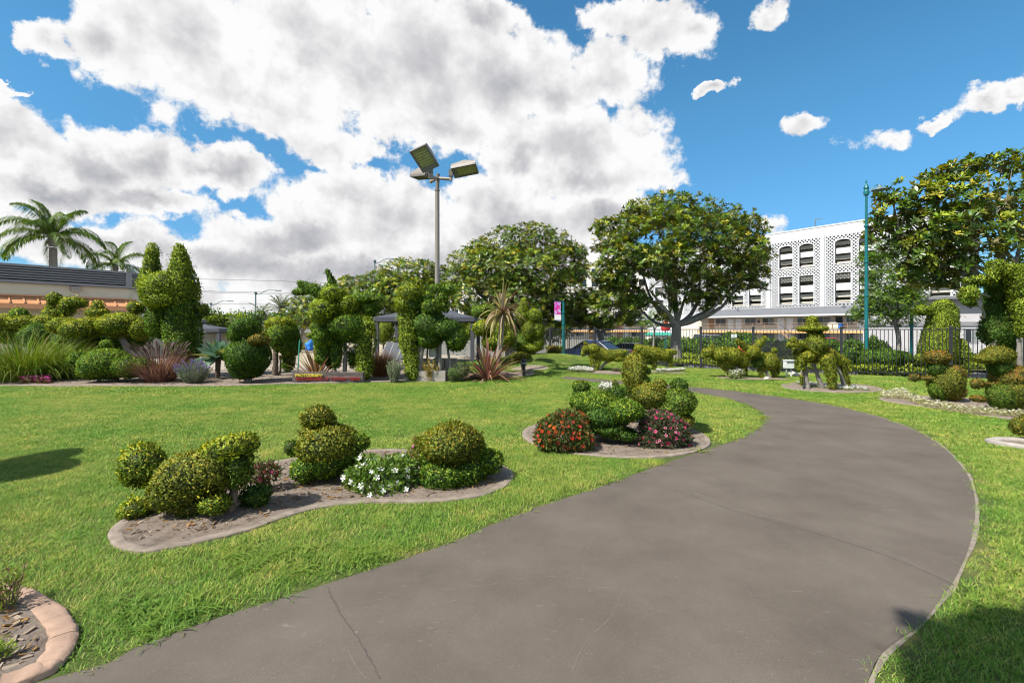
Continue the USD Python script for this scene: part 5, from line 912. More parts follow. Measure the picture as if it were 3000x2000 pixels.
tree('magnolia_tree', 'big spreading magnolia with pale forked trunk at the fence', '4', 22.6, (1000, 1345), [(1000, 1040), (880, 960, -.6), (790, 780, -1.2), (690, 890, .8), (940, 760, .5), (1090, 760, -.4), (1200, 960, .2), (1330, 860, -.9), (1420, 760, .5), (980, 520, 0), (1180, 560, .8), (1500, 620, 0), (720, 560, .8), (560, 640, 0)],
    [(960, 150, 170, 110, 0), (820, 200, 180, 120, .5), (1120, 180, 170, 120, -.4), (1330, 220, 170, 110, .3), (680, 190, 90, 80, -.3), (560, 310, 180, 90, 0), (470, 290, 90, 60, .6), (1000, 330, 240, 150, -1.2), (1250, 380, 230, 150, -1.0), (1480, 260, 130, 100, 0), (1590, 330, 120, 90, .3), (780, 400, 220, 150, -1.2), (500, 430, 140, 70, -.2), (390, 450, 50, 26, 0), (620, 520, 190, 110, -.8), (470, 640, 130, 90, 0), (1500, 480, 190, 120, -.5), (1640, 470, 100, 80, 0), (1700, 510, 56, 50, .2), (900, 560, 220, 130, -1.3), (1150, 560, 220, 130, -1.2), (1380, 620, 190, 110, -.6), (1560, 620, 130, 90, 0), (1640, 700, 80, 70, .2), (640, 680, 170, 90, -.5), (760, 830, 110, 90, -.4), (1010, 700, 150, 70, .8), (560, 740, 110, 70, .3), (1480, 730, 130, 60, .3), (1330, 820, 110, 60, -.2), (1230, 900, 60, 50, 0), (1660, 760, 50, 40, 0), (990, 890, 40, 60, -.3), (890, 980, 50, 40, -.3), (690, 890, 90, 56, -.4), (610, 850, 80, 60, -.2), (1110, 820, 80, 56, -.6), (880, 780, 120, 66, -.9), (1250, 790, 120, 66, -.6), (470, 720, 90, 56, 0)], .17, dens=.85, trunk_r=.23, twigs=1)
tree('magnolia_tree', 'small rounded magnolia behind the fence left of the big one', '4', 29, (405, 1190), [(405, 1110), (330, 1000), (480, 1000), (400, 930), (280, 940), (560, 960)],
    [(360, 830, 120, 60, 0), (480, 860, 130, 80, -.3), (250, 880, 90, 70, 0), (340, 950, 140, 90, -.6), (560, 940, 140, 90, 0), (460, 1010, 120, 70, -.5), (240, 970, 70, 60, .2), (620, 870, 90, 70, .3), (640, 1000, 90, 50, .2), (330, 1050, 70, 40, 0)], .16, dens=.95, trunk_r=.2, twigs=1)
tree('magnolia_tree', 'large magnolia behind the cordyline tree', 'P', 29, (1500, 1040), [(1500, 960), (1400, 860), (1450, 780), (1540, 760), (1600, 860), (1650, 800), (1370, 800)],
    [(1560, 700, 60, 46, 0), (1480, 715, 70, 46, .4), (1420, 735, 46, 36, 0), (1620, 720, 56, 44, 0), (1380, 770, 60, 46, .3), (1460, 790, 90, 66, -1), (1560, 790, 100, 70, -1), (1650, 780, 66, 56, -.4), (1690, 800, 36, 36, 0), (1350, 830, 50, 50, 0), (1420, 870, 80, 60, -1), (1530, 880, 100, 66, -1), (1630, 870, 76, 60, -.6), (1690, 740, 30, 26, 0), (1600, 950, 76, 50, -.4), (1480, 950, 90, 50, 0), (1655, 930, 50, 50, 0)], .17, dens=.85, trunk_r=.3, twigs=1)
tree('magnolia_tree', 'magnolia behind the tall lamp post and the column-legged topiary', 'P', 33, (1200, 1040), [(1200, 950), (1150, 860), (1220, 820), (1280, 840), (1100, 860)],
    [(1200, 800, 80, 40, 0), (1130, 830, 70, 36, 0), (1260, 810, 50, 44, .3), (1040, 845, 56, 36, 0), (1090, 880, 80, 50, -.5), (1190, 860, 90, 56, -.8), (1280, 870, 66, 56, 0), (1000, 900, 40, 36, 0), (1010, 830, 24, 22, 0), (1140, 930, 80, 50, 0), (1250, 940, 70, 46, 0), (1310, 880, 40, 30, 0)], .17, dens=.8, trunk_r=.26, twigs=1)
tree('magnolia_tree', 'lower magnolia with bare white branches behind the dragon-like topiary', 'P', 30, (890, 1010), [(890, 960), (870, 930), (910, 900), (930, 940)], [(880, 900, 36, 30, 0), (850, 925, 30, 26, 0), (920, 890, 40, 40, 0), (910, 930, 44, 36, -.4), (960, 900, 40, 40, .2)], .17, dens=.8, trunk_r=.14, twigs=1)
tree('magnolia_tree', 'large-leaved magnolia reaching in from the right edge over the fence', 'R', 20.5, (905, 1150), [(880, 760), (700, 640, -.4), (560, 560, 0), (420, 480, -.2), (640, 420, .4), (800, 400, -.5), (480, 420, .5), (300, 470, 0), (760, 520, -.8), (900, 480, 0), (350, 560, .3)],
    [(860, 130, 110, 66, 0), (760, 160, 110, 70, 0), (680, 130, 66, 40, .2), (590, 170, 100, 56, 0), (480, 200, 66, 46, 0), (400, 230, 66, 46, .2), (320, 270, 70, 50, 0), (240, 290, 60, 36, 0), (440, 310, 130, 80, -.6), (620, 290, 150, 90, -.8), (800, 290, 150, 100, -.8), (930, 260, 90, 120, 0), (290, 380, 100, 70, -.3), (200, 420, 70, 46, 0), (180, 470, 40, 46, 0), (420, 440, 140, 90, -.6), (600, 450, 160, 100, -1), (800, 460, 150, 100, -1), (920, 470, 100, 130, 0), (300, 520, 90, 60, 0), (400, 580, 110, 66, -.3), (540, 600, 120, 66, -.6), (700, 590, 110, 60, -.6), (360, 660, 60, 50, 0), (480, 690, 90, 50, 0), (600, 690, 90, 46, 0), (520, 740, 50, 30, 0), (1020, 300, 90, 160, 0)], .24, dens=.68, trunk_r=.26, twigs=1, aspect=.36)
tree('street_tree', 'pale green small-leaved tree behind the tall teal lamp post', 'R', 27, (283, 1035), [(283, 900), (230, 780), (300, 760), (350, 800), (250, 640), (180, 600)],
    [(190, 560, 80, 60, 0), (250, 600, 90, 60, 0), (150, 600, 50, 40, 0), (160, 680, 60, 50, 0), (250, 700, 100, 70, -.3), (330, 720, 90, 70, 0), (200, 780, 90, 60, -.3), (300, 810, 110, 66, -.4), (380, 760, 60, 60, 0), (140, 830, 60, 40, 0), (330, 880, 80, 40, 0), (90, 860, 40, 30, 0), (180, 880, 80, 40, 0)], .085, 'tree', 'leaf', ros=6, dens=.75, trunk_r=.12, aspect=.42, twigs=1)
tree('street_tree', 'thin feathery tree against the white lattice building behind the big magnolia', '4', 38, (820, 1200), [(830, 1080), (800, 1000), (880, 990), (850, 960)], [(800, 1010, 90, 56, 0), (880, 960, 80, 60, 0), (760, 1040, 60, 34, 0), (920, 1010, 60, 50, 0)], .10, 'tree', 'leaf', ros=6, dens=.35, trunk_r=.09, twigs=1)
def far_trees(label, specs, Y, tone, leaf, seed):
    rng = np.random.default_rng(seed); pr = [Eb(at(x, y, Y), (rx / FPX * Y, rx / FPX * Y * .8, ry / FPX * Y)) for x, y, rx, ry in specs]; m = np.mean([p.c for p in pr], 0); t = thing('distant_tree', label, 'tree', (m[0], m[1], float(terrain(m[0], m[1]))))
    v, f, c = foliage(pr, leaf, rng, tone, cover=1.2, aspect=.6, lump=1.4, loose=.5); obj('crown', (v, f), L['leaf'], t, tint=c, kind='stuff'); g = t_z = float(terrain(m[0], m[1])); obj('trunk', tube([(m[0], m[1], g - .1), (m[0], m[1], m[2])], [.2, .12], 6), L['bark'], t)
for k, (lab, sp, Y, tn) in enumerate([
    ('low golden-green tree over the terrace wall right of the small gazebo', [(640, 950, 36, 24), (690, 945, 36, 26), (670, 965, 50, 30)], 34, 'lime'),
    ('dark round tree behind the bear-like topiary', [(740, 940, 30, 26), (720, 955, 30, 26)], 46, 'tree'),
    ('dark bushy tree on the skyline between the two small palms', [(800, 945, 40, 22), (850, 935, 34, 20), (830, 960, 50, 30)], 60, 'tree'),
    ('grey-green tree beyond the small gazebo', [(620, 935, 26, 22), (600, 950, 24, 20)], 55, 'tree'),
    ('distant dark tree left of the far street lamp with the white banner', [(700, 930, 22, 14), (680, 938, 24, 16)], 90, 'hedge'),
    ('distant tree with flat top right of the far street lamp', [(775, 935, 26, 14), (800, 940, 24, 14)], 95, 'hedge'),
    ('far tree on the skyline above the domed golden topiary', [(870, 935, 30, 22), (900, 942, 26, 18)], 70, 'hedge')]):
    far_trees(lab, sp, Y, tn, .004 * Y + .05, 40 + k)
# ------------------------------------------------------------------ palms
def frond(parent, base, az, el, length, droop, nl, ll, lw, rng, hang=.6, name='frond', m='blade', tone=((.05, .10, .015), (.09, .15, .02), (.15, .19, .03))):
    d = np.array([math.cos(az) * math.cos(el), math.sin(az) * math.cos(el), math.sin(el)]); p = np.array(base, float); pts = [p.copy()]; n = 14
    for i in range(n):
        d = unit(d + np.array([0, 0, -1.]) * droop / n * (.3 + 1.4 * i / n)); p = p + d * length / n; pts.append(p.copy())
    pts = np.array(pts); st = tube(pts, np.linspace(length * .011, length * .003, n + 1), 4); tpar = np.linspace(.12, 1, nl); idx = tpar * n; i0 = np.minimum(idx.astype(int), n - 1); P = pts[i0] + (pts[i0 + 1] - pts[i0]) * (idx - i0)[:, None]; T = unit(pts[i0 + 1] - pts[i0])
    side = unit(np.cross(T, [0, 0, 1.])); V, F, C, o = [st.vertices], [st.faces], [np.tile((.16, .17, .05), (len(st.vertices), 1))], len(st.vertices); tn = np.array(tone)
    for sg in (-1, 1):
        k = nl; L_ = ll * np.sin(np.pi * (.12 + .84 * tpar)) ** .6 * (.85 + .3 * rng.random(k)); d1 = unit(side * sg * .8 + T * .55 + np.array([0, 0, .15]) + rng.normal(size=(k, 3)) * .12); mid = P + d1 * (L_ * .5)[:, None]; d2 = unit(d1 + np.array([0, 0, -1.]) * hang + rng.normal(size=(k, 3)) * .12); tip = mid + d2 * (L_ * .55)[:, None]; w = unit(np.cross(d1, side * sg * .2 + np.array([0, 0, 1.]))) * lw / 2
        v = np.stack([P - w * .5, P + w * .5, mid + w, mid - w, tip], 1).reshape(-1, 3); f = (np.array([(0, 1, 2), (0, 2, 3), (3, 2, 4)])[None] + np.arange(k)[:, None, None] * 5).reshape(-1, 3); c = np.repeat(tn[rng.integers(0, 3, k)], 5, 0) * 1.3
        V.append(v); F.append(f + o); C.append(c); o += len(v)
    obj(name, (np.vstack(V), np.vstack(F)), L[m], parent, tint=np.vstack(C))
def queen_palm(label, px, pyc, Y, R, nf, seed, trunk=.22):
    rng = np.random.default_rng(seed); c = at(px, pyc, Y); g = np.array([c[0], c[1], float(terrain(c[0], c[1]))]); t = thing('palm_tree', label, 'palm tree', g); T = np.linspace(0, 1, 24); pts = g + (c - g) * T[:, None]
    obj('trunk', tube(pts - (0, 0, .1), trunk * (1.15 - .3 * T) * (1 + .05 * np.sin(T * 80)), 12), L['palmgrey'], t, smooth=True); obj('crownshaft', lathe([(trunk * .9, 0), (trunk * 1.25, R * .06), (trunk * 1.1, R * .16), (trunk * .5, R * .3), (0.01, R * .34)], 12, c), L['greybark'], t, smooth=True)
    for k in range(nf):
        az = k * 2.4 + rng.normal() * .2; q = (k + .5) / nf; frond(t, c + (0, 0, R * .18), az, .2 + 1.2 * q ** 1.2 - .3 * (1 - q), R * (1.0 + .12 * rng.random()) * (1 - .15 * q), 2.3 - .6 * q, 120, R * .28, R * .0125, rng, hang=1.5, tone=((.04, .09, .012), (.07, .13, .018), (.12, .17, .025)))
queen_palm('tall queen palm with drooping fronds above the beige building', 156, 722, 36, 3.6, 18, 1, .28)
queen_palm('smaller queen palm partly hidden right of the tall queen palm', 338, 795, 44, 3.1, 12, 2, .2)
def fan_palm(label, px, pyc, Y, R, nf, seed, el0=-.2):
    rng = np.random.default_rng(seed); c = at(px, pyc, Y); g = np.array([c[0], c[1], float(terrain(c[0], c[1]))]); t = thing('palm_tree', label, 'palm tree', g); obj('trunk', tube(np.array([g - (0, 0, .1), (g + c) / 2, c]), [.24, .2, .2], 10), L['palmgrey'], t, smooth=True)
    obj('dead_skirt', lathe([(.2, -.9), (.5, -.7), (.45, -.2), (.2, .15)], 10, c), L['bark'], t)
    for k in range(nf):
        q = (k + .5) / nf; frond(t, c, k * 2.4, el0 + 1.5 * q, R * (.85 + .2 * rng.random()), .6, 30, R * .3, R * .03, rng, hang=.3, tone=((.10, .13, .07), (.14, .17, .09), (.2, .22, .13)))
fan_palm('small spiky date palm on the skyline left of the dragon-like topiary', 826, 905, 62, 2.2, 26, 3)
fan_palm('small fan palm beside the far lamp post with the white banner', 768, 915, 52, 1.6, 14, 4, -.5)
fan_palm('small fan palm by the motel behind the banner pole', 1664, 905, 58, 1.6, 14, 5, -.3)

# ------------------------------------------------------------------ lamps
def flood_head(parent, c, fwd, roll_n, ln, wd, name='lamp_head'):
    """A tapered shoebox floodlight: fwd along its length from the hinge, roll_n the way its glass looks."""
    f = unit(np.array(fwd, float)); n_ = np.array(roll_n, float); n_ = unit(n_ - f * (n_ @ f)); s = np.cross(n_, f); M = np.eye(4); M[:3, 0], M[:3, 1], M[:3, 2], M[:3, 3] = f, s, n_, c
    H = [(0, -wd * .36, -.02), (0, wd * .36, -.02), (0, -wd * .3, -.22), (0, wd * .3, -.22), (ln * .9, -wd * .42, -.14), (ln * .9, wd * .42, -.14), (ln * .55, -wd * .4, -.24), (ln * .55, wd * .4, -.24), (0, -wd * .45, .0), (0, wd * .45, 0), (ln, -wd * .5, 0), (ln, wd * .5, 0), (ln, -wd * .5, -.06), (ln, wd * .5, -.06), (0, -wd * .45, -.06), (0, wd * .45, -.06)]
    body = hull(H).apply_transform(M); h = obj(name, body, L['lampgrey'], parent)
    fr_ = cat_([trimesh.creation.box(e).apply_translation(q) for e, q in [((ln, .05, .05), (ln / 2, wd * .5 - .03, .026)), ((ln, .05, .05), (ln / 2, -wd * .5 + .03, .026)), ((.05, wd - .12, .05), (ln - .025, 0, .0265)), ((ln * .2, wd - .12, .05), (ln * .1, 0, .0265))]]).apply_transform(M); obj('lens_frame', fr_, L['lampdark'], h)
    obj('lens', trimesh.creation.box((ln * .76, wd - .12, .02)).apply_translation((ln * .2 + ln * .37, 0, .012)).apply_transform(M), L['lens'], h)
    for q in np.linspace(.3, .85, 6): obj('reflector_rib', trimesh.creation.box((.012, wd - .14, .016)).apply_translation((ln * q, 0, .031)).apply_transform(M), L['lampgrey'], h)
YL = 15.8; top = at(1281, 535, YL); base = np.array([top[0], YL, float(terrain(top[0], YL))]); lp = thing('lamp_post', 'tall brown-grey post with three floodlight heads rising behind the column-legged topiary', 'lamp post', base)
obj('pole', tube(np.array([base - (0, 0, .1), [top[0], YL, 4.5], at(1281, 556, YL)]), [.082, .078, .074], 16), L['lampgrey'], lp, smooth=40); obj('upper_pole', tube(np.array([at(1281, 557, YL), at(1283, 510, YL)]), [.066, .064], 16), L['lampdark'], lp, smooth=40); obj('collar', tube(np.array([at(1281, 560, YL), at(1281, 556.5, YL)]), [.086, .086], 16), L['lampdark'], lp, smooth=40)
J = at(1283, 522, YL)
def arm(p1, p2, p3):
    obj('arm', cat_([tube(np.array([J, p1]), .052, 12), tube(np.array([p1 - (0, 0, .05), p2]), .05, 12)]), L['lampgrey'], lp, smooth=40); obj('bracket', bx(p3, (.13, .13, .22)), L['lampdark'], lp)
pR = at(1321, 525, YL - .15); arm(pR, pR + (0, 0, .12), pR + (0, 0, .2)); flood_head(lp, pR + (.06, 0, .22), (1, -.12, .16), (.22, -.40, -.9), .82, .50)
pL = at(1262, 520, YL - .75); arm(pL, pL + (0, 0, .25), pL + (0, 0, .26)); flood_head(lp, pL + (.02, -.02, .26), (-.42, -.60, .62), (-.10, -.68, -.73), .76, .62)
pB = at(1262, 532, YL + .35); arm(pB, pB + (0, 0, .15), pB + (0, 0, .2)); flood_head(lp, pB + (-.06, .05, .22), (-.80, .55, .10), (0, 0, -1), .7, .45)
e = obj('meter_box', bx((base[0] - .12, YL - .16, 1.0), (.22, .16, .5)), L['boxgrey'], lp); obj('box_lid', bx((base[0] - .12, YL - .252, 1.03), (.17, .018, .36)), L['white'], e)
st = thing('concrete_steps', 'grey concrete block step round the foot of the floodlight post', 'steps', base); obj('lower_block', bx((base[0] - .25, YL - .35, .17), (1.25, .9, .34)), L['block'], st)
for k, x in enumerate((-.62, -.0, .4)): obj('upper_block', bx((base[0] + x + .05, YL - .2 + .35, .52), (.52 if k == 0 else .36, .36, .34)), L['block'], st)

def teal_lamp(label, px, py_top, Y, r, arm_dir=1, head=True, banner=None, hts=None):
    top = at(px, py_top, Y); g = np.array([top[0], Y, float(terrain(top[0], Y))]); H = top[2] - g[2]; t = thing('street_lamp' if head else 'banner_pole', label, 'street lamp' if head else 'pole', g)
    obj('base', lathe([(0, -.1), (r * 1.7, -.1), (r * 1.7, .12), (r * 1.45, .2), (r * 1.4, H * .10), (r * 1.15, H * .11), (0, H * .11)], 12, g), L['teal'], t, smooth=30)
    obj('pole', lathe([(0, H * .105), (r, H * .112), (r * .9, H * .5), (r * .62, H * .97), (0, H * .97)], 12, g), L['teal'], t, smooth=30)
    for q in (.42, .60, .79): obj('collar', lathe([(0, -.03), (r * 1.2, -.03), (r * 1.3, .0), (r * 1.2, .05), (0, .05)], 12, g + (0, 0, H * q)), L['teal'], t, smooth=30)
    if head:
        obj('finial', lathe([(0, 0), (r * 1.3, .02), (r * 1.6, .14), (r * 1.1, .24), (r * 1.5, .3), (r * .9, .42), (r * .3, .5), (r * .5, .56), (0, .66)], 12, g + (0, 0, H * .97 - .12)), L['teal'], t, smooth=30)
        a = g + (0, 0, H * .965); pts = np.array([a, a + (.14 * arm_dir, -.02, .05), a + (.24 * arm_dir, -.05, .26), a + (.36 * arm_dir, -.08, .34), a + (.46 * arm_dir, -.1, .2)]); obj('arm', tube(smooth_line(pts[:, :2], 4) if False else pts, .02, 6), L['teal'], t)
        obj('lamp_head', lathe([(0, .12), (.05, .12), (.09, .04), (.27, -.06), (.28, -.09), (0, -.07)], 14, pts[-1]), L['streetmetal'], t, smooth=30)
    return t, g, H
teal_lamp('tall teal street lamp with small curled arm just outside the fence', 2538, 548, 19.4, .07)
tp, g, H = teal_lamp('teal pole with narrow orange and white banner right of the green street tree', 2671, 775, 27, .085, head=False)
def banner_mat(name, stops, scale):
    nn = {'tc': ('texture_coordinate', {}), 'n': ('voronoi_texture', dict(scale=scale)), 'p': ('principled_bsdf', dict(roughness=.7))}
    n2 = {'g': ('geometry', {}), 'n': ('noise_texture', dict(scale=scale, detail=1., distortion=2.5)), 'r': ('rgb_ramp', dict(ramp=stops, interpolate=False)), 'p': ('principled_bsdf', dict(roughness=.7))}
    return mat(name, n2, [('g.position', 'n.vector'), ('n.fac', 'r.fac'), ('r.color', 'p.base_color')])
L['bannerpink'] = banner_mat('pink_banner_cloth', [(0, (.45, .02, .22)), (.42, (.62, .05, .33)), (.5, (.06, .10, .5)), (.56, (.7, .6, .65)), (.62, (.3, .03, .35))], 2.6)
L['bannerwhite'] = plain('banner_white', (.62, .62, .64), .7, scale=3, var=.08)
L['banneror'] = banner_mat('orange_banner_cloth', [(0, (.6, .25, .02)), (.5, (.65, .4, .03)), (.56, (.4, .02, .12)), (.62, (.6, .3, .05))], 2.5)
bt = tp; obj('banner', bx((g[0] - .14, 26.94, EYE + (HORIZON - 858) / FPX * 27), (.10, .35, 1.0)), L['banneror'], bt); obj('banner_hem', bx((g[0] - .12, 26.92, EYE + (HORIZON - 895) / FPX * 27), (.07, .35, .42)), L['bannerwhite'], bt)
tp, g, H = teal_lamp('teal pole with pink and blue patterned banner at the left end of the fence', 1651, 878, 26, .085, head=False)
zb1, zb2, zb3 = [EYE + (HORIZON - y) / FPX * 26 for y in (884, 921, 937)]; obj('banner', bx((g[0] - .33, 26, (zb1 + zb2) / 2), (.36, .02, zb1 - zb2)), L['bannerpink'], tp); obj('banner_foot', bx((g[0] - .31, 26, (zb2 + zb3) / 2 - .004), (.36, .02, zb2 - zb3 - .008)), L['bannerwhite'], tp); obj('banner_arm', cat_([bx((g[0] - .26, 26, z), (.55, .025, .025)) for z in (zb1 + .02, zb3 - .02)]), L['teal'], tp)
teal_lamp('teal lamp pole across the street beside the low dark hedge', 1950, 985, 33, .07, head=False)
def cobra(label, px, py, Y, pole_h=1, arm_px=48, r=.1, banner=False):
    c = at(px, py, Y); g = np.array([c[0], Y, float(terrain(c[0], Y))]); t = thing('street_light', label, 'street light', g); H = c[2] - g[2]
    obj('pole', tube(np.array([g, c + (0, 0, .25)]), [r, r * .6], 8), L['streetmetal'], t); k = Y / FPX; pts = np.array([(0, 0), (12, 1), (24, 8), (36, 13), (arm_px + 12, 12)]) * k; p3 = np.array([c + (x, 0, z) for x, z in pts]); obj('arm', tube(p3, np.linspace(r * .5, r * .4, 5), 6), L['streetmetal'], t); obj('luminaire', hull([p3[-1] + (x, y, z) for x in (-.1, .75) for y in (-.16, .16) for z in (0, -.13)]), L['streetmetal'], t); obj('top_cap', lathe([(0, .45), (r * 1.6, .3), (r * 1.2, .1), (r, 0), (0, 0)], 8, c), L['streetmetal'], t)
    if banner: obj('banner', bx((c[0] + .75, Y, EYE + (HORIZON - 915) / FPX * Y), (.85, .04, 1.9)), L['bannerwhite'], t)
cobra('far curved-arm street light behind the back magnolia', 1098, 770, 62, r=.13)
cobra('far curved-arm street light with white banner above the small palms', 749, 862, 70, r=.14, banner=True)
cobra('farthest curved-arm street light just right of the two-towered topiary', 618, 893, 85, r=.15, arm_px=40)
for k, (y0, y1, y2) in enumerate([(817, 823, 838), (852, 857, 868), (855, 862, 876), (888, 893, 900)]):
    P_ = np.array([at(560 + 640 * t, (1 - t) ** 2 * y0 + 2 * t * (1 - t) * y1 + t * t * y2, 95) for t in np.linspace(0, 1, 14)]); w = thing('power_line', ['topmost', 'second', 'third', 'lowest'][k] + ' thin overhead cable crossing the sky above the small palms', 'cable', P_[0]); obj('cable', tube(P_, .035, 4), L['wire'], w)

# ------------------------------------------------------------------ gazebos, loungers
def gazebo(label, x0, x1, eave, apex, Y, depth, apex_x, posts):
    a, c = at(x0, eave, Y), at(x1, eave, Y); ax = at(apex_x, apex, Y + depth / 2); g = float(terrain(a[0], Y)); t = thing('gazebo', label, 'gazebo', (ax[0], ax[1], g)); z = a[2]
    q = [(a[0], Y, z), (c[0], Y, z), (c[0], Y + depth, z), (a[0], Y + depth, z)]
    for k in range(4):
        p, r_ = np.array(q[k]), np.array(q[(k + 1) % 4]); n_ = 10; V = []
        for i in range(n_ + 1):
            e = p + (r_ - p) * i / n_
            for j in range(7): s = j / 6; v = e + (ax - e) * s; V.append(v + np.array([0, 0, -.10 * math.sin(s * math.pi) - .05 * math.sin(i / n_ * math.pi) * (1 - s)]))
        V = np.array(V); ii = (np.arange(n_)[:, None] * 7 + np.arange(6)[None]).ravel(); F = np.vstack([np.stack([ii, ii + 7, ii + 8], 1), np.stack([ii, ii + 8, ii + 1], 1)]); obj('roof_panel', (V, F), L['canopy'], t, smooth=True)
        d = unit(r_ - p); ang = math.atan2(d[1], d[0]); obj('valance', bx(((p + r_) / 2) - (0, 0, .11), (np.linalg.norm(r_ - p) - .02, .035, .2), ang), L['canopy'], t)
    for x in (a[0] + .12, c[0] - .12):
        for y in (Y + .12, Y + depth - .12): gg = float(terrain(x, y)); obj('post', bx((x, y, (gg + z - .2) / 2), (.17, .17, z - .2 - gg)), L['canopy'], t)
    obj('peak_cap', lathe([(0, .2), (.25, .1), (.3, -.02), (0, -.02)], 8, ax), L['canopy'], t)
gazebo('large grey cloth gazebo behind the lamp post', 1094, 1391, 928, 883, 21.5, 4.0, 1262, 4)
gazebo('small far grey gazebo right of the two-towered topiary', 560, 643, 962, 944, 29, 2.2, 592, 4)
def lounger(px, Y, label):
    o = at(px, 1060, Y); o[2] = float(terrain(o[0], Y)) + .012; t = thing('sun_lounger', label, 'lounger', o, None); a = -.35
    def R(p): p = np.asarray(p, float); c_, s_ = math.cos(a), math.sin(a); return np.stack([p[..., 0] * c_ - p[..., 1] * s_, p[..., 0] * s_ + p[..., 1] * c_, p[..., 2]], -1) + o
    def slab(p0, p1, w, th): p0, p1 = np.array(p0), np.array(p1); n_ = unit(np.cross(p1 - p0, [1., 0, 0])) * th; return hull(R([p + (x, 0, 0) + d for p in (p0, p1) for x in (-w, w) for d in (0 * n_, n_)]))
    obj('seat', slab((0, -.9, .36), (0, .35, .36), .3, .03), L['chaircloth'], t); obj('backrest', slab((0, .36, .37), (0, .85, 1.0), .3, .03), L['chaircloth'], t)
    for x in (-.33, .33):
        obj('side_rail', tube(R([(x, -.95, .35), (x, .4, .35), (x, .9, 1.03)]), .022, 8), L['silver'], t)
        for y in (-.7, .3): obj('leg', tube(R([(x, y, .35), (x, y, .0)]), .02, 8), L['silver'], t)
        obj('foot_rail', tube(R([(x, -.7, .025), (x, .3, .025)]), .018, 8), L['silver'], t)
lounger(1139, 21.0, 'grey sling lounger right beside the brown grass clump'); lounger(1166, 20.2, 'grey sling lounger next to the column leg of the tall topiary'); lounger(1120, 23.0, 'grey sling lounger farthest back under the gazebo')
c = at(908, 1020, 23.5); t_ = thing('draped_cloth', 'bright blue cloth heaped on the terrace behind the dragon-like topiary', 'cloth', (c[0], c[1], 0)); m = trimesh.creation.icosphere(3); v = m.vertices * (.33, .3, .48); v[:, 2] += np.where(v[:, 0] > 0, v[:, 0] * .8, 0); v *= (1 + .9 * (meshkit.fbm(m.vertices * 2.6 + 3, 3, 2) - .5))[:, None] * .62; v[:, 2] = np.maximum(v[:, 2], -.2); obj('cloth', (v + (c[0], c[1], .80), m.faces), L['bluecloth'], t_, smooth=True)
t_ = thing('planter', 'low tan planter block under the blue cloth', 'planter', (c[0], c[1], 0)); obj('block', bx((c[0], c[1], .3), (.9, .6, .58)), L['beige'], t_); obj('rim', bx((c[0], c[1], .595), (.96, .66, .05)), L['pool'], t_)

# ------------------------------------------------------------------ sign, stake, bollard
Ys = 14.6; c0, c1 = at(856, 1123, Ys), at(1062, 1121, Ys); zs0 = float(terrain(c0[0], Ys)); sgn = thing('wooden_sign', 'dark weathered timber sleeper sign with yellow and red lettering in front of the dragon-like topiary', 'sign', ((c0[0] + c1[0]) / 2, Ys, zs0))
hz = (1123 - 1090) / FPX * Ys; w_ = c1[0] - c0[0]; m = trimesh.creation.box((w_, .2, hz + .1)); m = m.subdivide().subdivide().subdivide(); v = m.vertices.copy(); v += (meshkit.fbm(v * (1.5, 6, 9), 4, 3) - .5)[:, None] * (.02, .03, .035); zt_ = EYE - (1091 - HORIZON) / FPX * Ys; obj('timber', (v + ((c0[0] + c1[0]) / 2, Ys + .1, zt_ - hz / 2 - .05), m.faces), L['wood'], sgn)
def letters(text, px0, px1, py0, py1, m):
    x0, z1 = at(px0, py0, Ys)[[0, 2]]; x1, z0 = at(px1, py1, Ys)[[0, 2]]; tm = meshkit.text_mesh(text, z1 - z0, .02, False); b_ = tm.bounds; v = tm.vertices.copy(); v[:, 0] = (v[:, 0] - b_[0, 0]) * (x1 - x0) / (b_[1, 0] - b_[0, 0]) + x0; zz_ = v[:, 1] + z0; w = np.stack([v[:, 0], Ys - .016 - v[:, 2], zz_], 1); obj('lettering', (w, tm.faces), L[m], sgn)
letters('PHOTOGRAPH', 867, 945, 1094, 1103, 'yellow'); letters('WUNDERLAND OF TOPIARY TREES', 867, 1056, 1104.2, 1113, 'red')
b0, b1 = at(871, 1093, 15.4), at(878, 995, 15.4); t_ = thing('garden_stake', 'thin green-painted stake standing behind the left end of the wooden sign', 'stake', (b0[0], 15.4, 0)); obj('rod', tube(np.array([(b0[0], 15.4, -.05), b1]), .02, 8), L['stake'], t_)
b0 = at(1535, 1100, 16.6); g = float(terrain(b0[0], 16.6)); t_ = thing('bollard_light', 'short black bollard light at the end of the pale edging', 'bollard', (b0[0], 16.6, g)); obj('post', lathe([(0, -.1), (.055, -.1), (.055, .38), (0, .38)], 12, (b0[0], 16.6, g)), L['black'], t_, smooth=30); obj('head', lathe([(0, .381), (.09, .381), (.095, .40), (.095, .56), (.08, .62), (0, .63)], 12, (b0[0], 16.6, g)), L['black'], t_, smooth=30); obj('lens_band', lathe([(.097, .44), (.100, .44), (.100, .5), (.097, .5)], 12, (b0[0], 16.6, g)), L['greymetal'], t_)

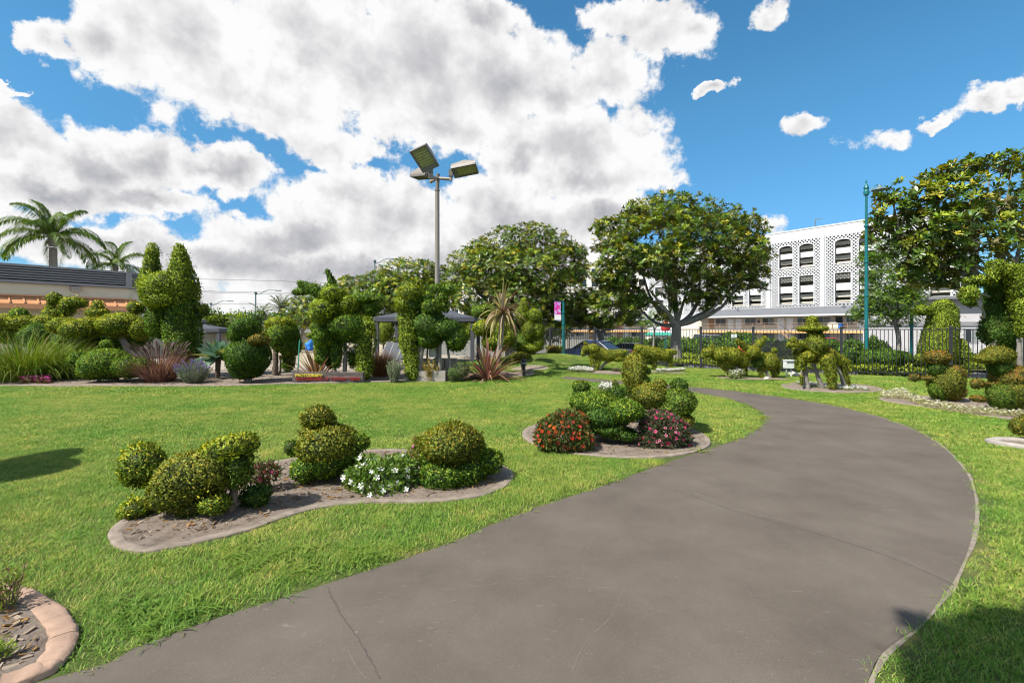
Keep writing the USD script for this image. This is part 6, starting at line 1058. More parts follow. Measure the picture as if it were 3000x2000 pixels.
# ------------------------------------------------------------------ strap-leaved plants and grasses
def strap_plant(name, label, cat, px, py, Y, nb, length, width, spread, droop, cols, seed, base_z=None, stem=None, el=(.3, 1.5), leafname='leaf'):
    rng = np.random.default_rng(seed); c = at(px, py, Y); g = float(terrain(c[0], Y)); z = g if base_z is None else base_z; t = thing(name, label, cat, (c[0], Y, g))
    if stem: stem(t, c, g, z)
    for k in range(nb):
        az = k * 2.39996 + rng.normal() * .3; q = (k + .5) / nb; e = el[0] + (el[1] - el[0]) * q + rng.normal() * .1; d = (math.cos(az) * math.cos(e), math.sin(az) * math.cos(e), math.sin(e)); b_ = np.array([c[0] + math.cos(az) * spread * (1 - q), Y + math.sin(az) * spread * (1 - q), z - .01]); v, f = ribbon(b_, d, length * (.7 + .5 * rng.random()), width * (.7 + .5 * rng.random()), droop * (1.3 - .8 * q) * (.6 + .8 * rng.random()), 7); cc = np.array(cols[rng.integers(len(cols))]) * (.8 + .4 * rng.random()); obj(leafname, (v, f), L['blade'], t, tint=np.tile(cc, (len(v), 1)))
    return t
BR = [(.30, .17, .09), (.24, .14, .085), (.36, .23, .10), (.22, .11, .08), (.34, .28, .12), (.18, .13, .08)]
strap_plant('phormium', 'bronze strap-leaved phormium fanning up behind the wooden sign', 'plant', 926, 1090, 15.45, 64, 1.2, .07, .12, .55, BR, 1, el=(.45, 1.5))
strap_plant('phormium', 'large pink-bronze phormium at the foot of the cordyline tree', 'plant', 1428, 1105, 15.6, 110, 1.3, .080, .22, 1.0, BR + [(.34, .14, .11), (.36, .20, .15)], 2, el=(.15, 1.5))
def cstem(t, c, g, z):
    b0 = np.array([c[0] - .32, c[1] + .1, g - .1]); T = np.linspace(0, 1, 9)[:, None]; pts = b0 * (1 - T) + np.array([c[0], c[1], z]) * T + np.sin(T * np.pi) * (.06, 0, 0); obj('trunk', tube(pts, np.linspace(.11, .075, 9), 10), L['greybark'], t, smooth=True)
cz = EYE - (920 - HORIZON) / FPX * 16.1
strap_plant('cordyline', 'cordyline tree with pale trunk and drooping tan strap leaves', 'tree', 1472, 920, 16.1, 80, 1.1, .085, .03, 1.9, [(.30, .26, .11), (.26, .19, .10), (.22, .20, .09), (.38, .34, .12), (.24, .15, .10), (.30, .24, .17)], 3, base_z=cz, stem=cstem, el=(-.5, 1.5))
def astem(t, c, g, z): obj('stem', tube(np.array([(c[0], c[1], g - .05), (c[0] + .03, c[1], z)]), [.07, .09], 8), L['bark'], t)
def agave(label, px, py, Y, seed):
    rng = np.random.default_rng(seed); c = at(px, py, Y); g = float(terrain(c[0], Y)); t = thing('agave', label, 'agave', (c[0], Y, g)); astem(t, c, g, c[2] - .1)
    for k in range(40):
        az, q = k * 2.39996, (k + .5) / 40; e = -.55 + 1.9 * q; n_ = 8; d = np.array([math.cos(az) * math.cos(e), math.sin(az) * math.cos(e), math.sin(e)]); p = c - (0, 0, .12) + d * .02; Ln, W = .85 * (1 - .3 * q), .29 * (1 - .25 * q); s_ = unit(np.cross(d, [0, 0, 1.])); V, F = [], []
        for i in range(n_ + 1):
            u = i / n_; w = W * (.55 + .9 * u if u < .5 else 1.0 - (2 * u - 1) ** 1.8) / 2 + .001; up = np.cross(s_, d); V += [p - s_ * w + up * w * .45, p - up * .01, p + s_ * w + up * w * .45]; d = unit(d + np.array([0, 0, .5 if u < .5 else -.35]) * .1); p = p + d * Ln / n_
        for i in range(n_): a = i * 3; F += [(a, a + 1, a + 4), (a, a + 4, a + 3), (a + 1, a + 2, a + 5), (a + 1, a + 5, a + 4)]
        col = np.array((.13, .22, .15)) * (.75 + .5 * rng.random()) if k % 6 else np.array((.22, .25, .08)); obj('leaf', (np.array(V), np.array(F)), L['blade'], t, tint=np.tile(col, (len(V), 1)), smooth=True)
agave('blue-green agave rosette between the lavender and the bear-like topiary', 637, 1037, 16.0, 5)
def grass_clump(name, label, px, py, Y, nb, h, w, rad, cols, seed, droop=1.2, lean=.75, cat='grass plant', plumes=None):
    rng = np.random.default_rng(seed); c = at(px, py, Y); g = float(terrain(c[0], Y)); t = thing(name, label, cat, (c[0], Y, g)); ms, cs = [], []
    for k in range(nb):
        a, d = rng.random() * 6.283, rad * math.sqrt(rng.random()); th = a + rng.normal() * .6; ln = lean * (.15 + .85 * d / rad) * (.6 + .8 * rng.random()); v, f = ribbon((c[0] + d * math.cos(a) * .8, Y + d * math.sin(a) * .8, g - .02), (math.cos(th) * ln, math.sin(th) * ln, 1), h * (.65 + .5 * rng.random()), w * (.7 + .6 * rng.random()), droop * (.4 + rng.random()), 6); ms.append((v, f)); cs.append(np.tile(np.array(cols[rng.integers(len(cols))]) * (.75 + .5 * rng.random()), (len(v), 1)))
    v, f = join(ms); obj('blades', (v, f), L['blade'], t, tint=np.vstack(cs), kind='stuff')
    if plumes:
        n_, col, pl = plumes; ms, cs = [], []
        for k in range(n_):
            a, d = rng.random() * 6.283, rad * .8 * math.sqrt(rng.random()); th = a; ln = lean * .8 * d / rad; dr = unit(np.array([math.cos(th) * ln, math.sin(th) * ln, 1.])); p0 = np.array([c[0] + d * math.cos(a) * .7, Y + d * math.sin(a) * .7, g]) + dr * h * (.8 + .25 * rng.random()); p1 = p0 + dr * pl * .6 + np.array([math.cos(th), math.sin(th), 0]) * .03; p2 = p1 + unit(dr + np.array([math.cos(th), math.sin(th), -.3]) * .5) * pl * .5; m = tube(np.array([p0 - dr * h * .2, p0, p1, p2]), [.003, .006, .014, .003], 5); ms.append(m); cs.append(np.tile(np.array(col) * (.7 + .6 * rng.random()), (len(m.vertices), 1)))
        v, f = join(ms); obj('plumes', (v, f), L['blade'], t, tint=np.vstack(cs), kind='stuff')
GG = [(.10, .18, .02), (.14, .23, .03), (.19, .26, .045), (.07, .14, .02), (.22, .22, .05)]
grass_clump('fountain_grass', 'big green fountain grass clump at the left edge', 70, 1116, 15.4, 1500, 1.75, .017, .95, GG, 1, 1.5, .85)
grass_clump('fountain_grass', 'second green fountain grass clump beside the low domed topiary', 180, 1116, 15.9, 700, 1.45, .016, .6, GG, 2, 1.6, .9)
grass_clump('fountain_grass', 'purple fountain grass clump in front of the two-towered topiary', 468, 1120, 15.0, 900, 1.15, .012, .42, [(.16, .075, .07), (.22, .13, .07), (.12, .06, .06), (.26, .17, .08), (.19, .10, .10)], 3, .9, .9, plumes=(110, (.17, .11, .10), .20))
grass_clump('fountain_grass', 'rusty brown grass clump right of the dragon-like topiary', 1112, 1092, 16.6, 700, 1.0, .014, .28, [(.20, .10, .05), (.28, .16, .07), (.15, .08, .05)], 4, .7, .6)
grass_clump('fountain_grass', 'dark small grass tuft beside the fawn topiary', 1806, 1080, 18.0, 160, .22, .012, .14, [(.10, .11, .06), (.16, .14, .08)], 6, .8, .9)
def bushy(name, label, px, py, Y, w, h, leaf, tone, n_st, seed, cat='shrub', spikes=None, kind='sprig', cols=None):
    """Upright twiggy shrub: many stems set with small leaves, and flower spikes if asked for."""
    rng = np.random.default_rng(seed); c = at(px, py, Y); g = float(terrain(c[0], Y)); t = thing(name, label, cat, (c[0], Y, g)); P, Dn = [], []; stm = []; tips = []
    for k in range(n_st):
        a, d = rng.random() * 6.283, math.sqrt(rng.random()); dr = unit(np.array([math.cos(a) * d * w / h * 1.0, math.sin(a) * d * w / h, 1.])); b_ = np.array([c[0] + math.cos(a) * d * w * .35, Y + math.sin(a) * d * w * .35, g]); ln = h * (.65 + .4 * rng.random()) * (1 - .25 * d); stm.append(tube(np.array([b_ - dr * .02, b_ + dr * ln * .6 + rng.normal(size=3) * .01, b_ + dr * ln]), [.004, .003, .0015], 4)); q = rng.random(26) ** .8; P.append(b_ + dr * (q * ln)[:, None] + rng.normal(size=(26, 3)) * .012); Dn.append(unit(dr * .8 + rand_unit(rng, 26) * .8)); tips.append((b_ + dr * ln, dr))
    P, Dn = np.vstack(P), np.vstack(Dn); v, f, n_ = leaves(P, Dn, rand_unit(rng, len(P)), leaf * (.7 + .6 * rng.random(len(P))), leaf * .3); C = np.array(cols)[rng.integers(0, len(cols), len(P))] * (.75 + .5 * rng.random((len(P), 1))); obj('stems', join(stm), L['bark'], t, kind='stuff'); obj('foliage', (v, f), L['leaf'], t, tint=np.repeat(C, n_, 0), kind='stuff')
    if spikes:
        col, sl, frac = spikes; ms, cs = [], []
        for p, d in tips:
            if rng.random() < frac: m = tube(np.array([p - d * .01, p + d * sl * .4, p + d * sl * (.8 + .4 * rng.random())]), [.006, .013, .004], 5); ms.append(m); cs.append(np.tile(np.array(col) * (.7 + .6 * rng.random()), (len(m.vertices), 1)))
        v, f = join(ms); obj('flower_spikes', (v, f), L['petal'], t, tint=np.vstack(cs), kind='stuff')
SG = [(.20, .25, .17), (.15, .20, .12), (.24, .28, .18), (.12, .17, .08)]
bushy('lavender', 'lavender with purple flower spikes at the front of the long bed', 568, 1124, 14.6, .55, .72, .05, None, 260, 1, spikes=((.20, .16, .32), .15, .32), cols=SG)
bushy('silver_shrub', 'silvery green upright shrub between the sign and the column-legged topiary', 1155, 1116, 14.75, .24, .80, .05, None, 120, 2, cols=[(.24, .29, .18), (.20, .26, .14), (.28, .32, .2)])
bushy('silver_shrub', 'pale green leafy shrub behind the column-legged topiary near the phormium', 1355, 1108, 15.2, .3, .75, .06, None, 110, 3, cols=[(.16, .22, .10), (.12, .19, .07), (.20, .25, .12)])
bushy('silver_shrub', 'small green bush at the foot of the column-legged topiary on the right', 1330, 1110, 14.9, .24, .5, .06, None, 80, 4, cols=[(.10, .17, .05), (.14, .20, .06)])
bushy('young_shrub', 'yellowing sapling leaves between the lamp post and the column-legged topiary', 1262, 1088, 15.1, .26, .8, .09, None, 24, 5, cols=[(.30, .25, .05), (.24, .24, .05), (.34, .22, .06)])
bushy('young_shrub', 'low bright bush behind the lavender', 565, 1075, 16.2, .45, .75, .10, None, 70, 6, cols=[(.14, .20, .03), (.20, .23, .04), (.08, .14, .02)])
# low flowers as mats
def flower_mat(label, poly_px, Z, col, n_, h, size, seed, green=((.12, .18, .05), (.2, .22, .08)), cat='flowers', name='flower_mat', gshare=.5):
    rng = np.random.default_rng(seed); pg = Polygon(gl(poly_px, Z)); a, b_, c, d = pg.bounds; P = []
    while len(P) < n_:
        q = np.array([a + (c - a) * rng.random(), b_ + (d - b_) * rng.random()])
        if shapely.contains_xy(pg, *q): P.append(q)
    P = np.array(P); z = terrain(P[:, 0], P[:, 1]); m = P.mean(0); t = thing(name, label, cat, (m[0], m[1], float(terrain(*m)))); k = n_; hh = h * (.4 + .7 * rng.random(k)); base = np.c_[P, z + .02]
    G3 = np.repeat(base, 5, 0) + rng.normal(size=(5 * k, 3)) * (.03, .03, .0) + np.c_[np.zeros((5 * k, 2)), rng.random(5 * k) * np.repeat(hh, 5)]; v, f, n1 = leaves(G3, unit(rand_unit(rng, 5 * k) + (0, 0, .8)), rand_unit(rng, 5 * k), h * .5, h * .18); C = np.array(green)[rng.integers(0, len(green), 5 * k)] * (.75 + .5 * rng.random((5 * k, 1))); obj('leaves', (v, f), L['leaf'], t, tint=np.repeat(C, n1, 0), kind='stuff')
    nf = 4; ctr = base + np.c_[rng.normal(size=(k, 2)) * .01, hh + .02]; ctr = ctr[rng.random(k) < .9]; k = len(ctr); N = unit(rand_unit(rng, k) * .6 + (0, -.2, 1.)); a1 = unit(np.cross(N, rand_unit(rng, k))); a2 = np.cross(N, a1); th = np.arange(nf) / nf * 2 * np.pi; Dn = np.cos(th)[None, :, None] * a1[:, None] + np.sin(th)[None, :, None] * a2[:, None] + N[:, None] * .25; v, f, n2 = leaves(np.repeat(ctr, nf, 0), Dn.reshape(-1, 3), np.repeat(N, nf, 0), size, size * .8); C = np.array(col)[rng.integers(0, len(col), k)]; obj('blossoms', (v, f), L['petal'], t, tint=np.repeat(np.repeat(C, nf, 0), n2, 0), kind='stuff')
W_ = [(.60, .60, .57), (.50, .50, .44)]
flower_mat('pink flowers at the foot of the green fountain grass', [(128, 1402), (150, 1375), (330, 1378), (328, 1402)], '1', [(.55, .06, .30), (.62, .12, .38), (.35, .03, .16)], 260, .18, .035, 1, green=((.16, .05, .05), (.10, .12, .03)))
flower_mat('white alyssum carpet before the fawn topiary', [(310, 985), (480, 945), (640, 960), (740, 990), (690, 1010), (560, 1000), (420, 1000)], '6', W_, 500, .10, .03, 2)
flower_mat('white alyssum carpet under the foal topiary', [(1670, 985), (1850, 985), (2100, 968), (2130, 985), (1900, 1005), (1700, 1000)], '6', W_, 320, .09, .03, 3)
flower_mat('white flowers at the hind foot of the calf topiary', [(405, 1215), (420, 1165), (520, 1140), (600, 1160), (610, 1220), (480, 1235)], '7b', W_, 420, .25, .035, 4)
flower_mat('white alyssum under the hat-wearing rider topiary', [(1300, 1300), (1500, 1305), (1900, 1350), (2100, 1360), (2300, 1380), (2340, 1400), (2000, 1395), (1600, 1360)], '7b', W_, 520, .07, .025, 5)
flower_mat('pale dry alyssum border in front of the two clipped ducks', [(208, 1268), (230, 1245), (330, 1235), (350, 1258), (430, 1290), (560, 1312), (720, 1335), (905, 1340), (905, 1362), (740, 1358), (560, 1340), (420, 1310), (330, 1280)], 'R', [(.42, .40, .28), (.34, .33, .18), (.55, .55, .46)], 800, .09, .022, 6, green=((.30, .28, .12), (.22, .24, .09), (.36, .33, .18)))
flower_mat('white alyssum behind the ring bed, left of the egg-shaped topiary', [(850, 490), (900, 455), (985, 460), (1000, 500), (930, 512)], '8', W_, 260, .13, .03, 7)
flower_mat('few white blooms behind the ring bed between the two clipped mounds', [(1100, 570), (1110, 535), (1160, 535), (1170, 575)], '8', W_, 120, .13, .03, 8)
# flowering bushes whose blossoms can be told apart
def bloom(n5, r, cup=.3):
    V, F = [(0, 0, -.15 * r)], []
    for k in range(n5):
        a = k * 2 * math.pi / n5; o = len(V); V += [(r * .55 * math.cos(a - .5), r * .55 * math.sin(a - .5), r * cup * .4), (r * math.cos(a - .3), r * math.sin(a - .3), r * cup * .5), (r * math.cos(a + .3), r * math.sin(a + .3), r * cup * .5), (r * .55 * math.cos(a + .5), r * .55 * math.sin(a + .5), r * cup * .4)]; F += [(0, o, o + 1), (0, o + 1, o + 2), (0, o + 2, o + 3)]
    return np.array(V), np.array(F)
def flower_bush(name, label, Z, specs, Y, leaf, cols, fcols, nf, fr_, seed, eye=None, aspect=.42, droop=0, spread=.9):
    rng = np.random.default_rng(seed); s = ZM[Z][0] * FPX; pr = [Eb(at(*zp(Z, x, y), Y + dy), (rx / s * (Y + dy), rx / s * (Y + dy) * .85, ry / s * (Y + dy))) for x, y, rx, ry, dy in specs]; c = np.mean([p.c for p in pr], 0); g = float(terrain(c[0], c[1])); t = thing(name, label, 'flowering plant', (c[0], c[1], g))
    Ps, Ns = [], []
    for i, p in enumerate(pr):
        k = int(p.area * 2.3 / (leaf * leaf * aspect * .5)); P, N = p.sample(rng, k); keep = np.ones(k, bool)
        for j, o in enumerate(pr):
            if i != j: keep &= o.f(P) > .9
        keep &= P[:, 2] > g + .01; dep = rng.random(k) ** 2 * .35; P = P - N * (dep * p.r.min())[:, None]; Ps.append(P[keep]); Ns.append(N[keep])
    P, N = np.vstack(Ps), np.vstack(Ns); k = len(P); v, f, n_ = leaves(P + rng.normal(size=(k, 3)) * leaf * .3, unit(N * .7 + rand_unit(rng, k) * .8 + (0, 0, .25)), unit(N + rand_unit(rng, k) * .7), leaf * (.6 + .7 * rng.random(k)), leaf * aspect * (.7 + .5 * rng.random(k))); C = np.array(cols)[rng.integers(0, len(cols), k)] * (.75 + .5 * rng.random((k, 1))); obj('foliage', (v, f), L['leaf'], t, tint=np.repeat(C, n_, 0), kind='stuff')
    ms = [tube(np.array([(c[0] + a * .3 * pr[0].r[0], c[1] + b_ * .2, g - .03), c + (a * pr[0].r[0] * .5, b_ * .2, 0)]), [.012, .006], 5) for a, b_ in ((-1, -.5), (-.4, .4), (.3, -.3), (1, .3), (0, 0))]; obj('stems', cat_(ms), L['bark'], t)
    vis = (N @ unit(-P.mean(0) + (0, 0, EYE)) > -.35) & (N[:, 2] > -.45); I = rng.permutation(np.nonzero(vis)[0])[:nf * 3]; kept = []
    for i in I:
        if all(np.linalg.norm(P[i] - P[j]) > fr_ * 1.7 for j in kept): kept.append(i)
        if len(kept) == nf: break
    for i in kept:
        n0 = unit(N[i] + rand_unit(rng, 1)[0] * .5 + (0, -.2, .25)); a1 = unit(np.cross(n0, rand_unit(rng, 1)[0])); R_ = np.stack([a1, np.cross(n0, a1), n0], 1); bv, bf = bloom(5, fr_ * (.75 + .5 * rng.random()), .35 + .3 * rng.random()); o_ = P[i] + N[i] * leaf * .55; col = np.array(fcols[rng.integers(len(fcols))]) * (.85 + .3 * rng.random()); tc = np.tile(col, (len(bv), 1)); 
        if eye is not None: tc[0] = eye
        obj('blossom', (bv @ R_.T + o_, bf), L['petal'], t, tint=tc)
flower_bush('impatiens', 'bushy impatiens covered in orange flowers at the left of the ring bed', '8', [(500, 900, 250, 180, 0), (560, 790, 170, 100, .25), (640, 980, 150, 110, -.1), (380, 960, 140, 110, -.1)], 6.55, .055, [(.035, .07, .012), (.06, .10, .018), (.10, .12, .025), (.09, .05, .02)], [(.75, .12, .02), (.78, .18, .03), (.62, .05, .03), (.7, .09, .06)], 110, .026, 1, eye=(.4, .03, .02))
flower_bush('impatiens', 'bushy impatiens with pink flowers at the right of the ring bed', '8', [(1500, 900, 230, 170, 0), (1430, 800, 160, 110, .25), (1620, 960, 130, 100, 0), (1380, 1000, 120, 70, -.1)], 6.75, .055, [(.035, .055, .022), (.06, .085, .03), (.085, .10, .04), (.07, .04, .035)], [(.55, .05, .14), (.70, .20, .32), (.50, .03, .09), (.72, .32, .42), (.60, .06, .2)], 90, .026, 2, eye=(.5, .02, .12))
flower_bush('vinca', 'white-flowered vinca in the middle of the bean-shaped bed', '7', [(1560, 455, 140, 88, 0), (1650, 415, 96, 66, .1), (1460, 450, 74, 52, 0), (1585, 520, 118, 44, -.1), (1700, 480, 52, 46, .05), (1500, 380, 60, 40, .15)], 4.95, .062, [(.07, .14, .02), (.11, .19, .03), (.16, .24, .045)], [(.78, .79, .80)], 42, .030, 3, eye=(.7, .72, .62), aspect=.45)
flower_bush('begonia', 'small reddish-leaved plant beside the crested bird', '7', [(955, 425, 62, 46, 0), (910, 440, 40, 30, -.05)], 4.85, .05, [(.10, .045, .03), (.07, .11, .03), (.13, .055, .04), (.09, .12, .04)], [(.55, .05, .25), (.4, .03, .08)], 7, .016, 4)
flower_bush('vinca', 'small yellow-leaved sprig with two pink flowers left of the bushy mound', '7', [(1748, 340, 44, 40, 0), (1765, 270, 22, 40, .05)], 5.4, .04, [(.22, .22, .03), (.14, .18, .03)], [(.62, .08, .40)], 5, .02, 5)
bushy('seedling', 'leafy sprigs at the top of the bottom left corner bed', 20, 1800, 2.78, .13, .30, .035, None, 22, 8, cols=[(.14, .22, .03), (.20, .24, .05), (.18, .12, .07)])
bushy('seedling', 'leafy sprig low on the left edge in the bottom left corner bed', -12, 1960, 2.36, .07, .13, .03, None, 14, 9, cols=[(.16, .26, .04), (.22, .28, .05)])
# ------------------------------------------------------------------ litter in the beds: bark and leaf chips
def litter(poly, n_, seed, label, lo=.015, hi=.06):
    rng = np.random.default_rng(seed); a, b_, c, d = poly.bounds; ms, cs = [], []
    while len(ms) < n_:
        q = np.array([a + (c - a) * rng.random(), b_ + (d - b_) * rng.random()])
        if not shapely.contains_xy(poly, *q): continue
        l_ = lo + (hi - lo) * rng.random() ** 2.5; m = trimesh.creation.box((l_, l_ * (.15 + .3 * rng.random()), l_ * .10)); m.apply_transform(trimesh.transformations.euler_matrix(rng.normal() * .3, rng.normal() * .3, rng.random() * 6.3)); m.apply_translation((*q, float(terrain(*q)) + .028)); ms.append(m); cs.append(np.tile(np.array([(.30, .24, .18), (.22, .16, .11), (.36, .29, .22), (.30, .17, .06), (.15, .11, .08)][rng.integers(5)]), (len(m.vertices), 1)))
    v, f = join(ms); tag(obj('bark_litter', (v, f), L['petal'], tint=np.vstack(cs)), label, 'bark chips', kind='stuff')
litter(BP['bed1'].buffer(-.14), 2600, 1, 'bark chips and dry leaves on the soil of the bean-shaped bed'); litter(BP['bed0'].buffer(-.16), 4200, 2, 'bark chips on the soil of the bottom left bed', .015, .08); litter(BP['ring'].buffer(-.14), 900, 3, 'bark chips on the soil of the ring bed'); litter(BP['bed3'].intersection(sbox(-12, 12, 1.5, 17)), 1500, 4, 'bark chips on the soil below the tall topiary', .03, .10)
litter(BP['duck'].buffer(-.1), 250, 5, 'bark chips under the two clipped ducks')
# ------------------------------------------------------------------ cars and street things
def car(label, c, ang, L_, W, H, paint, kind='sedan', cat='car'):
    g = float(terrain(c[0], c[1])); t = thing('parked_car', label, cat, (c[0], c[1], g)); ca, sa = math.cos(ang), math.sin(ang)
    def R(p): p = np.asarray(p, float); return np.stack([p[..., 0] * ca - p[..., 1] * sa + c[0], p[..., 0] * sa + p[..., 1] * ca + c[1], p[..., 2] + g], -1)
    h = L_ / 2; w = W / 2
    prof = [(-h, .35), (-h, .75), (-h * .96, .9), (h * .45, .95), (h * .85, .82), (h * .98, .66), (h, .4), (h * .96, .25), (-h * .96, .25)]
    obj('body', hull(R([(x, s * w * (.97 if z > .3 else .9), z) for x, z in prof for s in (-1, 1)] + [(x * .9, s * w, .6) for x in (-h, h * .9) for s in (-1, 1)])), L[paint], t, smooth=35)
    cab = {'sedan': (-.62, -.34, .12, .42), 'suv': (-.9, -.82, .2, .42), 'pickup': (-.15, -.1, .22, .42)}[kind]; a0, a1, a2, a3 = [q * h for q in cab]; z0 = .93
    gl_ = hull(R([(a0, s * w * .9, z0) for s in (-1, 1)] + [(a3, s * w * .9, z0) for s in (-1, 1)] + [(a1, s * w * .74, H - .06) for s in (-1, 1)] + [(a2, s * w * .74, H - .06) for s in (-1, 1)])); obj('window_glass', gl_, L['glass'], t); obj('roof', hull(R([(a1 - .08, s * w * .76, H - .075) for s in (-1, 1)] + [(a2 + .08, s * w * .76, H - .075) for s in (-1, 1)] + [(a1 + .1, s * w * .68, H) for s in (-1, 1)] + [(a2 - .1, s * w * .68, H) for s in (-1, 1)])), L[paint], t, smooth=35)
    for s in (-1, 1):
        for xa, xb in ((a0, a1), (a3, a2), ((a0 + a3) / 2, (a1 + a2) / 2)): obj('pillar', tube(R([(xa, s * w * .905, z0), (xb, s * w * .755, H - .06)]), .022, 6), L[paint], t)
        for x in (-h * .62, h * .64):
            m = trimesh.creation.cylinder(.33, .22, sections=20); m.apply_transform(trimesh.transformations.rotation_matrix(math.pi / 2, [1, 0, 0])); m.apply_translation((x, s * (w - .09), .33)); ty = obj('wheel', (R(m.vertices), m.faces), L['tyre'], t); m = trimesh.creation.cylinder(.2, .235, sections=12); m.apply_transform(trimesh.transformations.rotation_matrix(math.pi / 2, [1, 0, 0])); m.apply_translation((x, s * (w - .09), .33)); obj('rim', (R(m.vertices), m.faces), L['silver'], ty)
        m = hull(R([(-h - .01, s * w * .6, .7), (-h - .01, s * w * .9, .7), (-h - .01, s * w * .6, .84), (-h - .01, s * w * .9, .84), (-h + .1, s * w * .9, .7), (-h + .1, s * w * .9, .84), (-h + .1, s * w * .6, .7)])); obj('tail_light', m, L['redm'], t); m = hull(R([(h * .97, s * w * .55, .6), (h * .93, s * w * .92, .6), (h * .95, s * w * .55, .72), (h * .88, s * w * .92, .72), (h * .8, s * w * .8, .65)])); obj('headlight', m, L['boxgrey'], t)
    if kind == 'pickup':
        for s in (-1, 1): obj('bed_side', hull(R([(x, s * y, z) for x in (-h, a0) for y in (w * .85, w * .98) for z in (.9, 1.12)])), L[paint], t)
    return t
fd = np.array([.813, -.582]); fa = math.atan2(fd[1], fd[0])
car('blue parked car partly hidden by the lawn mound and the fence', at(1735, HORIZON, 28.2)[:2], fa + math.pi, 4.4, 1.8, 1.42, 'blue')
car('dark grey parked car just right of the blue car', at(1835, HORIZON, 31.5)[:2], fa + math.pi, 4.5, 1.8, 1.45, 'charcoal')
car('dark pickup truck parked by the motel', at(2045, HORIZON, 74)[:2], .15, 5.4, 1.95, 1.85, 'charcoal', 'pickup', 'pickup')
car('silver van parked beside the dark pickup at the motel', at(2092, HORIZON, 72)[:2], .15, 4.9, 1.95, 1.8, 'silver', 'suv', 'van')
car('red car parked at the motel behind the rider topiary', at(2425, HORIZON, 66)[:2], 1.4, 4.4, 1.8, 1.45, 'redm')
c = at(1950, 955, 60); t_ = thing('umbrella', 'red folded market umbrella seen through the big magnolia', 'umbrella', (c[0], 60, float(terrain(c[0], 60)))); obj('canopy', lathe([(0, 1.3), (.3, .8), (.6, .1), (.5, -.3), (0, -.2)], 10, c - (0, 0, .3)), L['redm'], t_); obj('pole', tube(np.array([(c[0], 60, float(terrain(c[0], 60))), c]), .05, 6), L['wood'], t_)
c = at(1930, 982, 50); g = float(terrain(c[0], 50)); t_ = thing('kiosk', 'small tan kiosk with green awning seen under the big magnolia', 'kiosk', (c[0], 50, g)); obj('wall', bx((c[0], 50, (g + c[2]) / 2), (2.2, 2, c[2] - g)), L['cream'], t_); obj('awning', hull([(c[0] + x, 50 + y, c[2] + z) for x in (-1.2, 1.2) for y, z in ((-1.2, .02), (1.1, .02), (.3, .3))]), L['stake'], t_); obj('window', bx((c[0], 48.985, c[2] - .8), (1.0, .03, .8)), L['glass'], t_)
c = at(2150, 988, 36); g = float(terrain(c[0], 36)); t_ = thing('notice_board', 'blank white notice board on a thin post across the street', 'sign', (c[0], 36, g)); obj('post', bx((c[0] - .05, 36.03, (g + c[2]) / 2 + .1), (.06, .05, c[2] - g + .3)), L['silver'], t_); obj('board', bx((c[0], 36 - .02, c[2]), (.42, .03, .48)), L['white'], t_)
c = at(2174, 1025, 30); g = float(terrain(c[0], 30)); t_ = thing('barrier_board', 'orange plastic barrier board across the street behind the antelope topiary', 'barrier', (c[0], 30, g))
for k in range(2): obj('board', bx((c[0] + k * .22 - .11, 30, (g + c[2] + .27 - k * .3) / 2), (.19, .06, c[2] + .27 - k * .3 - g)), L['orangep'], t_)
# dark lattice screen and utility box
ls = Fr(at(2233, HORIZON, 20.3), at(2334, HORIZON, 19.6)); t_ = thing('lattice_screen', 'dark lattice screen behind the fence between the antelope and the rider topiary', 'screen', ls.p(.7, 0, 0)); g0 = gz(ls); hgt = EYE - (998 - HORIZON) / FPX * 20 - g0
for sgn_ in (1, -1):
    for k in np.arange(-hgt, ls.len + hgt, .13):
        a, b_ = (k, 0), (k + sgn_ * hgt, hgt); ln_ = LineString([a, b_]).intersection(sbox(0, 0, ls.len, hgt))
        if ln_.length > .05: q = np.array(ln_.coords); P0, P1 = ls.p(q[0, 0], sgn_ * .012, g0 + q[0, 1]), ls.p(q[-1, 0], sgn_ * .012, g0 + q[-1, 1]); obj('lath', tube(np.array([P0, P1]), .021, 4), L['black'], t_)
for u in (0, ls.len): obj('post', ls.box(u - .05, u + .05, -.05, .05, g0 - .1, g0 + hgt + .05), L['black'], t_)
c = at(2310, 1067, 16.6); g = float(terrain(c[0], 16.6)); t_ = thing('utility_box', 'pale grey utility box on a stand left of the rider topiary', 'box', (c[0], 16.6, g)); obj('housing', bx(c, (.27, .2, .26)), L['boxgrey'], t_); obj('lid', bx(c + (0, -.02, .145), (.30, .26, .025)), L['white'], t_)
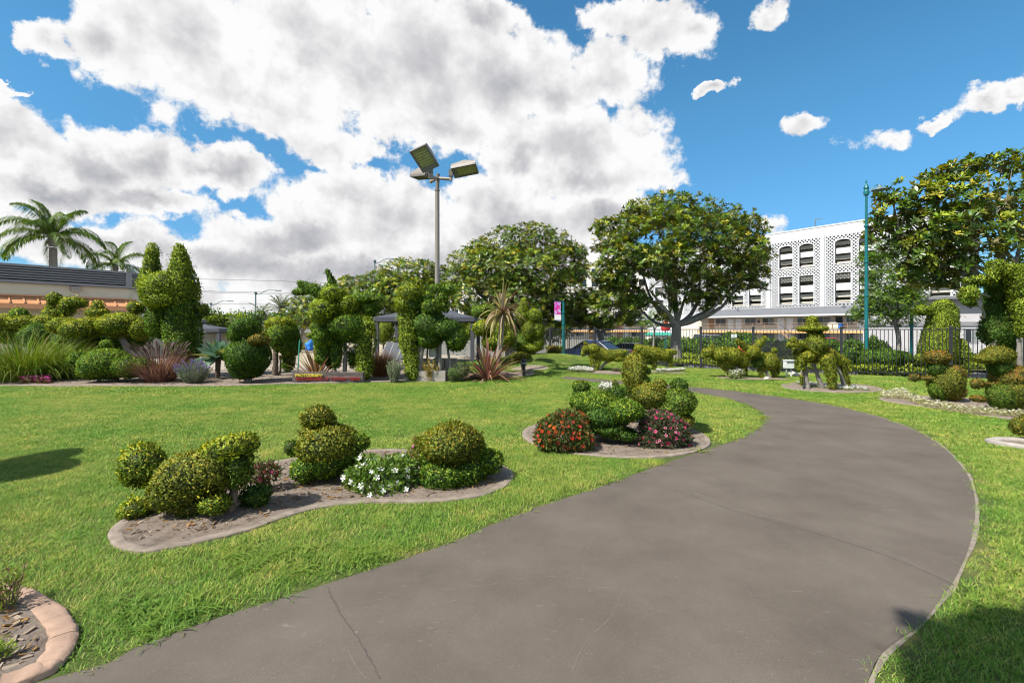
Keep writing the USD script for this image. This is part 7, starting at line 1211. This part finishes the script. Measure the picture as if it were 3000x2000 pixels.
for x in (-.07, .09): obj('pipe', tube(np.array([(c[0] + x, 16.6, g - .05), (c[0] + x, 16.6, c[2] - .13)]), .022, 8), L['boxgrey'], t_)
rng = np.random.default_rng(5)
for k, (x, y) in enumerate([(2322, 1098), (2336, 1102), (2350, 1100), (2246, 1112), (2505, 1135)]):
    p = G(x, y); m = trimesh.creation.icosphere(2); v = m.vertices * (.12, .1, .09) * (.7 + .5 * rng.random()); v *= (1 + .5 * (meshkit.fbm(m.vertices * 1.5 + k, 3, k) - .5))[:, None]; o = obj('boulder', (v + p + (0, 0, .03), m.faces), L['rock'], smooth=True); tag(o, ['pale rock nearest the utility box', 'pale rock between the utility box and the rider topiary', 'pale rock at the front feet of the rider topiary', 'flat pale rock below the antelope topiary', 'pale rock behind the rear feet of the rider topiary'][k], 'rock')
# ------------------------------------------------------------------ out of the frame, seen by their shadows
def hidden(name, label, cat, c, prs, leaf, tone, seed):
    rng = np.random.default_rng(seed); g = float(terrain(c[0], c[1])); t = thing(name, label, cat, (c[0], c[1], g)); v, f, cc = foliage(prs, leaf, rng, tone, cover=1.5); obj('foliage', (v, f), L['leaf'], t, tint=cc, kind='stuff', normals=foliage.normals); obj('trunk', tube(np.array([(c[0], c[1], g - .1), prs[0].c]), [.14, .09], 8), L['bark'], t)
def shadow_src(px, py, h):
    p = G(px, py); return p + sd * (h - p[2]) / sd[2]
q = shadow_src(3000, 2010, 5.6); hidden('topiary', 'tall topiary on a trunk behind the viewer, its shadow falls at the bottom right', 'topiary', q, [Eb(q, (.45, .42, .42)), Eb(q + (.5, .1, -.1), (.6, .5, .5)), Lb(shadow_src(2860, 1915, 5.6), .19, shadow_src(2650, 1808, 5.6), .05), Eb(shadow_src(2860, 1975, 5.6), (.26, .26, .26))], .06, 'yew', 1)
q = shadow_src(30, 1385, 1.5); hidden('topiary', 'topiary just outside the left edge, its shadow falls on the lawn', 'topiary', q, [Eb(q, (.5, .5, .42)), Eb(shadow_src(120, 1345, 1.6), (.32, .5, .2))], .05, 'yew', 2)
